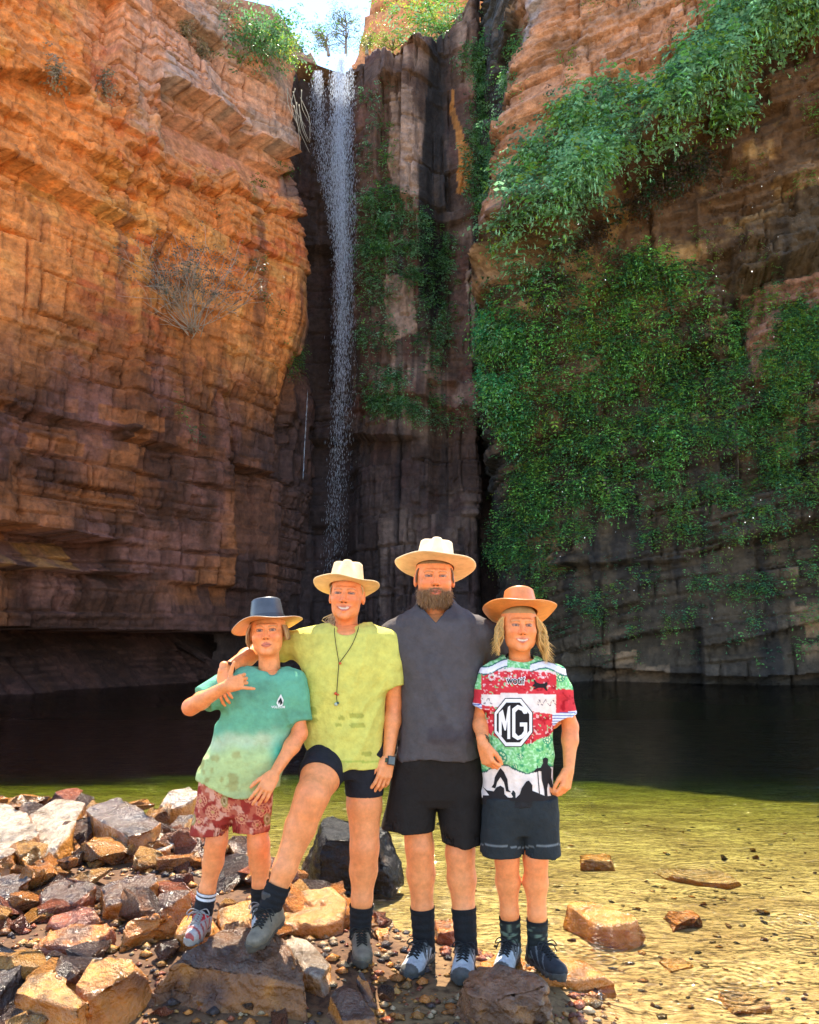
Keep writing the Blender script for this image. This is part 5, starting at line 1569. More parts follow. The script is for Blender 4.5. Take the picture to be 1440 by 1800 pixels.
V, F = tube([ct + np.array([0.066 * math.cos(t), 0.066 * math.sin(t), 0.004 - 0.032 * math.cos(t / 1 - 1.5 * math.pi) * 1.0]) for t in a], 0.0065, 6, False)
cb = make_mesh('collar', V, F, M_CLOTH, None, smooth=True, col=np.tile(np.array([0.02, 0.018, 0.018]), (len(V), 1)), origin=np.array(r.root['_org'])); cb.parent = sh; cb.location = (0, 0, 0)
shorts(r, [[(1400, 850, 914, 0.10, 0), (1450, 846, 916, 0.10, 0), (1499, 843, 919, 0.10, 0)], [(1400, 910, 978, 0.10, 0), (1450, 913, 981, 0.10, 0), (1500, 917, 985, 0.10, 0)]],
       [(1385, 852, 972, 0.10, 0), (1430, 848, 980, 0.10, 0), (1462, 856, 972, 0.09, 0)],
       lambda V, px, py: np.where((np.abs(py - (1490 - 6 * np.abs(px - 914) / 70)) < 1.2)[:, None], np.array([0.16, 0.17, 0.17]), np.array([0.022, 0.025, 0.026])), seed=38, amp=0.010)
hat(r, J(914, 1077, 0.012), 0.355, rotm(R(-19), R(1), 0), 0.105, (0.60, 0.20, 0.05), (0.72, 0.26, 0.06), (0.30, 0.22, 0.17), M_LEATHER, side=0.022, front=-0.004, crown=(0.084, 0.098), dent=0.0, pinch=0.0, band_h=0.010)
rs = np.random.RandomState(9); sp = []
for i in range(560):
    sx = -1 if rs.rand() < 0.46 else 1
    ph = rs.rand()
    s0 = hc + np.array([sx * (0.074 + 0.008 * rs.rand()), -0.045 + 0.11 * rs.rand(), 0.045])
    L_ = (0.15 if sx < 0 else 0.19) * (0.6 + 0.5 * rs.rand())
    pts = [s0]
    for k in range(1, 7):
        t = k / 6
        pts.append(s0 + np.array([sx * (0.010 + (0.012 + 0.034 * ph) * t + 0.012 * math.sin(t * 8 + ph * 6)) * (1.2 if sx > 0 else 0.9), 0.004 * math.sin(t * 8 + ph * 9) - 0.035 * t * (rs.rand() < 0.7), -L_ * t - 0.02]))
    sp.append((pts, 0.0015))
strands('hair', r, sp, (0.74, 0.44, 0.13), 4, seed=9)
watch(r, wL + (eL - wL) * 0.12, wL - eL, 0.027, (0.10, 0.08, 0.04), None, (0, -1, 0)).name = 'wristband'
for an, kn, td, fn in ((anL, knL, (-0.42, -1), shoe_grey), (anR, knR, (0.50, -1), shoe_black)):
    sock(r, an, kn, 0.036, 0.095, camo_sock, 0.054)
    shoe(r, an, td, 0.275, 0.1, fn, (0.06, 0.055, 0.045), drop=0.10)
# ------------------------------------------------------------------ boulders and stones on the shore
def rock_material(name, rough, rv):
    m = mat(name, rough=rough, attr=True, var=0.38, vscale=9, detail=10, bump=1.0, bscale=18, bdist=0.04, spec=0.55, rvar=rv)
    return m
M_STONE = rock_material('shore_rock', 0.24, 0.15)
M_WET = mat('wet_black_rock', rough=0.3, attr=True, var=0.4, vscale=9, detail=10, bump=1.0, bscale=16, bdist=0.05, spec=0.22, rvar=0.15)
BROWN = (0.44, 0.145, 0.020); OCHRE = (0.46, 0.18, 0.028); DARK = (0.05, 0.030, 0.022); PALE_GLINT = (0.34, 0.27, 0.20); REDB = (0.26, 0.065, 0.022); GOLD = (0.40, 0.19, 0.042)  # the pale tone for rock tops has sun glint painted in

def finish_rock(bm, seed, bev, cuts, amp, side_c, top_c, name, origin, parent=None, chips=0):
    bmesh.ops.recalc_face_normals(bm, faces=bm.faces)
    if chips:                                         # break corners off along flat fracture planes
        rs_ = np.random.RandomState(seed + 900)
        for _ in range(chips):
            co = np.array([v.co for v in bm.verts]); c0 = co.mean(0)
            d_ = rs_.randn(3) * np.array([1, 1, 0.55]); d_[2] = abs(d_[2]) * 0.8; d_ /= np.linalg.norm(d_)
            pr = (co - c0) @ d_; k_ = np.quantile(pr, 1.0) * (0.74 + 0.18 * rs_.rand())
            r_ = bmesh.ops.bisect_plane(bm, geom=list(bm.verts) + list(bm.edges) + list(bm.faces), plane_co=Vector(c0 + d_ * k_), plane_no=Vector(d_), clear_outer=True)
            bmesh.ops.holes_fill(bm, edges=[e for e in bm.edges if e.is_boundary], sides=0)
        bmesh.ops.remove_doubles(bm, verts=bm.verts, dist=0.004)
        bmesh.ops.recalc_face_normals(bm, faces=bm.faces)
    if bev > 0:
        bmesh.ops.bevel(bm, geom=list(bm.edges), offset=bev, offset_type='OFFSET', segments=1, affect='EDGES', clamp_overlap=True)
    bmesh.ops.triangulate(bm, faces=bm.faces)
    for _ in range(cuts):
        el = [e.calc_length() for e in bm.edges]; th = np.median(el) * 0.7
        bmesh.ops.subdivide_edges(bm, edges=[e for e in bm.edges if e.calc_length() > th], cuts=1, use_grid_fill=True)
        bmesh.ops.triangulate(bm, faces=bm.faces)
    bm.normal_update(); bm.verts.ensure_lookup_table()
    V = np.array([v.co for v in bm.verts]); Nn = np.array([v.normal for v in bm.verts])
    F = np.array([[v.index for v in f.verts] for f in bm.faces]); bm.free()
    n = fbm(V[:, 0] * 7 + seed, V[:, 1] * 7, V[:, 2] * 7, oct=4, seed=seed)
    # ledgy, cleaved breaks
    st = np.round((V[:, 2] * 0.8 + V[:, 0] * 0.3) * 26 + n * 2) / 26 - (V[:, 2] * 0.8 + V[:, 0] * 0.3)
    V = V + Nn * (amp * n + 0.5 * amp * st * 26)[:, None]
    C = np.tile(np.array(side_c), (len(V), 1))
    n2 = fbm(V[:, 0] * 4 + seed, V[:, 1] * 4, V[:, 2] * 4, oct=4, seed=seed + 3)
    n3 = fbm(V[:, 0] * 11 + seed, V[:, 1] * 11, V[:, 2] * 11, oct=4, seed=seed + 4)
    C = mixc(C, np.array(side_c) * np.array([0.22, 0.16, 0.14]), sstep(0.05, 0.4, n2) * 0.85)
    C = mixc(C, np.array(OCHRE), sstep(0.15, 0.5, n3) * (0.45 if max(side_c) > 0.1 else 0.06))
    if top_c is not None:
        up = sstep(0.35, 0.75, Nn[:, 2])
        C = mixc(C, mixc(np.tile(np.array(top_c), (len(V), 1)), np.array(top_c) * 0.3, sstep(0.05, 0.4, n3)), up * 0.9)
    return make_mesh(name, V, F, M_STONE, parent, col=np.clip(C, 0, 1), origin=origin)

def rock(label, top, base=-0.06, spread=1.12, side=BROWN, topc=None, seed=1, bev=0.006, cuts=3, amp=0.014, drop=0.0, name='boulder', mid=1.06, front=0.0, chips=7):
    """top: corners (photo px, py, height z), clockwise; walls run down to 'base'"""
    T = np.array([PZ(x, y, z) for x, y, z in top]); c = T.mean(0); n = len(T)
    rs = np.random.RandomState(seed)
    bm = bmesh.new()
    rings = [T]
    M = c + (T - c) * mid; M[:, 2] = T[:, 2] * 0.5 + base * 0.5; M[:, :2] += rs.randn(n, 2) * 0.02; M[:, 2] += rs.randn(n) * 0.02
    B = c + (T - c) * spread; B[:, 2] = base; B[:, :2] += rs.randn(n, 2) * 0.025; B[:, 1] -= front
    rings += [M, B]
    vs = [[bm.verts.new(p) for p in r] for r in rings]
    bm.faces.new(vs[0])
    for a, b_ in zip(vs[:-1], vs[1:]):
        for i in range(n):
            bm.faces.new((a[i], b_[i], b_[(i + 1) % n], a[(i + 1) % n]))
    bm.faces.new(vs[-1][::-1])
    o = np.array([c[0], c[1], base])
    ob = finish_rock(bm, seed, min(bev, 0.006), cuts, amp, side, topc, name, o, None, chips)
    return tag(ob, label, 'rock')

def sunk(pts, h):                                      # corners lying h above the pool bed
    out = []
    for x, y in pts:
        q_ = PZ(x, y, -0.1)
        for _ in range(3): q_ = PZ(x, y, float(bed_z(q_[0], q_[1])) + h)
        out.append((x, y, q_[2]))
    return out
rock('pale flat-topped boulder at the water edge, cut by the photo left border', [(-40, 1412, .30), (22, 1407, .32), (46, 1422, .31), (53, 1439, .30), (79, 1474, .27), (31, 1500, .25), (-40, 1511, .25)], -0.05, 1.05, BROWN, PALE_GLINT, 1, 0.015, 3)
rock('white slab with fine parallel lines beside the black-capped boulder', [(50, 1425, .28), (92, 1404, .32), (155, 1401, .34), (146, 1444, .29), (119, 1489, .22), (80, 1504, .20), (70, 1490, .20)], -0.05, 1.02, OCHRE, PALE_GLINT, 2, 0.01, 3, 0.006)
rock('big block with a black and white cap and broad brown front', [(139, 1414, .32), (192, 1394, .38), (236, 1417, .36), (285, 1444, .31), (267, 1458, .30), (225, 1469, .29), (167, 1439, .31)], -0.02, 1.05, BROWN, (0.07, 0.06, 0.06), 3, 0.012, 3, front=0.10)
rock('brown block with a slanting front below the black-capped boulder', [(228, 1472, .22), (282, 1450, .25), (318, 1475, .22), (310, 1492, .20), (250, 1500, .19)], -0.02, 1.08, BROWN, PALE_GLINT, 33, 0.012, 2)
rock('orange wedge of rock at the water edge behind the boy in tie-dye', [(269, 1420, .20), (300, 1392, .27), (330, 1378, .30), (350, 1395, .26), (333, 1412, .22), (300, 1422, .18)], -0.08, 1.05, OCHRE, PALE_GLINT, 4)
rock('wet glinting rock behind the shorts of the boy in tie-dye', [(292, 1440, .16), (330, 1424, .20), (356, 1440, .18), (350, 1462, .14), (305, 1460, .13)], -0.05, 1.1, BROWN, DARK, 5)
rock('small dark rock close behind the knee of the boy in tie-dye', [(318, 1478, .16), (350, 1468, .19), (362, 1490, .16), (335, 1500, .14)], 0.0, 1.1, BROWN, DARK, 6)
rock('knobbly black-topped stone in the middle of the rubble', [(75, 1544, .20), (117, 1539, .23), (155, 1550, .22), (174, 1560, .20), (133, 1589, .17), (72, 1592, .17)], 0.0, 1.1, REDB, DARK, 7, 0.01, 3, 0.016)
rock('grey sparkling wedge with an orange front next to the knobbly stone', [(175, 1555, .20), (225, 1538, .25), (272, 1530, .27), (275, 1550, .24), (242, 1580, .20), (186, 1594, .17)], 0.02, 1.06, BROWN, DARK, 8, 0.01, 3, 0.012)
rock('stone with a pale peaked top at the photo left border', [(-25, 1550, .22), (20, 1536, .24), (53, 1533, .26), (56, 1544, .25), (33, 1558, .22), (36, 1575, .20), (-25, 1589, .18)], 0.0, 1.06, BROWN, DARK, 9)
rock('rust red slab leaning across the rubble below the knobbly stone', [(75, 1619, .15), (120, 1600, .19), (155, 1583, .23), (182, 1589, .23), (178, 1608, .19), (108, 1633, .14)], 0.02, 1.05, REDB, REDB, 10, 0.008)
rock('long low red-brown slab with a dark front face', [(62, 1642, .16), (133, 1628, .19), (203, 1622, .20), (184, 1650, .16), (167, 1661, .15), (66, 1660, .14)], 0.02, 1.04, REDB, BROWN, 11, 0.008)
rock('flat slab with a white sunlit end pointing to the striped sock', [(205, 1650, .16), (230, 1614, .21), (267, 1603, .23), (319, 1600, .22), (282, 1621, .18), (239, 1646, .15)], 0.04, 1.04, BROWN, PALE_GLINT, 12, 0.008)
rock('dark pointed stone between the rubble and the striped sock', [(258, 1590, .20), (288, 1560, .25), (318, 1555, .25), (335, 1565, .24), (300, 1590, .20), (280, 1600, .18)], 0.04, 1.05, BROWN, DARK, 13, 0.008)
rock('golden grainy block in the near corner of the rubble', [(17, 1742, .14), (22, 1722, .16), (67, 1686, .20), (122, 1717, .18), (119, 1728, .175), (160, 1756, .16), (150, 1778, .14)], -0.03, 1.08, BROWN, GOLD, 14, 0.012, 3, front=0.05)
rock('black rock in shade at the photo left border above the golden block', [(-50, 1650, .22), (-10, 1652, .22), (58, 1680, .17), (24, 1716, .14), (-20, 1750, .12), (-60, 1740, .12)], -0.02, 1.05, DARK, DARK, 15, 0.012, 2)
rock('brown block between the golden block and the big boulder', [(134, 1732, .14), (169, 1675, .21), (211, 1689, .20), (266, 1687, .19), (228, 1716, .16), (158, 1748, .13)], -0.03, 1.05, BROWN, OCHRE, 16, 0.012, 2)
rock('big brown boulder under the raised boot of the woman', [(228, 1716, .13), (300, 1662, .19), (332, 1636, .22), (372, 1624, .20), (440, 1630, .22), (500, 1650, .235), (520, 1674, .21), (560, 1742, .09), (470, 1718, .13), (390, 1706, .15), (320, 1692, .165)], -0.05, 1.13, (0.22, 0.08, 0.018), (0.10, 0.045, 0.02), 17, 0.009, 4, 0.022, mid=1.08, front=0.06)
rock('golden slab behind the raised boot of the woman', [(494, 1580, .16), (561, 1558, .19), (603, 1560, .19), (612, 1600, .15), (604, 1622, .13), (560, 1628, .13), (500, 1617, .14)], 0.0, 1.04, BROWN, GOLD, 18, 0.01, 3, 0.012)
rock('flat golden stone between the shoes of the boy in tie-dye', [(385, 1598, .18), (436, 1578, .205), (470, 1594, .19), (462, 1622, .17), (395, 1628, .16)], 0.0, 1.05, BROWN, GOLD, 19, 0.01)
rock('wedge of ochre rock under the striped sock of the boy in tie-dye', [(310, 1640, .175), (330, 1606, .178), (388, 1600, .18), (392, 1640, .178), (350, 1655, .175)], 0.0, 1.05, BROWN, OCHRE, 34, 0.01)
_wb = rock('wet black block standing in the shallows behind the woman', [(540, 1449, .21), (582, 1436, .235), (640, 1446, .23), (700, 1456, .22), (713, 1466, .20), (690, 1482, .18), (560, 1474, .19)], -0.14, 1.03, (0.016, 0.011, 0.009), (0.012, 0.012, 0.013), 20, 0.014, 3, 0.02)
_wb.data.materials[0] = M_WET
rock('wet brown boulder with a hollow in its top, in front of the printed jersey boy', [(806, 1718, .12), (834, 1701, .14), (880, 1702, .14), (918, 1708, .14), (958, 1722, .12), (955, 1752, .10), (890, 1762, .085), (830, 1758, .09)], -0.08, 1.10, (0.16, 0.065, 0.022), (0.17, 0.07, 0.028), 21, 0.012, 4, 0.024, front=0.05)
rock('orange wedge beside the big boulder, in front of the golden slab', [(497, 1650, .15), (538, 1656, .14), (582, 1700, .09), (574, 1722, .08), (530, 1712, .10)], -0.02, 1.1, OCHRE, PALE_GLINT, 22, 0.01)
rock('dark pointed rock at the bottom border between the two boulders', [(578, 1746, .07), (604, 1732, .09), (634, 1728, .10), (658, 1768, .06), (664, 1800, .03), (602, 1800, .03)], -0.05, 1.1, BROWN, DARK, 23, 0.01)
rock('thin upright slab below the straight leg of the woman', [(622, 1714, .09), (632, 1697, .12), (642, 1712, .095), (662, 1756, .03), (650, 1754, .03)], -0.03, 1.04, (0.13, 0.07, 0.045), BROWN, 24, 0.006)
rock('ochre stone between the straight leg of the woman and the man', [(655, 1620, .07), (684, 1628, .07), (686, 1644, .05), (662, 1654, .04)], -0.05, 1.1, BROWN, OCHRE, 25, 0.008)
rock('rounded brown stone between the shoes of the man', [(764, 1612, .06), (786, 1606, .08), (802, 1614, .07), (800, 1636, .045), (770, 1642, .04)], -0.08, 1.1, REDB, BROWN, 26, 0.01)
rock('flat wet slab under the outer shoe of the printed jersey boy', [(935, 1692, .022), (990, 1682, .024), (1050, 1688, .012), (1080, 1714, -.01), (1010, 1724, .0), (930, 1716, .018)], -0.11, 1.04, BROWN, OCHRE, 27, 0.008, 2, 0.006, name='flat_stone')
rock('flat dark stone under the inner shoe of the printed jersey boy', [(842, 1690, .026), (880, 1672, .03), (925, 1676, .03), (930, 1700, .022), (880, 1712, .02), (850, 1706, .02)], -0.11, 1.05, BROWN, BROWN, 28, 0.008, 2, 0.006, name='flat_stone')
rock('orange slab breaking the surface right of the printed jersey boy', [(984, 1584, -.03), (1043, 1588, -.01), (1127, 1612, -.015), (1086, 1634, -.035), (1030, 1620, -.03)], -0.15, 1.03, BROWN, OCHRE, 29, 0.005, 3, 0.008, name='flat_stone')
rock('small brown stone poking out of the shallows beyond the orange slab', sunk([(1180, 1603), (1215, 1601), (1236, 1615), (1203, 1622)], 0.05), -0.15, 1.1, REDB, BROWN, 30, 0.008, name='flat_stone')
rock('sunken brown slab near the lower right corner', sunk([(1258, 1736), (1290, 1733), (1366, 1772), (1300, 1778)], 0.022), -0.13, 1.03, BROWN, (0.33, 0.19, 0.07), 31, 0.005, 2, 0.006, name='flat_stone')
rock('sunken slab casting a dark edge in the middle shallows', sunk([(1014, 1504), (1072, 1502), (1075, 1516), (1016, 1516)], 0.06), -0.26, 1.03, BROWN, OCHRE, 32, 0.005, name='flat_stone')
rock('broad sunken slab farther out in the shallows', sunk([(1163, 1528), (1233, 1524), (1318, 1546), (1268, 1556), (1190, 1545)], 0.03), -0.22, 1.05, BROWN, (0.38, 0.22, 0.08), 35, 0.006, name='flat_stone')
rock('sunken flat golden stone between the orange slab and the lower right corner', sunk([(1160, 1690), (1200, 1684), (1225, 1696), (1180, 1706)], 0.012), -0.13, 1.05, OCHRE, GOLD, 36, 0.005, name='flat_stone')

# loose angular stones: a few meshes shared by many copies
rs = np.random.RandomState(3)
protos = []
for k in range(8):
    bm = bmesh.new()
    for i in range(11):
        v = rs.randn(3); v /= np.linalg.norm(v); v *= np.array([1.0, 0.72, 0.45]) * (0.75 + 0.35 * rs.rand())
        bm.verts.new(v)
    r_ = bmesh.ops.convex_hull(bm, input=bm.verts)
    bmesh.ops.delete(bm, geom=[g_ for g_ in r_['geom_interior'] if isinstance(g_, bmesh.types.BMVert)], context='VERTS')
    ob = finish_rock(bm, 50 + k, 0.03, 1, 0.05, [BROWN, (0.30, 0.11, 0.02), REDB, (0.22, 0.08, 0.02), BROWN, OCHRE, (0.16, 0.06, 0.02), REDB][k], [BROWN, OCHRE, (0.14, 0.05, 0.02), DARK, DARK, GOLD, DARK, REDB][k], 'stone', (0, 0, 0), None, 4)
    protos.append(ob)
used = [False] * 8
def put_stone(x, y, s, z=None, label=None, group=None):
    k = rs.randint(8)
    o = protos[k] if not used[k] else protos[k].copy()
    if used[k]: COL.objects.link(o)
    used[k] = True
    zz = float(bed_z(x, y)) if z is None else z
    o.location = (x, y, zz + s * 0.22); o.scale = (s, s, s * (0.8 + 0.5 * rs.rand()))
    o.rotation_euler = (rs.randn() * 0.28, rs.randn() * 0.28, rs.rand() * 6.28)
    tag(o, label, 'rock', group)
n_st = 0
while n_st < 240:
    y = 3.15 + 3.7 * rs.rand() ** 1.2; x = -0.52 * y - 0.3 + (0.52 * y + 0.2) * rs.rand()
    if bed_z(x, y) < WATER_Z - 0.06: continue
    pxs, pys = proj(x, y, 0.05)
    if x > -0.45 and y < 4.1 and rs.rand() < 0.7: continue
    near = 150 < pxs < 700 and pys > 1640
    put_stone(x, y, (0.07 + 0.15 * rs.rand() ** 1.6 + 0.02 * (y - 3)) * (0.4 if near else 1.0), None, 'small angular stone in the rubble between the boulders on the shore', 'loose stones in the rubble')
    n_st += 1
for i in range(70):
    y = 2.9 + 5.0 * rs.rand() ** 1.4; x = 0.15 + (0.50 * y) * rs.rand()
    z_ = bed_z(x, y)
    if z_ > WATER_Z - 0.02: continue
    put_stone(x, y, 0.015 + 0.045 * rs.rand() ** 2.5, None, 'small stone lying on the sandy bed of the shallows', 'stones on the pool bed')

# gravel: thousands of pebbles in one object
N_ = 4200
px_ = -3.2 + 4.1 * rs.rand(N_ * 3) ** 0.7; py_ = 2.9 + 3.6 * rs.rand(N_ * 3) ** 1.4
zb = bed_z(px_, py_); ok = (zb > WATER_Z - 0.03); px_, py_, zb = px_[ok][:N_], py_[ok][:N_], zb[ok][:N_]
n_ = len(px_)
base = np.array([[1, 0, 0], [0.3, 0.9, 0], [-0.8, 0.5, 0], [-0.7, -0.6, 0], [0.4, -0.8, 0], [0.05, 0.05, 0.55], [0, 0, -0.4]])
bf = np.array([[0, 1, 5], [1, 2, 5], [2, 3, 5], [3, 4, 5], [4, 0, 5], [1, 0, 6], [2, 1, 6], [3, 2, 6], [4, 3, 6], [0, 4, 6]])
sz = 0.007 + 0.030 * rs.rand(n_) ** 2.5
jit = base[None] * (0.75 + 0.5 * rs.rand(n_, 7, 1)) * sz[:, None, None]
an = rs.rand(n_) * 6.28
c_, s_ = np.cos(an)[:, None], np.sin(an)[:, None]
Vp = np.stack([jit[..., 0] * c_ - jit[..., 1] * s_ + px_[:, None], jit[..., 0] * s_ + jit[..., 1] * c_ + py_[:, None], jit[..., 2] + (zb + sz * 0.2)[:, None]], -1)
Fp = bf[None] + (np.arange(n_) * 7)[:, None, None]
pal = np.array([BROWN, OCHRE, GOLD, DARK, REDB, (0.42, 0.28, 0.14)])
cp_ = pal[rs.randint(6, size=n_)] * (0.5 + 0.7 * rs.rand(n_, 1))
tag(make_mesh('gravel', Vp.reshape(-1, 3), Fp.reshape(-1, 3), M_STONE, col=np.repeat(cp_, 7, 0)), 'loose gravel between the boulders and under the feet', 'gravel', kind='stuff')

# pebbles and debris strewn over the sandy bed
N_ = 1700
py_ = 2.8 + 5.5 * rs.rand(N_) ** 1.25; px_ = (0.56 * py_) * (rs.rand(N_) * 1.35 - 0.35)
zb = bed_z(px_, py_); cl_ = fbm(px_ * 1.6, py_ * 1.6, oct=3, seed=77); ok = (zb < WATER_Z - 0.01) & (rs.rand(N_) < 0.35 + 1.2 * cl_)
px_, py_, zb = px_[ok], py_[ok], zb[ok]; n_ = len(px_)
sz = 0.006 + 0.022 * rs.rand(n_) ** 3
jit = base[None] * (0.75 + 0.5 * rs.rand(n_, 7, 1)) * sz[:, None, None] * np.array([1.3, 0.9, 0.6]); an = rs.rand(n_) * 6.28
c_, s_ = np.cos(an)[:, None], np.sin(an)[:, None]
Vp = np.stack([jit[..., 0] * c_ - jit[..., 1] * s_ + px_[:, None], jit[..., 0] * s_ + jit[..., 1] * c_ + py_[:, None], jit[..., 2] + (zb + sz * 0.15)[:, None]], -1)
Fp = bf[None] + (np.arange(n_) * 7)[:, None, None]
pal = np.array([BROWN, OCHRE, (0.12, 0.07, 0.03), DARK, (0.36, 0.24, 0.10), (0.26, 0.16, 0.06)])
cp_ = pal[rs.randint(6, size=n_)] * (0.6 + 0.6 * rs.rand(n_, 1))
tag(make_mesh('bed_gravel', Vp.reshape(-1, 3), Fp.reshape(-1, 3), M_STONE, col=np.repeat(cp_, 7, 0)), 'pebbles and debris scattered over the sandy pool bed', 'gravel', kind='stuff')
# ------------------------------------------------------------------ ferns and shrubs
def leaf_material(name, rough=0.5):
    m = bpy.data.materials.new(name); m.use_nodes = True
    N = m.node_tree.nodes; L = m.node_tree.links
    b_ = N['Principled BSDF']; b_.inputs['Roughness'].default_value = rough; b_.inputs['Specular IOR Level'].default_value = 0.35
    at_ = N.new('ShaderNodeVertexColor'); at_.layer_name = 'Col'
    L.new(at_.outputs[0], b_.inputs['Base Color'])
    tr = N.new('ShaderNodeBsdfTranslucent'); L.new(at_.outputs[0], tr.inputs['Color'])
    mx = N.new('ShaderNodeMixShader'); mx.inputs[0].default_value = 0.3
    out = [n for n in N if n.type == 'OUTPUT_MATERIAL'][0]
    L.new(b_.outputs[0], mx.inputs[1]); L.new(tr.outputs[0], mx.inputs[2]); L.new(mx.outputs[0], out.inputs['Surface'])
    return m
M_LEAF = leaf_material('leaf')
M_TWIG = mat('twig', attr=True, rough=0.8, var=0.2, vscale=30)

def frond_template(pairs, droop, w, seed):
    """unit-length frond growing out along +x and drooping; returns V, F"""
    rs = np.random.RandomState(seed); V, F = [], []
    def pt(t): return np.array([t * (1 - 0.35 * t * droop), 0, 0.35 * t - droop * 1.05 * t * t])
    for i in range(pairs):
        t = 0.16 + 0.80 * i / (pairs - 1); p = pt(t); d = pt(min(t + 0.05, 1.05)) - pt(t); d /= np.linalg.norm(d)
        l = 1.15 * w * (1 - 0.65 * abs(t - 0.42) ** 0.9) * (1.15 - 0.5 * t)
        for s in (-1, 1):
            side = np.array([0.45 * d[0], s * 1.0, 0.45 * d[2] - 0.30 - 0.2 * rs.rand()]); side /= np.linalg.norm(side)
            q = p + side * l; m = p + side * l * 0.5
            k = np.cross(side, [0, 0, 1]); k /= np.linalg.norm(k) + 1e-6; k = k * l * 0.32
            o = len(V); V += [p, m + k, q, m - k]; F.append([o, o + 1, o + 2, o + 3])
    q = pt(1.02); p = pt(0.9); o = len(V); V += [p, p * 0.5 + q * 0.5 + (0, 0.03, 0), q, p * 0.5 + q * 0.5 - (0, 0.03, 0)]; F.append([o, o + 1, o + 2, o + 3])
    return np.array(V), np.array(F)
FRONDS = [frond_template(3, d, w, i) for i, (d, w) in enumerate(((0.9, 0.30), (1.2, 0.26), (0.6, 0.32), (1.5, 0.24)))]

def scatter_fronds(pos, nrm, size, col, seed, spread=0.9):
    """pos (n,3), outward horizontal normals (n,2), size (n), col (n,3) -> V, F, C"""
    rs = np.random.RandomState(seed); Vs, Fs, Cs = [], [], []; o = 0
    kind = rs.randint(len(FRONDS), size=len(pos))
    for k, (tv, tf) in enumerate(FRONDS):
        s = np.nonzero(kind == k)[0]
        if not len(s): continue
        a = np.arctan2(nrm[s, 1], nrm[s, 0]) + spread * rs.randn(len(s)); ca, sa = np.cos(a), np.sin(a)
        el = 0.35 * rs.randn(len(s)); ce, se = np.cos(el), np.sin(el)
        x = tv[None, :, 0] * ce[:, None] - tv[None, :, 2] * se[:, None]; z = tv[None, :, 0] * se[:, None] + tv[None, :, 2] * ce[:, None]
        y = np.broadcast_to(tv[None, :, 1], x.shape)
        S = size[s][:, None]
        X = (x * ca[:, None] - y * sa[:, None]) * S + pos[s, 0:1]; Yv = (x * sa[:, None] + y * ca[:, None]) * S + pos[s, 1:2]; Zv = z * S + pos[s, 2:3]
        Vs.append(np.stack([X, Yv, Zv], -1).reshape(-1, 3))
        Fs.append((tf[None] + (np.arange(len(s)) * len(tv))[:, None, None]).reshape(-1, 4) + o); o += len(s) * len(tv)
        Cs.append(np.repeat(col[s] * (0.75 + 0.5 * rs.rand(len(s), 1)), len(tv), 0))
    return np.concatenate(Vs), np.concatenate(Fs), np.concatenate(Cs)

def sample(cl, wfn, n, seed, clump=5, rad=0.25):
    """clump roots drawn on a cliff in proportion to wfn(screen x, screen y, S-noise)"""
    rs = np.random.RandomState(seed)
    w = wfn(cl.sx, cl.sy, cl.V).ravel()
    w = np.clip(w, 0, None)
    if w.sum() <= 0: return None
    ids = rs.choice(w.size, n, p=w / w.sum())
    pos = cl.V.reshape(-1, 3)[ids]; nr = np.stack([cl.nx.ravel()[ids], cl.ny.ravel()[ids]], -1)
    pos = np.repeat(pos, clump, 0) + rs.randn(n * clump, 3) * rad * np.array([0.5, 0.5, 0.5]); nr = np.repeat(nr, clump, 0)
    pos[:, :2] += nr * (0.05 + 0.25 * np.abs(rs.randn(n * clump, 1)) * rad * 2)
    return pos, nr, rs

BLUEG = np.array([0.21, 0.42, 0.22]); MIDG = np.array([0.13, 0.32, 0.07]); YELG = np.array([0.19, 0.30, 0.04]); DARKG = np.array([0.035, 0.11, 0.045]); DRY = np.array([0.12, 0.085, 0.06])

def soft(sx, sy, poly, e=18, seed=0):
    """1 inside the polygon with a ragged edge"""
    n1 = fbm(sx / 45.0, sy / 45.0, oct=3, seed=seed + 200); n2 = fbm(sx / 45.0 + 9, sy / 45.0, oct=3, seed=seed + 300)
    return inpoly(sx + e * 2 * n1, sy + e * 2 * n2, poly).astype(float)

def mass(name, label, cl, wfn, n, colours, seed, size=(0.25, 0.5), clump=5, rad=0.25):
    r_ = sample(cl, wfn, n, seed, clump, rad)
    if r_ is None: return
    pos, nr, rs_ = r_
    sz = size[0] + (size[1] - size[0]) * rs_.rand(len(pos))
    t = np.repeat(rs_.rand(len(pos) // clump), clump); k = (t * len(colours)).astype(int).clip(0, len(colours) - 1)
    col = np.array(colours)[k]
    V, F, C = scatter_fronds(pos, nr, sz, col, seed)
    return tag(make_mesh(name, V, F, M_LEAF, col=np.clip(C, 0, 1)), label, 'ferns', kind='stuff')

BAND = [(878, 420), (900, 300), (940, 235), (1000, 185), (1060, 150), (1150, 165), (1205, 120), (1235, 40), (1290, 0), (1330, -60), (1480, -60), (1480, 20), (1400, 90), (1330, 150), (1285, 215), (1230, 225), (1180, 255), (1130, 300), (1060, 345), (1020, 385), (990, 440), (960, 500), (930, 520)]
CURT = [(872, 420), (940, 430), (960, 520), (940, 620), (925, 720), (905, 790), (872, 760), (862, 600)]
mass('hanging_ferns', 'band of blue-green ferns hanging along the overhang lip', RIGHT, lambda x, y, V: soft(x, y, BAND, 14, 1) * (0.10 + sstep(-0.2, 0.25, fbm(x / 40, y / 40, oct=3, seed=91))), 3200, [BLUEG * 1.3, BLUEG * 1.5, MIDG * 1.4, BLUEG * 0.8, BLUEG * 0.45, YELG * 1.2, BLUEG * 1.1], 101, (0.22, 0.72), 5, 0.4)
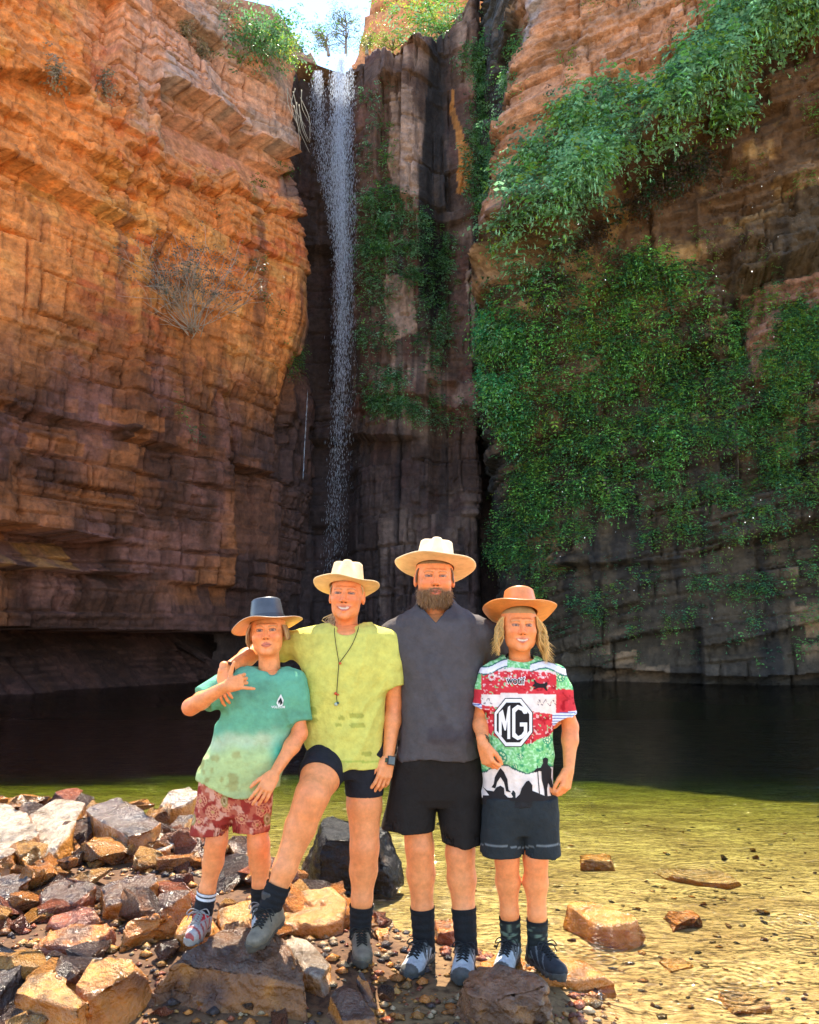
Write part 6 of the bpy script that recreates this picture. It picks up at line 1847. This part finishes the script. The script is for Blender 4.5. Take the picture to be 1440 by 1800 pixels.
mass('fern_curtain', 'bright green fern curtain down the corner right of the fall', RIGHT, lambda x, y, V: soft(x, y, CURT, 10, 2) * (0.15 + sstep(-0.25, 0.15, fbm(x / 24, y / 24, oct=3, seed=98))), 1100, [np.array([0.09, 0.46, 0.18]), BLUEG * 1.3, MIDG * 1.6, np.array([0.05, 0.22, 0.09])], 102, (0.22, 0.55), 5, 0.35)
LOW = [(880, 470), (1000, 440), (1130, 450), (1250, 490), (1300, 560), (1300, 680), (1260, 760), (1180, 830), (1060, 900), (960, 960), (880, 960)]
mass('wall_ferns', 'dark green ferns covering the wall under the overhang', RIGHT, lambda x, y, V: soft(x, y, LOW, 24, 3) * (0.06 + sstep(-0.2, 0.2, fbm(x / 30, y / 22, oct=4, seed=92))), 3900, [MIDG * 1.4, YELG * 1.3, MIDG * 0.9, DARKG * 1.5, DARKG * 2.4, MIDG * 1.9, DARKG * 0.9, DRY * 0.8], 103, (0.14, 0.50), 5, 0.33)
mass('edge_ferns', 'leafy green patch on the wall at the right border', RIGHT, lambda x, y, V: (soft(x, y, [(1350, 560), (1480, 520), (1480, 880), (1370, 860), (1300, 760), (1340, 660)], 18, 4)) * (0.15 + sstep(-0.2, 0.2, fbm(x / 30, y / 24, oct=3, seed=93))), 1100, [MIDG * 1.3, DARKG * 2.2, YELG, DARKG * 1.2], 104, (0.2, 0.4), 5, 0.3)
mass('scattered_ferns', 'scattered small ferns over the lower wall', RIGHT, lambda x, y, V: sstep(0.02, 0.40, fbm(x / 34, y / 20, oct=4, seed=94)) * (sstep(880, 930, x)) * sstep(430, 620, y) * (1 - sstep(1060, 1170, y)), 2500, [DARKG * 1.4, MIDG * 1.2, DARKG * 2.2, YELG], 105, (0.12, 0.38), 5, 0.3)
mass('ledge_ferns', 'small ferns and grass on the ochre ledges over the hollow', RIGHT, lambda x, y, V: sstep(0.2, 0.5, fbm(x / 36, y / 26, oct=4, seed=95)) * (sstep(940, 990, x)) * (1 - sstep(420, 520, y)), 260, [YELG * 0.8, MIDG * 0.9, DRY * 1.6], 106, (0.15, 0.34), 5, 0.25)
mass('root_mats', 'dry brown root mats hanging below the fern band', RIGHT, lambda x, y, V: soft(x, y, [(930, 480), (1040, 400), (1180, 290), (1240, 250), (1250, 310), (1180, 350), (1080, 400), (1000, 470), (980, 560), (940, 560)], 10, 6), 260, [DRY, DRY * 0.5, np.array([0.07, 0.055, 0.05]), DARKG], 107, (0.2, 0.5), 5, 0.3)
mass('back_wall_ferns', 'ferns in strips down the wall right of the fall', BACK, lambda x, y, V: (soft(x, y, [(640, 320), (700, 330), (760, 400), (745, 480), (700, 500), (640, 480)], 10, 7) + soft(x, y, [(640, 480), (690, 500), (705, 640), (720, 735), (650, 720)], 8, 8) * 0.6 + soft(x, y, [(745, 380), (800, 420), (795, 560), (760, 700), (735, 600)], 10, 9) * 0.7
     + soft(x, y, [(640, 695), (760, 690), (840, 720), (830, 745), (700, 735)], 6, 10) + soft(x, y, [(810, 80), (870, 60), (875, 420), (835, 420), (815, 250)], 8, 11) * 0.8 + soft(x, y, [(640, 150), (690, 150), (680, 300), (640, 320)], 8, 12) * 0.25) * (0.12 + sstep(-0.15, 0.25, fbm(x / 22, y / 22, oct=3, seed=96))), 1900, [BLUEG * 0.8, MIDG, DARKG * 1.6, BLUEG, MIDG * 0.6, DARKG], 108, (0.18, 0.44), 5, 0.3)
mass('corner_ferns', 'ferns and creepers in the dark corner gully', RIGHT, lambda x, y, V: soft(x, y, [(840, 60), (930, 40), (920, 260), (880, 420), (850, 420)], 10, 13) * (0.2 + sstep(-0.1, 0.3, fbm(x / 22, y / 22, oct=3, seed=97))), 420, [BLUEG * 0.9, MIDG, DARKG * 2], 109, (0.18, 0.4), 5, 0.25)
mass('left_tufts', 'little green tufts in the cracks of the orange wall', LEFT, lambda x, y, V: sum(np.exp(-((x - cx) / r1) ** 2 - ((y - cy) / r2) ** 2) for cx, cy, r1, r2 in ((445, 330, 12, 22), (440, 460, 16, 20), (515, 640, 12, 26), (480, 560, 14, 12), (390, 375, 16, 14), (310, 720, 6, 16), (488, 300, 16, 14), (340, 760, 6, 8), (455, 520, 10, 10))), 110, [MIDG * 0.8, DARKG * 1.5, YELG * 0.7], 110, (0.15, 0.32), 5, 0.2)

# ---- single plants with names of their own
def clump_plant(name, label, cat, pos, nrm, n, size, rad, colours, seed, group=None):
    rs_ = np.random.RandomState(seed)
    p_ = np.array(pos) + rs_.randn(n, 3) * np.array(rad); nr = np.tile(np.array(nrm, float), (n, 1))
    V, F, C = scatter_fronds(p_, nr, size[0] + (size[1] - size[0]) * rs_.rand(n), np.array(colours)[rs_.randint(len(colours), size=n)], seed, 1.4)
    root = thing(name, label, cat, pos, group)
    make_mesh('foliage', V, F, M_LEAF, root, col=np.clip(C, 0, 1))
    st = []
    for i in range(7):
        e = p_[rs_.randint(n)]; st.append(tube([np.array(pos) - (0, -0.2, 0.2), (np.array(pos) + e) / 2 + rs_.randn(3) * 0.05, e], [0.03, 0.02, 0.008], 4))
    Vs, Fs = join(st); make_mesh('stems', Vs, Fs, M_TWIG, root, col=np.tile(np.array([0.16, 0.11, 0.07]), (len(Vs), 1)))
    return root

def hit(cl, px, py):
    d = (cl.sx - px) ** 2 + (cl.sy - py) ** 2
    i = np.unravel_index(np.argmin(np.where(d < 64, cl.V[..., 1], 1000 + d)), d.shape)
    return cl.V[i], (cl.nx[i], cl.ny[i])
p0, n0 = hit(LEFT, 465, 85)
clump_plant('rim_shrub', 'green bush on the rim of the left wall beside the fall', 'shrub', p0 + np.array([0, -0.5, 0.0]), (0.5, -0.8), 800, (0.25, 0.5), (0.85, 0.5, 0.48), [BLUEG, MIDG, BLUEG * 0.6], 121)
p0, n0 = hit(LEFT, 508, 75)
clump_plant('sunlit_shrub', 'yellow-green sunlit shrub just behind the rim bush', 'shrub', p0 + np.array([0.2, -0.1, 0.35]), (0.5, -0.8), 200, (0.2, 0.4), (0.40, 0.3, 0.25), [np.array([0.42, 0.48, 0.05]), YELG * 1.8], 122)
clump_plant('rim_shrub', 'large feathery bush on the rim right of the notch', 'shrub', P(775, 45, 29.2), (-0.2, -1), 650, (0.3, 0.6), (1.1, 0.6, 0.6), [MIDG, BLUEG, YELG], 123)
clump_plant('sunlit_shrub', 'yellow sunlit bush above the feathery rim bush', 'shrub', P(745, 10, 31.5), (-0.2, -1), 220, (0.25, 0.5), (0.8, 0.4, 0.5), [np.array([0.45, 0.46, 0.06]), YELG * 1.6], 124)
clump_plant('grass_tussock', 'pale grass tussock on the lip between notch and bush', 'grass', P(690, 75, 29.5), (-0.2, -1), 160, (0.2, 0.45), (0.6, 0.3, 0.2), [np.array([0.35, 0.33, 0.12]), YELG], 125)
for i, (x, y, lb) in enumerate(((97, 125, 'grey spinifex tuft on the top ledge of the orange wall'), (185, 150, 'tuft of dry grass in the crack below the top ledge'), (325, 55, 'dry grass tuft high up the grey rim face'), (360, 85, 'second dry grass tuft on the grey rim face, nearer the rim bush'))):
    p0, n0 = hit(LEFT, x, y)
    clump_plant('grass_tuft', lb, 'grass', p0, n0, 70, (0.2, 0.42), (0.14, 0.1, 0.22), [np.array([0.42, 0.36, 0.26]), np.array([0.30, 0.29, 0.18])], 130 + i)

def shrub_branches(root_p, n, length, seed, spread=(1.0, 0.5, 1.0), sub=4):
    rs_ = np.random.RandomState(seed); parts = []; tips = []
    for i in range(n):
        d = np.array([rs_.randn() * spread[0], -abs(rs_.randn()) * spread[1] - 0.2, abs(rs_.randn()) * spread[2] + 0.25]); d /= np.linalg.norm(d)
        l = length * (0.5 + 0.6 * rs_.rand()); p1 = root_p + d * l * 0.5 + rs_.randn(3) * 0.08; p2 = root_p + d * l + rs_.randn(3) * 0.12
        parts.append(tube(bez([root_p + rs_.randn(3) * 0.08, p1, p2], 4), np.linspace(0.014, 0.006, 9), 4))
        for k in range(sub):
            s_ = p1 + (p2 - p1) * rs_.rand(); e = s_ + (d + rs_.randn(3) * 0.6) * l * 0.35
            parts.append(tube([s_, (s_ + e) / 2 + rs_.randn(3) * 0.04, e], [0.007, 0.006, 0.004], 4)); tips.append(e)
        tips.append(p2)
    return join(parts), np.array(tips)
p0, n0 = hit(LEFT, 335, 585)
p0 = p0 + np.array([n0[0], n0[1], 0]) * 0.3
root = thing('dry_shrub', 'grey half-bare shrub growing out of the middle of the orange wall', 'shrub', p0)
(Vs, Fs), tips = shrub_branches(p0, 30, 2.1, 140, (1.0, 0.6, 1.1), 8)
make_mesh('branches', Vs, Fs, M_TWIG, root, col=np.tile(np.array([0.36, 0.28, 0.22]), (len(Vs), 1)))
rs = np.random.RandomState(141); up = tips[tips[:, 2] > p0[2] + 0.9]
q = up[rs.randint(len(up), size=900)] + rs.randn(900, 3) * np.array([0.22, 0.15, 0.18])
V, F, C = scatter_fronds(q, np.tile([0.4, -0.9], (900, 1)), 0.14 + 0.16 * rs.rand(900), np.tile(np.array([0.17, 0.19, 0.15]), (900, 1)), 142, 1.6)
make_mesh('foliage', V, F, M_LEAF, root, col=C)
for i, (x, y, l, lb) in enumerate(((515, 255, 1.6, 'pale hanging roots on the rim just left of the fall'), (530, 250, 1.9, 'longer bare roots trailing down beside the fall'))):
    p0, n0 = hit(LEFT, x, 170 + 10 * i)
    p0 = p0 + np.array([n0[0], n0[1], 0]) * 0.25
    rs_ = np.random.RandomState(150 + i); parts = []
    for k in range(5):
        a = p0 + rs_.randn(3) * 0.15; parts.append(tube(bez([a, a + (0.12 + 0.1 * rs_.randn(), -0.15, -l * 0.5), a + (0.3 + 0.15 * rs_.randn(), -0.1, -l * (0.8 + 0.3 * rs_.rand()))], 6), np.linspace(0.018, 0.006, 13), 4))
    Vs, Fs = join(parts)
    tag(make_mesh('hanging_roots', Vs, Fs, M_TWIG, col=np.tile(np.array([0.34, 0.30, 0.24]), (len(Vs), 1)), origin=p0), lb, 'roots')

def tree(label, base, h, r_, seed, colours, n=500, lean=0.0):
    rs_ = np.random.RandomState(seed); base = np.array(base)
    root = thing('tree', label, 'tree', base, 'trees behind the lip')
    parts = []; tips = []
    top = base + np.array([lean, 0, h])
    parts.append(tube(bez([base, base + np.array([lean * 0.3, 0, h * 0.4]), top], 6), np.linspace(0.09, 0.02, 13), 6))
    for i in range(16):
        t = 0.25 + 0.75 * rs_.rand(); s_ = base + (top - base) * t; a = rs_.rand() * 6.28
        e = s_ + np.array([math.cos(a) * r_, math.sin(a) * r_ * 0.8, 0.5 * r_]) * (0.5 + 0.6 * rs_.rand())
        parts.append(tube([s_, (s_ + e) / 2 + rs_.randn(3) * 0.08, e], [0.035, 0.025, 0.008], 4)); tips.append(e); tips.append((s_ + e) / 2)
    tips.append(top); tips = np.array(tips)
    Vs, Fs = join(parts); make_mesh('trunk', Vs, Fs, M_TWIG, root, col=np.tile(np.array([0.24, 0.20, 0.17]), (len(Vs), 1)))
    q = tips[rs_.randint(len(tips), size=n)] + rs_.randn(n, 3) * np.array([0.28, 0.28, 0.24]) * r_
    V, F, C = scatter_fronds(q, np.tile([0, -1.0], (n, 1)), 0.16 + 0.2 * rs_.rand(n), np.array(colours)[rs_.randint(len(colours), size=n)], seed, 2.5)
    make_mesh('crown', V, F, M_LEAF, root, col=np.clip(C, 0, 1))
tree('thin grey-green tree in the sky notch above the fall', P(608, 98, 36), 2.0, 0.9, 161, [np.array([0.10, 0.16, 0.09]), np.array([0.16, 0.20, 0.08])], 420)
tree('smaller leaning tree on the left of the sky notch', P(578, 98, 35), 1.2, 0.6, 162, [np.array([0.12, 0.18, 0.08]), np.array([0.3, 0.32, 0.08])], 240, -0.3)
tree('low bright bush-like tree at the foot of the far orange cliff', P(645, 96, 34), 0.9, 0.55, 163, [np.array([0.3, 0.36, 0.06]), YELG], 220)
# ------------------------------------------------------------------ the waterfall and splashes
def spray_material():
    m = bpy.data.materials.new('falling_water'); m.use_nodes = True
    N = m.node_tree.nodes; L = m.node_tree.links
    b_ = N['Principled BSDF']; b_.inputs['Base Color'].default_value = (0.80, 0.86, 0.95, 1); b_.inputs['Roughness'].default_value = 0.35
    tl = N.new('ShaderNodeBsdfTranslucent'); tl.inputs['Color'].default_value = (0.85, 0.9, 1.0, 1)
    mx = N.new('ShaderNodeMixShader'); mx.inputs[0].default_value = 0.5
    tr = N.new('ShaderNodeBsdfTransparent'); m2 = N.new('ShaderNodeMixShader'); m2.inputs[0].default_value = 0.7
    out = [n for n in N if n.type == 'OUTPUT_MATERIAL'][0]
    L.new(b_.outputs[0], mx.inputs[1]); L.new(tl.outputs[0], mx.inputs[2])
    L.new(tr.outputs[0], m2.inputs[1]); L.new(mx.outputs[0], m2.inputs[2]); L.new(m2.outputs[0], out.inputs['Surface'])
    return m
M_FALL = spray_material()
FALL_Y = 27.6

def streaks(n, path, width_fn, seed, lfn, wfn, fade):
    """falling water: a cloud of slim drops, each a three-sided spindle, spread about a falling path (photo px)"""
    rs_ = np.random.RandomState(seed)
    ys_ = np.array([p_[1] for p_ in path]); xs_ = np.array([p_[0] for p_ in path])
    yy = ys_[0] + (ys_[-1] - ys_[0]) * rs_.rand(n * 4)
    yy = yy[rs_.rand(n * 4) < fade(yy)][:n]; n = len(yy)
    strand = rs_.randint(22, size=n)                       # drops follow ragged strands
    off = rs_.randn(22)[strand] * 0.75 + rs_.randn(n) * 0.45
    sway = 0.35 * noise(yy / 60.0, strand * 3.7, seed=seed)
    x = np.interp(yy, ys_, xs_) + width_fn(yy) * 0.5 * (off + sway)
    V = []
    Yd = FALL_Y + rs_.randn(n) * 0.2 - 0.3 * sstep(100, 260, yy)
    v = (900 - yy) / FPX
    dy = math.cos(PITCH) - v * math.sin(PITCH); dz = math.sin(PITCH) + v * math.cos(PITCH)
    c = np.stack([(x - 720) / FPX * Yd / dy, Yd, CAM_H + Yd * dz / dy], -1)
    L_ = lfn(yy) * (0.4 + 1.2 * rs_.rand(n)); W_ = wfn(yy) * (0.5 + rs_.rand(n))
    a = rs_.rand(n) * 6.28
    pts = [c + np.stack([0 * L_, 0 * L_, L_ * 0.5], -1), c - np.stack([0 * L_, 0 * L_, L_ * 0.5], -1)]
    for k in range(3):
        pts.append(c + np.stack([W_ * np.cos(a + k * 2.094), W_ * np.sin(a + k * 2.094), 0 * L_], -1))
    V = np.stack(pts, 1).reshape(-1, 3)
    f = np.array([[0, 2, 3], [0, 3, 4], [0, 4, 2], [1, 3, 2], [1, 4, 3], [1, 2, 4]])
    return V, (f[None] + (np.arange(n) * 5)[:, None, None]).reshape(-1, 3)
main = [(602, 96), (600, 200), (600, 300), (603, 420), (605, 520), (603, 620), (600, 720), (596, 820), (590, 920), (586, 1010)]
A = streaks(21000, main, lambda y: np.interp(y, [96, 140, 300, 500, 800, 1000], [9, 20, 19, 18, 18, 22]), 171, lambda y: np.interp(y, [96, 300, 1000], [0.09, 0.12, 0.10]), lambda y: np.interp(y, [96, 300, 600, 1000], [0.0058, 0.0048, 0.0036, 0.0030]), lambda y: np.interp(y, [96, 260, 450, 620, 800, 1000], [1.0, 0.90, 0.55, 0.30, 0.13, 0.05]))
left_ = [(560, 125), (562, 200), (572, 280), (582, 350), (592, 420)]
Bq = streaks(3200, left_, lambda y: np.interp(y, [125, 220, 420], [9, 18, 12]), 172, lambda y: 0.1 + 0 * y, lambda y: 0.0042 + 0 * y, lambda y: np.interp(y, [125, 300, 420], [1, 0.7, 0.2]))
Vw, Fw = join([A, Bq])
tag(make_mesh('waterfall', Vw, Fw, M_FALL), 'thin white waterfall dropping from the notch', 'waterfall', kind='structure')
thin = streaks(160, [(541, 690), (537, 760), (533, 840)], lambda y: 1.0 + 0 * y, 173, lambda y: 0.2 + 0 * y, lambda y: 0.004 + 0 * y, lambda y: np.ones_like(y))
tag(make_mesh('trickle', *thin, M_FALL), 'hair-thin trickle beside the main fall', 'waterfall', kind='structure')

M_DROP = mat('droplet', (0.9, 0.93, 0.97), rough=0.15, spec=0.8)
def octa(c, r):
    o = np.array([[1, 0, 0], [-1, 0, 0], [0, 1, 0], [0, -1, 0], [0, 0, 1.3], [0, 0, -1.3]]) * r + c
    return o, np.array([[0, 2, 4], [2, 1, 4], [1, 3, 4], [3, 0, 4], [2, 0, 5], [1, 2, 5], [3, 1, 5], [0, 3, 5]])
rs = np.random.RandomState(180); parts = []
for k in range(90):                                  # drops falling from the overhang
    x = 960 + 480 * rs.rand(); y = 150 + 950 * rs.rand() ** 1.2
    if y < 150 + (1440 - x) * 0.3: continue
    parts.append(octa(P(x, y, 9 + 9 * rs.rand()), 0.003 + 0.006 * rs.rand()))
Vd, Fd = join(parts)
tag(make_mesh('water_drops', Vd, Fd, M_DROP), 'white drops falling from the overhang above the pool', 'drops', kind='stuff')
for o in bpy.data.objects:
    if '_org' in o: del o['_org']
